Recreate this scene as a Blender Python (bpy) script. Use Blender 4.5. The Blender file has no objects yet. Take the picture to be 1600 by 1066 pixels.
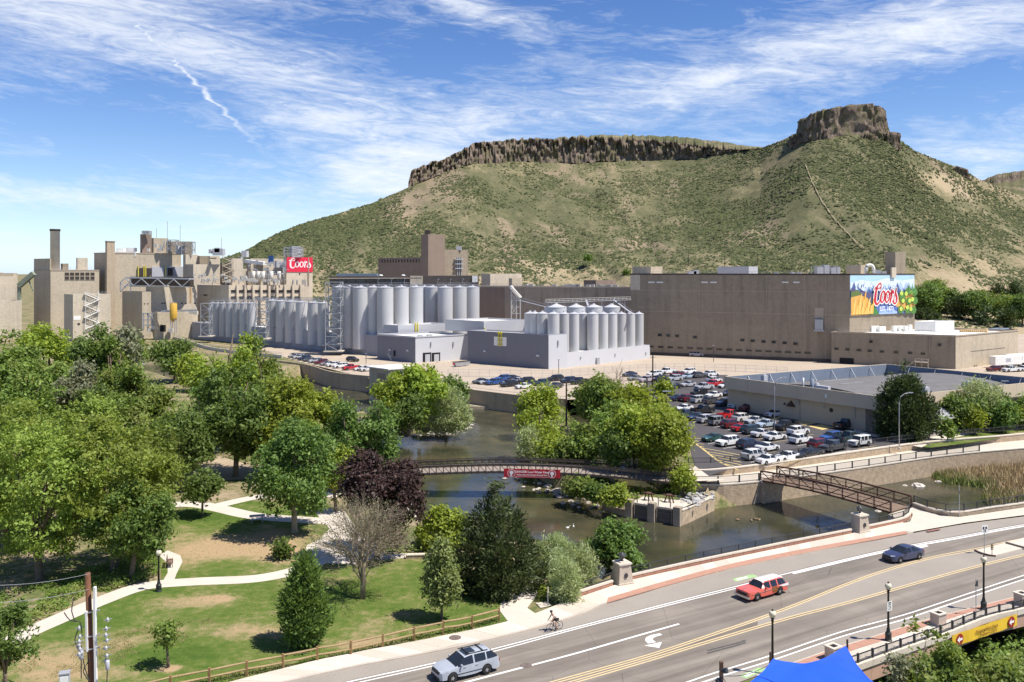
import bpy,math,random
import numpy as np
from mathutils import Vector,Matrix
# ------------------------------------------------------------------ scene, camera, light
SC=bpy.context.scene
COL=SC.collection
rad=math.radians
CAM_H=30.0
F=1400.0
HZ=424.0
cam_d=bpy.data.cameras.new('camera')
cam_d.sensor_width=36.0
cam_d.lens=36.0*F/1600.0
cam_d.shift_y=-(533.0-HZ)/1600.0
cam_d.clip_start=0.5
cam_d.clip_end=30000
cam=bpy.data.objects.new('camera',cam_d)
COL.objects.link(cam)
cam.location=(0,0,CAM_H)
cam.rotation_euler=(rad(90),0,0)
SC.camera=cam
SUN=Vector((.47,-.165,.866)).normalized()
sun_el=math.asin(SUN.z)
sun_az=math.atan2(SUN.x,SUN.y)
sun_d=bpy.data.lights.new('sun','SUN')
sun_d.energy=5.0
sun_d.angle=rad(.55)
sun_d.color=(1.0,.945,.855)
sun=bpy.data.objects.new('sun',sun_d)
COL.objects.link(sun)
sun.rotation_euler=SUN.to_track_quat('Z','Y').to_euler()
sun.location=(60,-20,120)
SC.view_settings.view_transform='Standard'
SC.view_settings.look='None'
SC.view_settings.exposure=0.52
SC.view_settings.gamma=1.0
SC.view_settings.use_curve_mapping=False
SC.render.engine='CYCLES'
SC.cycles.max_bounces=6
SC.cycles.diffuse_bounces=3
SC.cycles.transparent_max_bounces=4
SC.cycles.use_denoising=True
def nd(nt,kind,**kw):
 n=nt.nodes.new(kind)
 for k,v in kw.items():
  if k.startswith('i_'):
   n.inputs[k[2:].replace('_',' ')].default_value=v
  elif k.startswith('n_'):
   n.inputs[int(k[2:])].default_value=v
  else:
   setattr(n,k,v)
 return n
def math_n(nt,op,a,b=None,clamp=False):
 n=nt.nodes.new('ShaderNodeMath')
 n.operation=op
 n.use_clamp=clamp
 for i,v in enumerate((a,b)):
  if v is None:
   continue
  if isinstance(v,(int,float)):
   n.inputs[i].default_value=v
  else:
   nt.links.new(v,n.inputs[i])
 return n.outputs[0]
def ramp_n(nt,fac,stops,interp='LINEAR'):
 n=nt.nodes.new('ShaderNodeValToRGB')
 n.color_ramp.interpolation=interp
 el=n.color_ramp.elements
 while len(el)<len(stops):
  el.new(.5)
 for e,(p,c)in zip(el,stops):
  e.position=p
  e.color=(*c,1)if len(c)==3 else c
 nt.links.new(fac,n.inputs[0])
 return n.outputs[0]
def mix_n(nt,fac,a,b,blend='MIX'):
 n=nt.nodes.new('ShaderNodeMix')
 n.data_type='RGBA'
 n.blend_type=blend
 for s,v in((0,fac),(6,a),(7,b)):
  if isinstance(v,(int,float)):
   n.inputs[s].default_value=v
  elif isinstance(v,tuple):
   n.inputs[s].default_value=(*v,1)if len(v)==3 else v
  else:
   nt.links.new(v,n.inputs[s])
 return n.outputs[2]
W=bpy.data.worlds.new('World')
SC.world=W
W.use_nodes=True
nt=W.node_tree
nt.nodes.clear()
sky=nd(nt,'ShaderNodeTexSky',sky_type='NISHITA')
sky.sun_disc=False
sky.sun_elevation=sun_el
sky.sun_rotation=sun_az
sky.altitude=1800
sky.air_density=1.0
sky.dust_density=.25
sky.ozone_density=2.2
hs=nd(nt,'ShaderNodeHueSaturation')
hs.inputs['Hue'].default_value=.512
hs.inputs['Saturation'].default_value=1.24
hs.inputs['Value'].default_value=1.10
nt.links.new(sky.outputs[0],hs.inputs['Color'])
tc=nd(nt,'ShaderNodeTexCoord')
sep=nd(nt,'ShaderNodeSeparateXYZ')
nt.links.new(tc.outputs['Generated'],sep.inputs[0])
dx,dy,dz=sep.outputs
hor=math_n(nt,'SQRT',math_n(nt,'ADD',math_n(nt,'MULTIPLY',dx,dx),math_n(nt,'MULTIPLY',dy,dy)))
tanel=math_n(nt,'DIVIDE',dz,math_n(nt,'MAXIMUM',hor,.02))
az=math_n(nt,'ARCTAN2',dx,dy)
def cloud_noise(sx,sz,tilt,scale,detail,rough,dist,off):
 u=math_n(nt,'ADD',math_n(nt,'MULTIPLY',az,sx),math_n(nt,'MULTIPLY',tanel,tilt))
 v=math_n(nt,'MULTIPLY',tanel,sz)
 cmb=nd(nt,'ShaderNodeCombineXYZ')
 nt.links.new(math_n(nt,'ADD',u,off),cmb.inputs[0])
 nt.links.new(math_n(nt,'ADD',v,off*1.7),cmb.inputs[1])
 n=nd(nt,'ShaderNodeTexNoise',i_Scale=scale,i_Detail=detail,i_Roughness=rough,i_Distortion=dist)
 nt.links.new(cmb.outputs[0],n.inputs['Vector'])
 return n.outputs[0]
def bank(a0,e0,sa,se,tilt=0.0,amp=1.0):
 da=math_n(nt,'SUBTRACT',az,a0)
 de=math_n(nt,'SUBTRACT',math_n(nt,'SUBTRACT',tanel,e0),math_n(nt,'MULTIPLY',da,tilt))
 q=math_n(nt,'ADD',math_n(nt,'POWER',math_n(nt,'DIVIDE',da,sa),2),math_n(nt,'POWER',math_n(nt,'DIVIDE',de,se),2))
 return math_n(nt,'MULTIPLY',math_n(nt,'EXPONENT',math_n(nt,'MULTIPLY',q,-1)),amp)
big=cloud_noise(3.6,13,2.5,1.6,4,.55,.8,6.4)
mid=cloud_noise(7,26,9,1.7,9,.64,1.6,8.4)
fine=cloud_noise(13,60,26,2.0,8,.7,1.8,1.9)
cov=math_n(nt,'ADD',math_n(nt,'MULTIPLY',big,.33),math_n(nt,'MULTIPLY',mid,.55))
cov=math_n(nt,'ADD',cov,math_n(nt,'MULTIPLY',fine,.32))
BANKS=((-.42,.25,.22,.034,-.16,.22),(-.20,.20,.16,.020,-.2,.10),(-.12,.125,.10,.035,.12,.22),(.04,.18,.20,.024,.08,.13),(.40,.245,.20,.034,.05,.24),(.22,.20,.12,.022,.05,.12),(-.46,.075,.20,.012,-.10,.20),(-.21,.165,.07,.012,-.05,.16),(-.05,.295,.12,.02,-.5,.18),(-.45,.30,.2,.03,.0,.2),(.5,.12,.14,.03,.1,.14),(-.05,.09,.2,.03,0,.15),(-.05,.24,.08,.02,.15,-.14),(.2,.29,.1,.025,.0,-.1),(-.42,.14,.13,.025,-.1,-.16),(.5,.18,.15,.02,.1,-.12))
for b_ in BANKS:
 cov=math_n(nt,'ADD',cov,bank(*b_))
cf=ramp_n(nt,cov,[(.58,(0,0,0)),(.70,(.20,.20,.20)),(.84,(.60,.60,.60)),(1.0,(.92,.92,.92))])
ct_d=math_n(nt,'SUBTRACT',math_n(nt,'ADD',az,.355),math_n(nt,'MULTIPLY',math_n(nt,'SUBTRACT',tanel,.215),-.98))
ct_w=cloud_noise(9,40,0,2.2,5,.6,.8,5.5)
ct_d=math_n(nt,'ADD',ct_d,math_n(nt,'MULTIPLY',math_n(nt,'SUBTRACT',ct_w,.5),.03))
ct=math_n(nt,'EXPONENT',math_n(nt,'MULTIPLY',math_n(nt,'POWER',math_n(nt,'DIVIDE',ct_d,.0030),2),-1))
ct_m=math_n(nt,'EXPONENT',math_n(nt,'MULTIPLY',math_n(nt,'POWER',math_n(nt,'DIVIDE',math_n(nt,'SUBTRACT',tanel,.212),.068),4),-1))
ct_f=math_n(nt,'MULTIPLY',math_n(nt,'MULTIPLY',ct,ct_m),math_n(nt,'MULTIPLY',ct_w,1.7),True)
cf=math_n(nt,'MAXIMUM',cf,math_n(nt,'MULTIPLY',ct_f,.8))
hz_f=math_n(nt,'MULTIPLY',math_n(nt,'EXPONENT',math_n(nt,'MULTIPLY',math_n(nt,'MAXIMUM',tanel,0.0),-12)),.34)
hz_f=math_n(nt,'ADD',hz_f,math_n(nt,'MULTIPLY',math_n(nt,'EXPONENT',math_n(nt,'MULTIPLY',math_n(nt,'MAXIMUM',tanel,0.0),-40)),.45))
skyc=mix_n(nt,hz_f,hs.outputs[0],(5.0,6.5,8.6))
skyc=mix_n(nt,cf,skyc,(7.6,7.9,8.3))
bg=nd(nt,'ShaderNodeBackground')
bg.inputs['Strength'].default_value=.094
nt.links.new(skyc,bg.inputs['Color'])
wo=nd(nt,'ShaderNodeOutputWorld')
nt.links.new(bg.outputs[0],wo.inputs[0])
# ------------------------------------------------------------------ places
def G(x,y,z=0.0):
 d=F*(CAM_H-z)/(y-HZ)
 return Vector(((x-800.0)*d/F,d,z))
def P(x,y,d):
 return Vector(((x-800.0)*d/F,d,CAM_H-(y-HZ)*d/F))
def Gs(pts,z=0.0):
 return[G(x,y,z)for x,y in pts]
BA=math.atan2(.557,.830)
BV=Vector((math.cos(BA),math.sin(BA),0))
AV=Vector((-math.sin(BA),math.cos(BA),0))
def t_to_x(p,d,xpix):
 k=(xpix-800.0)/F
 return(k*p.y-p.x)/(d.x-k*d.y)
def smooth_line(pts,step=1.0):
 pts=[Vector(p)for p in pts]
 if len(pts)<3:
  n=max(1,int((pts[1]-pts[0]).length/step))
  return[pts[0].lerp(pts[1],i/n)for i in range(n+1)]
 out=[]
 ext=[pts[0]*2-pts[1]]+pts+[pts[-1]*2-pts[-2]]
 for i in range(1,len(ext)-2):
  p0,p1,p2,p3=ext[i-1:i+3]
  n=max(1,int((p2-p1).length/step))
  for k in range(n):
   t=k/n
   out.append(.5*((2*p1)+(p2-p0)*t+(2*p0-5*p1+4*p2-p3)*t*t+(3*p1-p0-3*p2+p3)*t**3))
 out.append(pts[-1])
 return out
def resample(line,n):
 L=[0.0]
 for a,b in zip(line,line[1:]):
  L.append(L[-1]+(b-a).length)
 out,j=[],0
 for i in range(n):
  s=L[-1]*i/(n-1)
  while j<len(L)-2 and L[j+1]<s:
   j+=1
  t=(s-L[j])/max(1e-9,L[j+1]-L[j])
  out.append(line[j].lerp(line[j+1],min(1,max(0,t))))
 return out
def spaced(line,step):
 tot=sum((b-a).length for a,b in zip(line,line[1:]))
 return resample(line,max(2,int(round(tot/step))+1))
def offset(line,d):
 out=[]
 for i,p in enumerate(line):
  a=line[max(0,i-1)]
  b=line[min(len(line)-1,i+1)]
  t=(b-a)
  t.z=0
  t.normalize()
  out.append(p+Vector((-t.y,t.x,0))*d)
 return out
def _hash(ix,iy,seed):
 h=(ix.astype(np.int64)*374761393+iy.astype(np.int64)*668265263+seed*974634777)&0x7fffffff
 h=((h^(h>>13))*1274126177)&0x7fffffff
 return((h^(h>>16))&0xffff)/65535.0
def vnoise(x,y,seed=0):
 x=np.asarray(x,float)
 y=np.asarray(y,float)
 ix,iy=np.floor(x),np.floor(y)
 fx,fy=x-ix,y-iy
 fx=fx*fx*(3-2*fx)
 fy=fy*fy*(3-2*fy)
 a,b=_hash(ix,iy,seed),_hash(ix+1,iy,seed)
 c,d=_hash(ix,iy+1,seed),_hash(ix+1,iy+1,seed)
 return(a*(1-fx)+b*fx)*(1-fy)+(c*(1-fx)+d*fx)*fy
def fbm(x,y,oct=4,seed=0):
 s,a,t=0,.5,0
 for k in range(oct):
  s=s+a*vnoise(x*2**k,y*2**k,seed+k*17)
  t+=a
  a*=.5
 return s/t
 # ------------------------------------------------------------------ mesh builder and object helpers
class MB:
 def __init__(self):
  self.v,self.f,self.m,self.mi=[],[],[],0
  self.starts=[]
 def add(self,vs,fs):
  o=len(self.v)
  self.starts.append((o,len(self.f)))
  self.v+=[tuple(p)for p in vs]
  for f in fs:
   self.f.append([i+o for i in f])
   self.m.append(self.mi)
  return self
 def box(self,x0,x1,y0,y1,z0,z1):
  return self.add([(x0,y0,z0),(x1,y0,z0),(x1,y1,z0),(x0,y1,z0),(x0,y0,z1),(x1,y0,z1),(x1,y1,z1),(x0,y1,z1)],[(0,3,2,1),(4,5,6,7),(0,1,5,4),(1,2,6,5),(2,3,7,6),(3,0,4,7)])
 def cbox(self,c,sx,sy,sz,rz=0.0):
  cs,sn=math.cos(rz),math.sin(rz)
  vs=[]
  for dz in(-sz/2,sz/2):
   for ax,ay in((-1,-1),(1,-1),(1,1),(-1,1)):
    x,y=ax*sx/2,ay*sy/2
    vs.append((c[0]+x*cs-y*sn,c[1]+x*sn+y*cs,c[2]+dz))
  return self.add(vs,[(0,3,2,1),(4,5,6,7),(0,1,5,4),(1,2,6,5),(2,3,7,6),(3,0,4,7)])
 def bar(self,p,q,w,h=None):
  p,q=Vector(p),Vector(q)
  h=h or w
  d=(q-p).normalized()
  up=Vector((0,0,1))if abs(d.z)<.95 else Vector((1,0,0))
  s=d.cross(up).normalized()
  u=s.cross(d).normalized()
  vs=[c+s*(a*w/2)+u*(b*h/2)for c in(p,q)for a,b in((-1,-1),(1,-1),(1,1),(-1,1))]
  return self.add(vs,[(0,1,2,3),(7,6,5,4),(0,4,5,1),(1,5,6,2),(2,6,7,3),(3,7,4,0)])
 def tube(self,pts,rs,n=8,cap=True):
  pts=[Vector(p)for p in pts]
  if isinstance(rs,(int,float)):
   rs=[rs]*len(pts)
  rings,vs,fs=[],[],[]
  for i,p in enumerate(pts):
   d=(pts[min(i+1,len(pts)-1)]-pts[max(i-1,0)]).normalized()
   up=Vector((0,0,1))if abs(d.z)<.9 else Vector((1,0,0))
   s=d.cross(up).normalized()
   u=s.cross(d)
   for k in range(n):
    a=2*math.pi*k/n
    vs.append(p+(s*math.cos(a)+u*math.sin(a))*rs[i])
  for i in range(len(pts)-1):
   for k in range(n):
    k2=(k+1)%n
    fs.append((i*n+k,i*n+k2,(i+1)*n+k2,(i+1)*n+k))
  if cap:
   fs.append(tuple(range(n))[::-1])
   fs.append(tuple((len(pts)-1)*n+k for k in range(n)))
  return self.add(vs,fs)
 def lathe(self,prof,n=16,c=(0,0,0),cap=True):
  vs,fs=[],[]
  for r,z in prof:
   for k in range(n):
    a=2*math.pi*k/n
    vs.append((c[0]+r*math.cos(a),c[1]+r*math.sin(a),c[2]+z))
  for i in range(len(prof)-1):
   for k in range(n):
    k2=(k+1)%n
    fs.append((i*n+k,i*n+k2,(i+1)*n+k2,(i+1)*n+k))
  if cap:
   fs.append(tuple(range(n))[::-1])
   fs.append(tuple((len(prof)-1)*n+k for k in range(n)))
  return self.add(vs,fs)
 def prism(self,poly,z0,z1):
  n=len(poly)
  vs=[(p[0],p[1],z0)for p in poly]+[(p[0],p[1],z1)for p in poly]
  area=sum(poly[i][0]*poly[(i+1)%n][1]-poly[(i+1)%n][0]*poly[i][1]for i in range(n))
  fs=[tuple(range(n))[::-1],tuple(range(n,2*n))]+[(i,(i+1)%n,n+(i+1)%n,n+i)for i in range(n)]
  if area<0:
   fs=[f[::-1]for f in fs]
  return self.add(vs,fs)
 def poly(self,pts):
  n=len(pts)
  area=sum(pts[i][0]*pts[(i+1)%n][1]-pts[(i+1)%n][0]*pts[i][1]for i in range(n))
  f=tuple(range(n))
  return self.add(pts,[f if area>0 else f[::-1]])
 def face(self,pts):
  return self.add(pts,[tuple(range(len(pts)))])
 def ribbon(self,la,lb):
  n=len(la)
  o=list(la)+list(lb)
  return self.add(o,[(i,i+1,n+i+1,n+i)for i in range(n-1)])
 def wall(self,line,z0,z1,t):
  lb=offset(line,t)
  n=len(line)
  zf0=z0 if callable(z0)else(lambda i:z0)
  zf1=z1 if callable(z1)else(lambda i:z1)
  vs=[]
  for i in range(n):
   vs+=[(line[i].x,line[i].y,zf0(i)),(line[i].x,line[i].y,zf1(i)),(lb[i].x,lb[i].y,zf1(i)),(lb[i].x,lb[i].y,zf0(i))]
  fs=[]
  for i in range(n-1):
   a,b=4*i,4*i+4
   fs+=[(a,b,b+1,a+1),(a+1,b+1,b+2,a+2),(a+2,b+2,b+3,a+3),(a+3,b+3,b,a)]
  fs+=[(0,1,2,3),(4*n-1,4*n-2,4*n-3,4*n-4)]
  return self.add(vs,fs)
 def mesh(self,name,mats=(),smooth=False):
  me=bpy.data.meshes.new(name)
  me.from_pydata(self.v,[],self.f)
  if not isinstance(mats,(list,tuple)):
   mats=[mats]
  for m in mats:
   me.materials.append(m)
  if len(mats)>1:
   me.polygons.foreach_set('material_index',self.m)
  if smooth:
   me.polygons.foreach_set('use_smooth',[True]*len(self.f))
  me.update()
  return me
def link(name,me,parent=None,loc=None,rz=None):
 o=bpy.data.objects.new(name,me)
 COL.objects.link(o)
 if parent is not None:
  o.parent=parent
 if loc is not None:
  o.location=loc
 if rz is not None:
  o.rotation_euler=(0,0,rz)
 return o
def obj(name,mb,mats,parent=None,smooth=False,loc=None,rz=None):
 return link(name,mb.mesh(name,mats,smooth),parent,loc,rz)
def each(name,mb,mats,parent=None,smooth=False):
 st=mb.starts+[(len(mb.v),len(mb.f))]
 out=[]
 for(v0,f0),(v1,f1)in zip(st,st[1:]):
  m2=MB()
  m2.add(mb.v[v0:v1],[[i-v0 for i in f]for f in mb.f[f0:f1]])
  out.append(obj(name,m2,mats,parent,smooth))
 return out
def tag(o,label=None,cat=None,group=None,kind=None):
 if label:
  o['label']=label
 if cat:
  o['category']=cat
 if group:
  o['group']=group
 if kind:
  o['kind']=kind
 return o
def thing(name,label,cat,loc=(0,0,0),rz=0.0,group=None):
 o=bpy.data.objects.new(name,None)
 o.empty_display_size=.3
 COL.objects.link(o)
 o.location=loc
 o.rotation_euler=(0,0,rz)
 return tag(o,label,cat,group)
def struct(name,mb,mats,parent=None,smooth=False):
 return tag(obj(name,mb,mats,parent,smooth),kind='structure')
def children(o):
 return list(o.children)
def dup(root,loc,rz,label,group=None,scale=None,color=None):
 def cp(o,parent):
  c=o.copy()
  COL.objects.link(c)
  if parent is not None:
   c.parent=parent
  if color is not None and o.get('tint'):
   c.color=(*color,1)
  for ch in children(o):
   cp(ch,c)
  return c
 r=cp(root,None)
 r.location=loc
 r.rotation_euler=(0,0,rz)
 if scale:
  r.scale=scale
 r['label']=label
 if group:
  r['group']=group
 return r
def fast_mesh(name,V,nper,mats,smooth=False):
 V=np.asarray(V,np.float32).reshape(-1,3)
 n=len(V)//nper
 me=bpy.data.meshes.new(name)
 me.vertices.add(len(V))
 me.vertices.foreach_set('co',V.ravel())
 me.loops.add(len(V))
 me.loops.foreach_set('vertex_index',np.arange(len(V),dtype=np.int32))
 me.polygons.add(n)
 me.polygons.foreach_set('loop_start',np.arange(0,len(V),nper,dtype=np.int32))
 me.polygons.foreach_set('loop_total',np.full(n,nper,np.int32))
 if smooth:
  me.polygons.foreach_set('use_smooth',np.ones(n,bool))
 for m in(mats if isinstance(mats,(list,tuple))else[mats]):
  me.materials.append(m)
 me.update(calc_edges=True)
 return me
def idx_mesh(name,V,faces,mats,smooth=False):
 V=np.asarray(V,np.float32).reshape(-1,3)
 faces=np.asarray(faces,np.int32)
 n,k=faces.shape
 me=bpy.data.meshes.new(name)
 me.vertices.add(len(V))
 me.vertices.foreach_set('co',V.ravel())
 me.loops.add(n*k)
 me.loops.foreach_set('vertex_index',faces.ravel())
 me.polygons.add(n)
 me.polygons.foreach_set('loop_start',np.arange(0,n*k,k,dtype=np.int32))
 me.polygons.foreach_set('loop_total',np.full(n,k,np.int32))
 if smooth:
  me.polygons.foreach_set('use_smooth',np.ones(n,bool))
 for m in(mats if isinstance(mats,(list,tuple))else[mats]):
  me.materials.append(m)
 me.update(calc_edges=True)
 return me
 # ------------------------------------------------------------------ materials
def principled(name):
 m=bpy.data.materials.new(name)
 m.use_nodes=True
 t=m.node_tree
 return m,t,t.nodes['Principled BSDF']
def coords(t,mode):
 if mode=='world':
  return t.nodes.new('ShaderNodeNewGeometry').outputs['Position']
 return t.nodes.new('ShaderNodeTexCoord').outputs['Object']
def mapped(t,vec,scale):
 mp=t.nodes.new('ShaderNodeMapping')
 mp.inputs['Scale'].default_value=scale
 t.links.new(vec,mp.inputs[0])
 return mp.outputs[0]
def noise_n(t,vec,scale,detail=4,rough=.55,dist=0.0):
 n=t.nodes.new('ShaderNodeTexNoise')
 n.inputs['Scale'].default_value=scale
 n.inputs['Detail'].default_value=detail
 n.inputs['Roughness'].default_value=rough
 n.inputs['Distortion'].default_value=dist
 t.links.new(vec,n.inputs['Vector'])
 return n.outputs[0]
def mat(name,rgb,rough=.8,var=.12,scale=1.0,fine=None,streak=0.0,bump=0.0,bscale=8.0,metal=0.0,spec=.35,mode='object',rgb2=None,coat=0.0):
 m,t,b=principled(name)
 vec=coords(t,mode)
 a=noise_n(t,vec,scale,5,.6)
 lo=tuple(max(0,c*(1-var))for c in rgb)
 hi=tuple(min(1,c*(1+var))for c in(rgb2 or rgb))
 c=ramp_n(t,a,[(.3,lo),(.7,hi)])
 if fine:
  f=noise_n(t,vec,scale*fine,3,.6)
  c=mix_n(t,.35,c,ramp_n(t,f,[(.35,tuple(v*.75 for v in rgb)),(.65,tuple(min(1,v*1.25)for v in rgb))]))
 if streak:
  s=noise_n(t,mapped(t,vec,(.45,.45,.03)),1.0,5,.65)
  c=mix_n(t,math_n(t,'MULTIPLY',ramp_n(t,s,[(.48,(0,0,0)),(.75,(1,1,1))]),streak),c,tuple(v*.55 for v in rgb))
  s2=noise_n(t,mapped(t,vec,(.05,.05,.22)),1.0,4,.5)
  c=mix_n(t,math_n(t,'MULTIPLY',ramp_n(t,s2,[(.45,(0,0,0)),(.7,(1,1,1))]),streak*.5),c,tuple(min(1,v*1.2)for v in rgb))
 t.links.new(c,b.inputs['Base Color'])
 b.inputs['Roughness'].default_value=rough
 b.inputs['Metallic'].default_value=metal
 b.inputs['Specular IOR Level'].default_value=spec
 if coat:
  b.inputs['Coat Weight'].default_value=coat
  b.inputs['Coat Roughness'].default_value=.05
 if bump:
  bn=noise_n(t,vec,bscale,4,.6)
  bp=t.nodes.new('ShaderNodeBump')
  bp.inputs['Strength'].default_value=bump
  bp.inputs['Distance'].default_value=.05
  t.links.new(bn,bp.inputs['Height'])
  t.links.new(bp.outputs[0],b.inputs['Normal'])
 return m
def leaf_mat(name,dark,lite,hue2=None,trans=.28):
 m=bpy.data.materials.new(name)
 m.use_nodes=True
 t=m.node_tree
 t.nodes.clear()
 geo=t.nodes.new('ShaderNodeNewGeometry')
 oi=t.nodes.new('ShaderNodeObjectInfo')
 tcx=t.nodes.new('ShaderNodeTexCoord')
 n=noise_n(t,tcx.outputs['Object'],.55,3,.6)
 r=math_n(t,'ADD',math_n(t,'MULTIPLY',geo.outputs['Random Per Island'],.55),math_n(t,'MULTIPLY',n,.45))
 c=ramp_n(t,r,[(.15,dark),(.55,tuple((a+b)/2 for a,b in zip(dark,lite))),(.85,lite)])
 if hue2:
  c=mix_n(t,ramp_n(t,noise_n(t,tcx.outputs['Object'],.35,2,.5),[(.5,(0,0,0)),(.72,(.75,.75,.75))]),c,hue2)
 hsv=t.nodes.new('ShaderNodeHueSaturation')
 t.links.new(c,hsv.inputs['Color'])
 t.links.new(math_n(t,'ADD',math_n(t,'MULTIPLY',oi.outputs['Random'],.024),.489),hsv.inputs['Hue'])
 t.links.new(math_n(t,'ADD',math_n(t,'MULTIPLY',oi.outputs['Random'],.35),.85),hsv.inputs['Value'])
 d=t.nodes.new('ShaderNodeBsdfPrincipled')
 d.inputs['Roughness'].default_value=.55
 d.inputs['Specular IOR Level'].default_value=.25
 tr=t.nodes.new('ShaderNodeBsdfTranslucent')
 t.links.new(hsv.outputs[0],d.inputs['Base Color'])
 yel=mix_n(t,.5,hsv.outputs[0],(lite[0]*1.5,lite[1]*1.5,lite[2]*.6))
 t.links.new(yel,tr.inputs['Color'])
 mx=t.nodes.new('ShaderNodeMixShader')
 mx.inputs[0].default_value=trans
 t.links.new(d.outputs[0],mx.inputs[1])
 t.links.new(tr.outputs[0],mx.inputs[2])
 o=t.nodes.new('ShaderNodeOutputMaterial')
 t.links.new(mx.outputs[0],o.inputs[0])
 return m
def s2l(r,g,b):
 f=lambda c:(c/255/12.92)if c<=10 else((c/255+.055)/1.055)**2.4
 return(f(r),f(g),f(b))
 # ------------------------------------------------------------------ shared materials
M_ASPH=mat('asphalt',(.118,.110,.104),.9,.10,.25,fine=40,mode='world',bump=.15,bscale=60)
M_ASPH_L=mat('asphalt_worn',(.285,.252,.214),.92,.10,.25,fine=30,mode='world')
M_LOT=mat('lot_asphalt',(.072,.066,.068),.9,.16,.12,fine=30,mode='world')
M_CONC=mat('pale_concrete',(.53,.47,.39),.85,.07,.5,fine=12,mode='world')
M_PATH=mat('path_concrete',(.55,.49,.42),.85,.07,.3,mode='world')
M_BAND=mat('brick_band',(.40,.22,.155),.9,.10,1.2,fine=10,mode='world')
M_YARD=mat('yard_concrete',(.40,.33,.255),.9,.12,.06,fine=20,mode='world')
M_WHITE=mat('white_paint',(.74,.73,.70),.7,.06,2,mode='world')
M_YELLOW=mat('yellow_paint',(.58,.45,.25),.7,.10,2,mode='world')
M_YELLOW2=mat('lot_yellow_paint',(.55,.42,.17),.7,.18,1,mode='world')
M_GREENP=mat('green_paint',(.30,.46,.20),.8,.25,1.2,mode='world')
M_IRON=mat('dark_iron',(.035,.036,.04),.5,.1,3,spec=.5)
M_DARK=mat('dark_void',(.012,.012,.013),.8,.1,2)
M_STONE_TAN=None
def stone_wall_mat(name,base,dark,sx=.55,sz=.22):
 m,t,b=principled(name)
 geo=t.nodes.new('ShaderNodeNewGeometry').outputs['Position']
 sp=t.nodes.new('ShaderNodeSeparateXYZ')
 t.links.new(geo,sp.inputs[0])
 u=math_n(t,'ADD',math_n(t,'MULTIPLY',sp.outputs[0],.83),math_n(t,'MULTIPLY',sp.outputs[1],.557))
 cb=t.nodes.new('ShaderNodeCombineXYZ')
 t.links.new(u,cb.inputs[0])
 t.links.new(sp.outputs[2],cb.inputs[1])
 br=t.nodes.new('ShaderNodeTexBrick')
 br.inputs['Scale'].default_value=1.0
 br.inputs['Brick Width'].default_value=sx
 br.inputs['Row Height'].default_value=sz
 br.inputs['Mortar Size'].default_value=.018
 br.inputs['Bias'].default_value=0
 br.offset=.43
 br.squash=.7
 br.squash_frequency=3
 br.inputs['Color1'].default_value=(*base,1)
 br.inputs['Color2'].default_value=(*dark,1)
 br.inputs['Mortar'].default_value=tuple(v*.55 for v in base)+(1,)
 t.links.new(cb.outputs[0],br.inputs['Vector'])
 n=noise_n(t,geo,1.6,4,.6)
 c=mix_n(t,.5,br.outputs[0],ramp_n(t,n,[(.3,tuple(v*.6 for v in dark)),(.7,tuple(min(1,v*1.25)for v in base))]))
 t.links.new(c,b.inputs['Base Color'])
 b.inputs['Roughness'].default_value=.9
 bp=t.nodes.new('ShaderNodeBump')
 bp.inputs['Strength'].default_value=.8
 bp.inputs['Distance'].default_value=.06
 t.links.new(br.outputs['Fac'],bp.inputs['Height'])
 bp.invert=True
 t.links.new(bp.outputs[0],b.inputs['Normal'])
 return m
M_STONE=stone_wall_mat('tan_rubble_stone',(.50,.39,.265),(.40,.30,.20))
# ------------------------------------------------------------------ the mesa and its hillside
SIL=[(60,498),(150,474),(220,444),(275,424),(320,412),(380,394),(430,366),(470,350),(520,336),(580,318),(643,291),(700,268),(735,256),(800,252),(900,255),(1000,250),(1080,248),(1130,240),(1188,232),(1215,222),(1240,211),(1262,203),(1300,200),(1350,200),(1390,206),(1410,222),(1430,236),(1470,252),(1500,263),(1515,272),(1535,283),(1570,296),(1620,318),(1700,345),(1800,370)]
DEP=[(60,560),(380,650),(520,720),(643,810),(800,890),(1000,930),(1130,900),(1188,850),(1262,772),(1400,766),(1450,800),(1535,860),(1620,820),(1800,760)]
sx_,sy_=zip(*SIL)
dx_,dy_=zip(*DEP)
NX,NT=760,200
xs_pix=np.linspace(60,1800,NX)
Dc=np.interp(xs_pix,dx_,dy_)
yc=np.interp(xs_pix,sx_,sy_)
Dc=np.convolve(np.pad(Dc,30,'edge'),np.ones(61)/61,'valid')
zc=CAM_H-(yc-HZ)*Dc/F
D0=425.0
def hill_z(xp,D):
 xp=np.asarray(xp,float)
 D=np.asarray(D,float)
 dc=np.interp(xp,xs_pix,Dc)
 zt=np.interp(xp,xs_pix,zc)
 s=np.clip((D-D0)/(dc-D0),0,1)
 z=zt*(.42*s+.58*s**1.75)
 X=(xp-800)*D/F
 amp=14.0*np.sin(np.pi*np.clip(s,0,1))**.8
 w=fbm(X/120+D/900,D/400,3,5)
 rid=np.abs(fbm(X/55+w*1.5,D/260+w,4,11)-.5)*2
 z=z-amp*(1-rid)*.9+amp*.45
 z=z+(fbm(X/14,D/14,4,3)-.5)*3.6*np.clip(s*6,0,1)*np.clip((1-s)*12,0,1)
 z=z+7*np.exp(-((xp-1180-(s-.5)*240)/60)**2)*np.sin(np.pi*s)
 back=np.clip(D-dc,0,None)
 z=np.where(back>0,zt-np.clip(back-2,0,None)*.05,z)
 return z
tt=np.concatenate([np.linspace(0,1,NT)**.92,1+np.linspace(.02,1.2,14)])
XP,TT=np.meshgrid(xs_pix,tt)
DCg=np.interp(XP,xs_pix,Dc)
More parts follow.
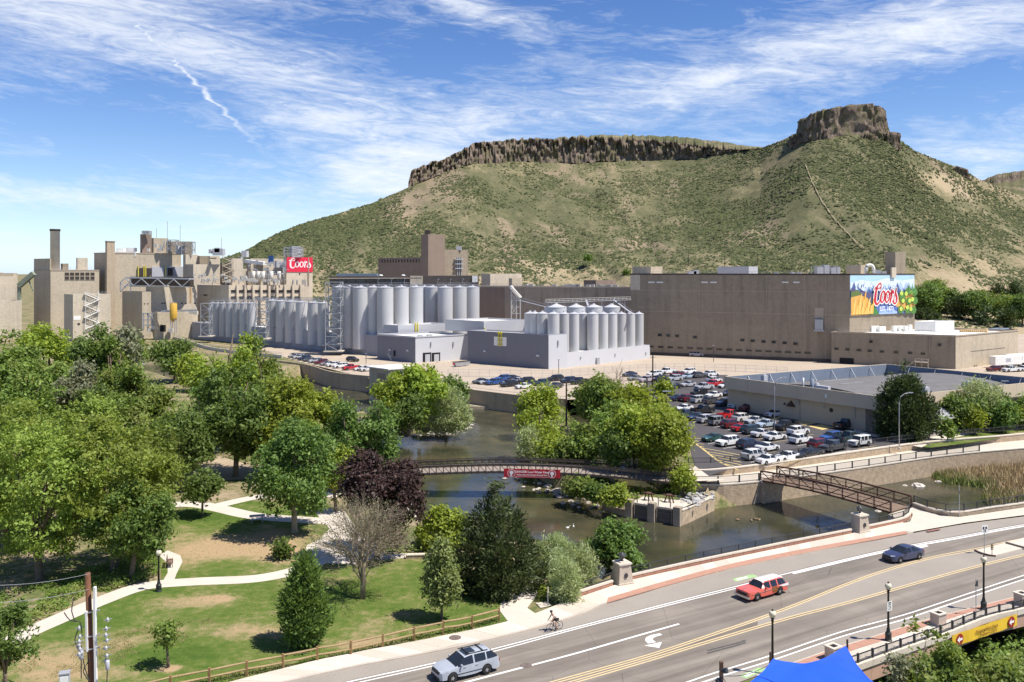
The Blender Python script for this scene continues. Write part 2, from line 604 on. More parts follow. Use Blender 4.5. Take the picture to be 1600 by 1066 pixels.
DD=D0+(DCg-D0)*np.minimum(TT,1)+np.clip(TT-1,0,None)*500
ZZ=hill_z(XP,DD)
ZZ[0,:]=-1.5
ZZ[-1,:]=0
VV=np.stack([(XP-800)*DD/F,DD,ZZ],-1).reshape(-1,3)
nr=len(tt)
i0=(np.arange(nr-1)[:,None]*NX+np.arange(NX-1)[None,:]).ravel()
FF=np.stack([i0,i0+1,i0+1+NX,i0+NX],1)
def hill_mat():
 m,t,b=principled('hillside')
 pos=t.nodes.new('ShaderNodeNewGeometry').outputs['Position']
 sp=t.nodes.new('ShaderNodeSeparateXYZ')
 t.links.new(pos,sp.inputs[0])
 big_=noise_n(t,mapped(t,pos,(1,.45,.6)),.014,6,.62,.6)
 med=noise_n(t,mapped(t,pos,(1,.6,.8)),.06,6,.7,.5)
 sml=noise_n(t,pos,.5,5,.75)
 g=math_n(t,'ADD',math_n(t,'MULTIPLY',big_,.42),math_n(t,'ADD',math_n(t,'MULTIPLY',med,.32),math_n(t,'MULTIPLY',sml,.42)))
 foot=math_n(t,'MULTIPLY',ramp_n(t,math_n(t,'DIVIDE',sp.outputs[2],60),[(.15,(1,1,1)),(.75,(0,0,0))]),.19)
 g=math_n(t,'SUBTRACT',g,foot)
 sx=math_n(t,'POWER',math_n(t,'DIVIDE',math_n(t,'SUBTRACT',sp.outputs[0],385),45),2)
 sz=math_n(t,'POWER',math_n(t,'DIVIDE',math_n(t,'SUBTRACT',sp.outputs[2],104),12),2)
 g=math_n(t,'SUBTRACT',g,math_n(t,'MULTIPLY',math_n(t,'EXPONENT',math_n(t,'MULTIPLY',math_n(t,'ADD',sx,sz),-1)),.2))
 c=ramp_n(t,g,[(.42,(.34,.275,.178)),(.475,(.27,.22,.135)),(.52,(.185,.165,.095)),(.57,(.132,.126,.070)),(.65,(.094,.099,.052)),(.73,(.074,.088,.038))])
 talus=ramp_n(t,noise_n(t,mapped(t,pos,(1,.35,.5)),.022,5,.6,.8),[(.54,(0,0,0)),(.62,(1,1,1))])
 c=mix_n(t,math_n(t,'MULTIPLY',talus,ramp_n(t,sml,[(.42,(.15,.15,.15)),(.58,(.9,.9,.9))])),c,(.30,.225,.165))
 t.links.new(c,b.inputs['Base Color'])
 b.inputs['Roughness'].default_value=1
 b.inputs['Specular IOR Level'].default_value=.05
 return m
M_HILL=hill_mat()
hill=link('hill',idx_mesh('hill',VV,FF,M_HILL,True))
tag(hill,kind='structure')
def rock_mat():
 m,t,b=principled('basalt')
 pos=t.nodes.new('ShaderNodeNewGeometry').outputs['Position']
 a=noise_n(t,mapped(t,pos,(.5,.5,.16)),.8,7,.75,.5)
 n2=noise_n(t,pos,.10,5,.65)
 c=ramp_n(t,a,[(.34,(.07,.056,.048)),(.46,(.19,.145,.115)),(.56,(.28,.222,.172)),(.68,(.37,.31,.245))])
 c=mix_n(t,ramp_n(t,n2,[(.46,(0,0,0)),(.60,(.75,.75,.75))]),c,(.16,.15,.075))
 t.links.new(c,b.inputs['Base Color'])
 b.inputs['Roughness'].default_value=1
 b.inputs['Specular IOR Level'].default_value=.1
 bp=t.nodes.new('ShaderNodeBump')
 bp.inputs['Strength'].default_value=1
 bp.inputs['Distance'].default_value=2.2
 t.links.new(noise_n(t,mapped(t,pos,(1,1,.45)),.45,6,.75,.6),bp.inputs['Height'])
 t.links.new(bp.outputs[0],b.inputs['Normal'])
 return m
M_ROCK=rock_mat()
CT=[(638,284),(643,266),(660,258),(700,246),(735,226),(760,221),(800,217),(870,216),(930,214),(980,216),(1040,220),(1080,226),(1120,231),(1150,233),(1190,232)]
CB=[(638,292),(643,290),(700,271),(735,258),(800,255),(900,257),(1000,252),(1080,249),(1130,243),(1190,235)]
NC=900
cx_=np.linspace(638,1190,NC)
ct_y=np.interp(cx_,*zip(*CT))+(fbm(cx_/6,cx_*0,4,23)-.5)*9*np.interp(cx_,[638,1000,1190],[1,.7,.2])
cb_y=np.interp(cx_,*zip(*CB))+(fbm(cx_/14,cx_*0,3,29)-.5)*16+1
cD=np.interp(cx_,xs_pix,Dc)
colw=np.floor(cx_/3.4+3*fbm(cx_/9,cx_*0,3,31))
rows=[]
NRW=15
for r in range(NRW):
 s=r/(NRW-1)
 y=cb_y+(ct_y-cb_y)*s
 off=(_hash(colw,np.floor(s*5+_hash(colw,colw*0,4)*3),7)-.5)*8+(_hash(np.floor(cx_/9),np.floor(cx_*0+s*2.4),9)-.5)*9+(fbm(cx_/3,cx_*0+s*6,3,2)-.5)*7
 d=cD-2+s*4+off*(.25+.75*s)
 rows.append(np.stack([(cx_-800)*d/F,d,CAM_H-(y-HZ)*d/F],-1))
d2=cD+40
capy=np.interp(cx_,[638,860,980,1080,1130,1190],[0,0,5,10,10,2])
top=np.stack([(cx_-800)*d2/F,d2,CAM_H-(ct_y-capy-HZ)*d2/F],-1)
d3=cD+160
rows+=[top,np.stack([(cx_-800)*d3/F,d3,top[:,2]-1],-1),np.stack([(cx_-800)*(d3+60)/F,d3+60,top[:,2]-60],-1)]
CV=np.concatenate(rows)
nr=len(rows)
i0=(np.arange(nr-1)[:,None]*NC+np.arange(NC-1)[None,:]).ravel()
cl=idx_mesh('cliff',CV,np.stack([i0,i0+1,i0+1+NC,i0+NC],1),[M_ROCK,M_HILL])
mi=np.zeros(len(i0),np.int32)
mi[(NRW-1)*(NC-1):]=1
cl.polygons.foreach_set('material_index',mi)
tag(link('cliff',cl),kind='structure')
def butte(name,x0,x1,ybase,topf,D,depth,seed,n=240,rows_=18):
 X0,X1=(x0-800)*D/F,(x1-800)*D/F
 cxm,hw=(X0+X1)/2,(X1-X0)/2
 zb=CAM_H-(ybase-HZ)*D/F
 a=np.arange(n)*2*np.pi/n
 rr=[]
 sgn=np.sign(np.cos(a))*np.abs(np.cos(a))**.62
 sgs=np.sign(np.sin(a))*np.abs(np.sin(a))**.62
 cell=np.floor(a*13+2.2*fbm(a*4,a*0,3,seed))
 for r in range(rows_):
  s=r/(rows_-1)
  off=(_hash(cell,np.floor(s*3+2*_hash(cell,cell*0,8)),seed)-.5)*3.4+(fbm(a*9,a*0+s*7,4,seed+3)-.5)*5.5
  k=1.0+.13*(1-s)**1.6-.03*s
  x=cxm+sgn*(hw*k+off*.45)
  y=D+depth/2+sgs*(depth/2*k+off)
  xp=800+x/D*F
  zt=CAM_H-(np.interp(xp,*zip(*topf))-HZ)*D/F
  low=zb-10+4*fbm(a*3,a*0,3,seed+9)
  z=low+(zt-low)*s+(fbm(a*12,a*0+4,3,seed+1)-.5)*3.5*s**3
  rr.append(np.stack([x,y,z],-1))
 topc=rr[-1]*np.array([.5,.5,1])+np.array([cxm,D+depth/2,0])*np.array([.5,.5,0])+np.array([0,0,1.0])
 rr.append(topc)
 V=np.concatenate(rr+[topc.mean(0)[None]])
 nr=len(rr)
 ff=[]
 for r in range(nr-1):
  for k in range(n):
   k2=(k+1)%n
   ff.append((r*n+k,r*n+k2,(r+1)*n+k2,(r+1)*n+k))
 for k in range(n):
  ff.append(((nr-1)*n+k,(nr-1)*n+(k+1)%n,nr*n,nr*n))
 me=idx_mesh(name,V,np.array(ff)[:-n],M_ROCK)
 mb=bpy.data.objects.new(name,me)
 COL.objects.link(mb)
 tag(mb,kind='structure')
butte('rock_cap',1264,1395,204,[(1258,196),(1264,184),(1272,176),(1285,171),(1300,168),(1318,166),(1330,162),(1345,162),(1360,164),(1385,165),(1392,170),(1400,190)],760,46,41)
butte('rock_cap',1484,1516,274,[(1480,266),(1488,262),(1500,262),(1512,265),(1520,275)],815,18,57,90,8)
for(bx0,bx1,by,tp,bd,sd_)in((1240,1266,217,208,775,61),(1345,1372,222,209,752,62),(1382,1408,220,206,756,63)):
 butte('rock_cap',bx0,bx1,by,[(bx0-5,tp+4),((bx0+bx1)/2,tp),(bx1+5,tp+5)],bd,14,sd_,60,7)
n2=160
x2=np.linspace(1480,1900,n2)
prof=np.interp(x2,[1480,1528,1545,1570,1600,1660,1900],[300,285,277,270,267,263,262])+(fbm(x2/5,x2*0,3,77)-.5)*4
rows=[]
for s,dd,drop in((0,900,120),(.35,1050,60),(.7,1160,28),(.85,1220,14),(.9,1222,9),(1,1224,0),(1.2,1400,0),(1.5,1700,90)):
 y=prof+drop*1.0
 d=dd+(fbm(x2/4,x2*0+s*9,3,78)-.5)*(6 if s>.8 else 20)
 rows.append(np.stack([(x2-800)*d/F,d,CAM_H-(y-HZ)*d/F],-1))
nr=len(rows)
i0=(np.arange(nr-1)[:,None]*n2+np.arange(n2-1)[None,:]).ravel()
h2=idx_mesh('far_hill',np.concatenate(rows),np.stack([i0,i0+1,i0+1+n2,i0+n2],1),[M_HILL,M_ROCK])
mi=np.zeros(len(i0),np.int32)
mi[3*(n2-1):5*(n2-1)]=1
h2.polygons.foreach_set('material_index',mi)
tag(link('far_hill',h2),kind='structure')
rs=np.random.RandomState(5)
NS=90000
sxp=rs.uniform(330,1680,NS*3)
ss=rs.uniform(.03,1,NS*3)**.9
sD=D0+(np.interp(sxp,xs_pix,Dc)-D0)*ss
sX=(sxp-800)*sD/F
dens=fbm(sX/40,sD/70,4,91)*.75+fbm(sX/9,sD/9,3,92)*.35
keep=np.argsort(-(dens+rs.uniform(0,.44,len(dens))))[:NS]
sxp,sD,sX=sxp[keep],sD[keep],sX[keep]
sZ=hill_z(sxp,sD)
rad_=rs.uniform(.5,1.45,NS)*(1+.5*(rs.uniform(0,1,NS)>.93))
OCT=np.array([(1,0,0),(.3,.95,0),(-.8,.58,0),(-.8,-.58,0),(.3,-.95,0),(.15,.1,.95)])
OF=[(0,1,5),(1,2,5),(2,3,5),(3,4,5),(4,0,5)]
jit=rs.uniform(.65,1.35,(NS,6,3))
pv=OCT[None]*jit*rad_[:,None,None]
pv[:,:,2]*=.85
pv=pv+np.stack([sX,sD,sZ-.25],-1)[:,None,:]
fi=(np.arange(NS)[:,None,None]*6+np.array(OF)[None]).reshape(-1,3)
def scrub_mat(name,a,b_):
 m,t,b=principled(name)
 geo=t.nodes.new('ShaderNodeNewGeometry')
 c=ramp_n(t,geo.outputs['Random Per Island'],[(.1,a),(.9,b_)])
 t.links.new(c,b.inputs['Base Color'])
 b.inputs['Roughness'].default_value=1
 b.inputs['Specular IOR Level'].default_value=.1
 return m
scr=link('scrub',idx_mesh('scrub',pv.reshape(-1,3),fi,scrub_mat('scrub',(.034,.044,.019),(.092,.102,.046))))
tag(scr,kind='stuff')
tr_px=[(1258,258),(1268,285),(1285,318),(1305,345),(1330,372),(1352,392)]
tr=[]
for x,y in[(x,y)for i in range(len(tr_px)-1)for x,y in[(tr_px[i][0]+(tr_px[i+1][0]-tr_px[i][0])*k/8,tr_px[i][1]+(tr_px[i+1][1]-tr_px[i][1])*k/8)for k in range(8)]]:
 dl=np.linspace(D0+20,float(np.interp(x,xs_pix,Dc)),400)
 zl=hill_z(np.full(400,x),dl)
 yl=HZ+(CAM_H-zl)*F/dl
 k=int(np.argmin(np.abs(yl-y)))
 tr.append(Vector(((x-800)*dl[k]/F,dl[k]-1.0,zl[k]+.5)))
mb=MB()
tl=[p+Vector((-.28-.2*math.sin(i*1.7),0,0))for i,p in enumerate(tr)]
tr2=[p+Vector((.28+.2*math.sin(i*2.3),0,0))for i,p in enumerate(tr)]
mb.ribbon(tl,tr2)
struct('trail',mb,mat('trail_dust',(.27,.225,.145),1,.2,.3,mode='world'))
# ------------------------------------------------------------------ ground with the river cut into it
WZ=-4.0
RIV=Gs([(1116,797),(1187,786),(1350,757),(1458,738),(1540,722),(1750,700)],WZ)+Gs([(1750,765),(1600,792),(1499,806),(1424,806)])+[Vector((48,105,0)),Vector((82,48,0)),Vector((40,44,0)),Vector((13,87.6,0))]+Gs([(900,888),(840,880),(760,880),(690,850),(655,820),(640,790),(615,745),(600,705),(604,680),(560,655),(500,640),(420,640),(330,625),(260,600),(200,585),(195,560),(275,580),(340,612),(400,610),(478,592),(520,606),(578,613),(600,614),(606,645),(630,678),(660,678),(713,675),(735,660),(728,640),(708,622),(815,622),(812,640),(814,660),(816,700),(822,740),(865,768),(880,776),(940,795),(976,808),(1069,822)],WZ)
CANAL=Gs([(888,624),(916,624),(930,665),(985,735),(1035,772),(985,776),(945,738),(905,680)],WZ)
def sdist(px,py,poly):
 d2=np.full(px.shape,1e18)
 ins=np.zeros(px.shape,bool)
 n=len(poly)
 for i in range(n):
  x0,y0=poly[i][0],poly[i][1]
  x1,y1=poly[(i+1)%n][0],poly[(i+1)%n][1]
  ex,ey=x1-x0,y1-y0
  t=np.clip(((px-x0)*ex+(py-y0)*ey)/max(1e-9,ex*ex+ey*ey),0,1)
  d2=np.minimum(d2,(px-x0-t*ex)**2+(py-y0-t*ey)**2)
  c=((y0>py)!=(y1>py))&(px<(x1-x0)*(py-y0)/(y1-y0+1e-12)+x0)
  ins^=c
 d=np.sqrt(d2)
 return np.where(ins,-d,d)
PEN=Gs([(800,625),(890,626),(980,740),(1000,800),(940,795),(865,768),(818,740),(805,690)],WZ)
ISL=Gs([(590,640),(600,612),(705,620),(740,650),(715,680),(620,682)],WZ)
NEAR_PX=[(1085,757),(1130,757),(1187,752),(1250,744),(1350,730),(1458,714),(1530,706),(1600,700),(1700,690)]
PZ=-.85
nl_=smooth_line(Gs(NEAR_PX,PZ),1.2)
fl_=offset(nl_,5.2)
PATHP=offset(nl_,-1.0)+offset(nl_,5.6)[::-1]
GATEP=Gs([(945,800),(1066,824),(1120,797),(1085,762),(1060,762),(960,750),(940,780)],-2.5)
def ground_z(px,py):
 px=np.asarray(px,float)
 py=np.asarray(py,float)
 d=np.minimum(sdist(px,py,RIV),sdist(px,py,CANAL))
 base=np.full(px.shape,-.06)
 pen=np.minimum(sdist(px,py,PEN),sdist(px,py,ISL))
 base=np.where(pen<3,-.06-1.9*np.clip((3-pen)/6,0,1),base)
 base=np.where(sdist(px,py,PATHP)<.6,-1.5,base)
 base=np.where(sdist(px,py,GATEP)<0,np.minimum(base,-2.9),base)
 bw=np.where((px<10)&(py>70),4.5,1.6)
 bw=np.where(pen<6,3.0,bw)
 k=np.clip((d+.3)/bw,0,1)
 k=k*k*(3-2*k)
 z=-5.4+(base+5.4)*k
 z=np.where(d<-.3,-5.4,z)
 rough=(fbm(px/2.3,py/2.3,3,55)-.5)*.5
 z=z+np.where((k>.02)&(k<.98),rough,0)
 return z
gx=np.concatenate([-np.geomspace(6000,131,30),np.arange(-130,200,1.0),np.geomspace(200,6000,30)])
gy=np.concatenate([np.array([-400,-100,0,25]),np.arange(40,372,1.0),np.geomspace(373,9000,40)])
GX,GY=np.meshgrid(gx,gy)
GZ=ground_z(GX,GY)
nx=len(gx)
i0=(np.arange(len(gy)-1)[:,None]*nx+np.arange(nx-1)[None,:]).ravel()
def ground_mat():
 m,t,b=principled('ground_soil')
 pos=t.nodes.new('ShaderNodeNewGeometry').outputs['Position']
 a=noise_n(t,pos,.12,6,.65)
 s=noise_n(t,pos,1.3,4,.7)
 g=math_n(t,'ADD',math_n(t,'MULTIPLY',a,.6),math_n(t,'MULTIPLY',s,.4))
 c=ramp_n(t,g,[(.38,(.33,.26,.175)),(.48,(.24,.195,.115)),(.54,(.13,.14,.055)),(.62,(.075,.105,.03))])
 sp=t.nodes.new('ShaderNodeSeparateXYZ')
 t.links.new(pos,sp.inputs[0])
 wet=ramp_n(t,math_n(t,'ADD',sp.outputs[2],5.0),[(.7,(1,1,1)),(.98,(0,0,0))])
 c=mix_n(t,wet,c,(.085,.065,.028))
 t.links.new(c,b.inputs['Base Color'])
 b.inputs['Roughness'].default_value=1
 b.inputs['Specular IOR Level'].default_value=.1
 bp=t.nodes.new('ShaderNodeBump')
 bp.inputs['Strength'].default_value=.5
 bp.inputs['Distance'].default_value=.15
 t.links.new(s,bp.inputs['Height'])
 t.links.new(bp.outputs[0],b.inputs['Normal'])
 return m
M_SOIL=ground_mat()
tag(link('ground',idx_mesh('ground',np.stack([GX,GY,GZ],-1).reshape(-1,3),np.stack([i0,i0+1,i0+1+nx,i0+nx],1),M_SOIL,True)),kind='structure')
def water_mat():
 m=bpy.data.materials.new('creek_water')
 m.use_nodes=True
 t=m.node_tree
 t.nodes.clear()
 pos=t.nodes.new('ShaderNodeNewGeometry').outputs['Position']
 a=noise_n(t,mapped(t,pos,(1,.55,1)),1.1,4,.6,.4)
 b2=noise_n(t,pos,.16,3,.5)
 bp=t.nodes.new('ShaderNodeBump')
 bp.inputs['Strength'].default_value=.22
 bp.inputs['Distance'].default_value=.12
 t.links.new(a,bp.inputs['Height'])
 body=t.nodes.new('ShaderNodeBsdfDiffuse')
 c=ramp_n(t,b2,[(.32,(.034,.036,.022)),(.5,(.056,.053,.031)),(.68,(.085,.070,.038))])
 t.links.new(c,body.inputs['Color'])
 gl=t.nodes.new('ShaderNodeBsdfGlossy')
 gl.inputs['Roughness'].default_value=.08
 gl.inputs['Color'].default_value=(.9,.93,1,1)
 t.links.new(bp.outputs[0],gl.inputs['Normal'])
 fr=t.nodes.new('ShaderNodeFresnel')
 fr.inputs['IOR'].default_value=1.33
 t.links.new(bp.outputs[0],fr.inputs['Normal'])
 mx=t.nodes.new('ShaderNodeMixShader')
 t.links.new(math_n(t,'MINIMUM',math_n(t,'MULTIPLY',fr.outputs[0],1.0),1.0),mx.inputs[0])
 t.links.new(body.outputs[0],mx.inputs[1])
 t.links.new(gl.outputs[0],mx.inputs[2])
 o=t.nodes.new('ShaderNodeOutputMaterial')
 t.links.new(mx.outputs[0],o.inputs[0])
 return m
mb=MB()
mb.face([(-200,40,WZ),(260,40,WZ),(260,371,WZ),(-200,371,WZ)])
struct('river',mb,water_mat())
# ------------------------------------------------------------------ road
FAR_CURB=[(300,1104),(453,1066),(556,1043),(673,1021),(807,991),(900,964),(948,944),(1045,916),(1147,889),(1258,866),(1387,841),(1427,833),(1507,819),(1600,807),(1760,787)]
NEAR_CURB=[(960,1150),(1130,1075),(1228,1040),(1303,1015),(1359,998),(1444,971),(1528,949),(1600,931),(1760,893)]
fc=smooth_line(Gs(FAR_CURB),.8)
nc=smooth_line(Gs(NEAR_CURB),.8)
back=[nc[0]+Vector((-40,-22,0))]
fcl=resample(fc,140)
ncl=resample([Vector((-45,36,0))]+nc,140)
mb=MB()
rows_=7
for k in range(rows_):
 a=[ncl[i].lerp(fcl[i],k/rows_)for i in range(140)]
 b=[ncl[i].lerp(fcl[i],(k+1)/rows_)for i in range(140)]
 mb.ribbon(a,b)
def road_mat():
 m,t,b=principled('road_asphalt')
 pos=t.nodes.new('ShaderNodeNewGeometry').outputs['Position']
 along=mapped(t,pos,(.12,.12,1))
 mp=t.nodes.new('ShaderNodeMapping')
 mp.vector_type='TEXTURE'
 mp.inputs['Rotation'].default_value=(0,0,rad(31))
 mp.inputs['Scale'].default_value=(30,1.1,1)
 t.links.new(pos,mp.inputs[0])
 w=noise_n(t,mp.outputs[0],1.0,3,.5,.3)
 a=noise_n(t,pos,.18,5,.6)
 f=noise_n(t,pos,14,3,.7)
 g=math_n(t,'ADD',math_n(t,'MULTIPLY',w,.55),math_n(t,'ADD',math_n(t,'MULTIPLY',a,.3),math_n(t,'MULTIPLY',f,.2)))
 c=ramp_n(t,g,[(.36,(.128,.111,.094)),(.52,(.196,.170,.143)),(.66,(.272,.237,.200))])
 vo=t.nodes.new('ShaderNodeTexVoronoi')
 vo.feature='DISTANCE_TO_EDGE'
 vo.inputs['Scale'].default_value=.12
 t.links.new(mix_n(t,.12,pos,noise_n(t,pos,.6,3,.6),'ADD'),vo.inputs['Vector'])
 c=mix_n(t,ramp_n(t,vo.outputs[0],[(0,(.55,.55,.55)),(.004,(0,0,0))]),c,(.05,.047,.045))
 t.links.new(c,b.inputs['Base Color'])
 b.inputs['Roughness'].default_value=.92
 b.inputs['Specular IOR Level'].default_value=.2
 return m
M_ROAD=road_mat()
road=struct('road',mb,M_ROAD)
def stripe(name,px,w,m,z=.004,dash=None,parent=None,step=1.5,z0=0.0):
 line=smooth_line(Gs(px,z0),step)
 mb=MB()
 if dash:
  on,off_=dash
  tot=sum((b-a).length for a,b in zip(line,line[1:]))
  fine_=resample(line,max(2,int(tot/.25)))
  i=0
  while i<len(fine_)-1:
   seg=fine_[i:i+int(on/.25)+1]
   if len(seg)>1:
    mb.ribbon(offset(seg,-w/2),offset(seg,w/2))
   i+=int((on+off_)/.25)
 else:
  mb.ribbon(offset(line,-w/2),offset(line,w/2))
 mb.v=[(x,y,zz+z)for x,y,zz in mb.v]
 return obj(name,mb,m,parent)
BIKE_F=[(400,1099),(556,1063),(675,1037),(783,1011),(900,980),(1036,945),(1156,915),(1239,894),(1383,860),(1507,837),(1600,820),(1760,798)]
stripe('lane_line',BIKE_F,.16,M_WHITE,parent=road)
stripe('lane_line',[(400,1103),(556,1067.5),(675,1041),(783,1015),(900,983),(1036,948),(1156,918)],.14,M_WHITE,parent=road)
stripe('lane_line',[(1239,896.5),(1383,862.5),(1507,839.5),(1600,822.5),(1760,800)],.30,M_WHITE,z=.006,parent=road)
stripe('lane_line',[(690,1076),(728,1066),(817,1043),(900,1021),(980,998),(1061,975)],.22,M_WHITE,parent=road)
stripe('lane_line',[(1425,857),(1446,852)],.8,M_WHITE,parent=road)
YU=[(760,1097),(860,1066),(1013,1023),(1137,982),(1184,966),(1258,938),(1322,912),(1387,889),(1461,869),(1526,857),(1600,841),(1760,812)]
YL=[(878,1069),(1013,1030),(1091,1006),(1230,965),(1322,941),(1438,908),(1507,889),(1600,866),(1760,832)]
stripe('centre_line',YU,.15,M_YELLOW,parent=road)
stripe('centre_line',[(x,y+3.2*(y-HZ)/560)for x,y in YU],.15,M_YELLOW,parent=road)
stripe('centre_line',YL,.15,M_YELLOW,parent=road)
stripe('centre_line',[(x,y+3.2*(y-HZ)/560)for x,y in YL],.15,M_YELLOW,parent=road)
NW=[(960,1107),(1100,1057),(1209,1023),(1319,986),(1412,961),(1506,930),(1600,899),(1760,850)]
stripe('lane_line',NW,.16,M_WHITE,parent=road)
stripe('lane_line',[(x,y+7.5*(y-HZ)/560)for x,y in NW],.16,M_WHITE,parent=road)
YM=[(1184,970),(1258,941),(1322,914.5),(1387,891),(1461,871.5),(1526,859.5),(1600,843),(1760,814)]
YN=[(1184,979),(1230,965),(1322,941),(1438,908),(1507,889),(1600,866),(1760,832)]
for a_,b_ in((NEAR_CURB[1:],[(x,y+9*(y-HZ)/560)for x,y in NW[1:]]),([(x,y-2)for x,y in BIKE_F],FAR_CURB[1:]),(YN,YM)):
 mb=MB()
 la_,lb_=resample(smooth_line(Gs(a_),1),90),resample(smooth_line(Gs(b_),1),90)
 mb.ribbon(la_,lb_)
 mb.v=[(x,y,.002)for x,y,z in mb.v]
 obj('worn_lane',mb,M_ASPH_L,road)
c0=G(1020,1002)
ta=Vector((.86,.51,0))
tb=Vector((-.51,.86,0))
mb=MB()
arc=[]
for k in range(9):
 a=rad(100-k*19)
 arc.append((math.cos(a),math.sin(a)))
pts=[c0+Vector((-.95+.1*k,.95-.012*(k-4)**2,0))for k in range(3)]
o_=[G(1033,991),G(1022,993.5),G(1015,997),G(1014.5,1001),G(1019,1004.5)]
o_=smooth_line(o_,.25)
wl=[.16+.20*i/(len(o_)-1)for i in range(len(o_))]
la,lb_=[],[]
for i,p in enumerate(o_):
 t_=(o_[min(i+1,len(o_)-1)]-o_[max(0,i-1)]).normalized()
 n_=Vector((-t_.y,t_.x,0))
 la.append(p-n_*wl[i])
 lb_.append(p+n_*wl[i])
mb.ribbon(la,lb_)
mb.poly([G(1034,1003.5),G(1030,1012.5),G(1007,1009.0)])
mb.v=[(x,y,.004)for x,y,z in mb.v]
obj('turn_arrow',mb,M_WHITE,road)
for px in([(1144,905),(1176,897),(1184,901),(1150,908.5)],[(1155,1056),(1186,1043),(1200,1045),(1166,1060)]):
 mb=MB()
 mb.poly(Gs(px,.004))
 g=obj('bike_marking',mb,M_GREENP,road)
 mb=MB()
 q=Gs(px,.008)
 cc=sum(q,Vector())/4
 for s_ in(.55,.3):
  mb.poly([cc+(p-cc)*s_*(.9 if s_>.4 else .5)+ta*(.2-s_)for p in q])
 mb.v=[(x,y,.008+.003*(i//4))for i,(x,y,z)in enumerate(mb.v)]
 obj('bike_symbol',mb,M_WHITE,g)
def manhole(x,y,r,z=.004,parent=None):
 mb=MB()
 c=G(x,y)
 mb.lathe([(r,z),(r,z+.012),(r*.9,z+.012),(r*.86,z+.006)],20,(c.x,c.y,0))
 return obj('manhole_cover',mb,mat('rusty_iron',(.15,.115,.10),.7,.25,4),parent)
manhole(822,1040,.45,parent=road)
mb=MB()
mb.face([G(662,1019,.02),G(690,1011,.02),G(692,1016,.02),G(664,1025,.02)])
for k in range(2):
 l_=Gs([(1105,1021-4*k),(1150,1009-3.5*k),(1165,1004-3.3*k)])
 mb2=MB()
 mb2.ribbon(offset(l_,-.12),offset(l_,.12))
 mb2.v=[(x,y,.003)for x,y,z in mb2.v]
 obj('skid_mark',mb2,mat('tyre_mark',(.085,.078,.072),.9,.2,3),road)
mi_px=[(1524,862),(1545,868),(1556,869.5),(1600,858),(1700,834),(1700,820),(1600,842)]
md=thing('median_island','pale concrete traffic island with dark kerb nose in mid road','traffic island')
mb=MB()
mb.prism(Gs(mi_px),0,.13)
obj('kerb',mb,M_CONC,md)
mb=MB()
mb.poly([p+Vector((.35,.05,.134))*1 for p in Gs([(1545,862),(1600,851),(1660,838),(1660,829),(1600,845)])])
obj('paving',mb,M_PATH,md)
mb=MB()
nose=Gs([(1522,861),(1533,866),(1546,869.5),(1556,870.5)])
mb.wall(smooth_line(nose,.5),0,.17,.14)
obj('kerb_edging',mb,mat('rusty_kerb',(.16,.11,.08),.8,.2,2),md)
mb=MB()
mb.wall(smooth_line(Gs([(1571,851),(1600,859),(1640,869)]),.6),.13,.30,.18)
obj('kerb_edging',mb,mat('kerb_dark',(.2,.16,.13),.8,.2,2),md)
# ------------------------------------------------------------------ pavements and kerbs
M_KERB=mat('kerb_concrete',(.47,.41,.34),.85,.10,.8,mode='world')
far_walk_out=[(210,1108),(367,1066),(522,1028),(635,1007),(738,986),(790,974),(838,960),(880,943),(897,937.5),(962,916),(987,908),(1137,875),(1336,834),(1357,829.5),(1422,815)]
fw_o=smooth_line(Gs(far_walk_out),.8)
fw_i=smooth_line(Gs([(x,y)for x,y in FAR_CURB if x<=1427]),.8)
N_=200
wi,wo_=resample(fw_i,N_),resample(fw_o,N_)
pav=bpy.data.objects.new('pavement',None)
COL.objects.link(pav)
tag(pav,kind='structure')
KH=.13
slab_step=4
M_SLABS=[mat('paving_slab',(.50+.05*k,.44+.045*k,.365+.04*k),.85,.06,.7,fine=12,mode='world')for k in range(3)]
rs=random.Random(3)
def slab(a0,a1,b1,b0,z0,z1,m,parent,g=.012):
 c=(a0+a1+b0+b1)/4
 q=[c+(p-c)*(1-g/max(.3,(p-c).length))for p in(a0,a1,b1,b0)]
 mb=MB()
 mb.prism([(p.x,p.y)for p in q],z0,z1)
 return obj('slab',mb,m,parent)
for i in range(0,N_-slab_step,slab_step):
 j=i+slab_step
 a0,a1=wi[i],wi[j]
 b0,b1=wo_[i],wo_[j]
 f0=.075
 slab(a0.lerp(b0,f0),a1.lerp(b1,f0),b1,b0,-.05,KH+rs.uniform(0,.006),rs.choice(M_SLABS),pav)
mb=MB()
for i in range(N_-1):
 a0,a1,b0,b1=wi[i],wi[i+1],wi[i].lerp(wo_[i],.07),wi[i+1].lerp(wo_[i+1],.07)
 mb.prism([(a0.x,a0.y),(a1.x,a1.y),(b1.x,b1.y),(b0.x,b0.y)],-.05,KH-.005)
obj('kerb',mb,M_KERB,pav)
ba=smooth_line(Gs([(948,942),(1045,914),(1147,887),(1258,864),(1387,839.5),(1425,832)],KH),.8)
bb=smooth_line(Gs([(950,934),(1045,906.5),(1147,880),(1258,857.5),(1387,834.5),(1422,828.5)],KH),.8)
ra,rb=resample(ba,60),resample(bb,60)
for i in range(0,58,2):
 a0,a1,b0,b1=ra[i],ra[i+2],rb[i],rb[i+2]
 slab(a0,a1,b1,b0,KH-.05,KH+.012,M_BAND,pav).name='paver_panel'
mb=MB()
mb.poly([p+Vector((0,0,.0))for p in Gs([(1357,830),(1422,815),(1426,805),(1424,792),(1469,806),(1499,808),(1600,793),(1760,767),(1760,785),(1600,805),(1507,817),(1427,831)],KH-.004)])
struct('footway',mb,M_CONC)
mb=MB()
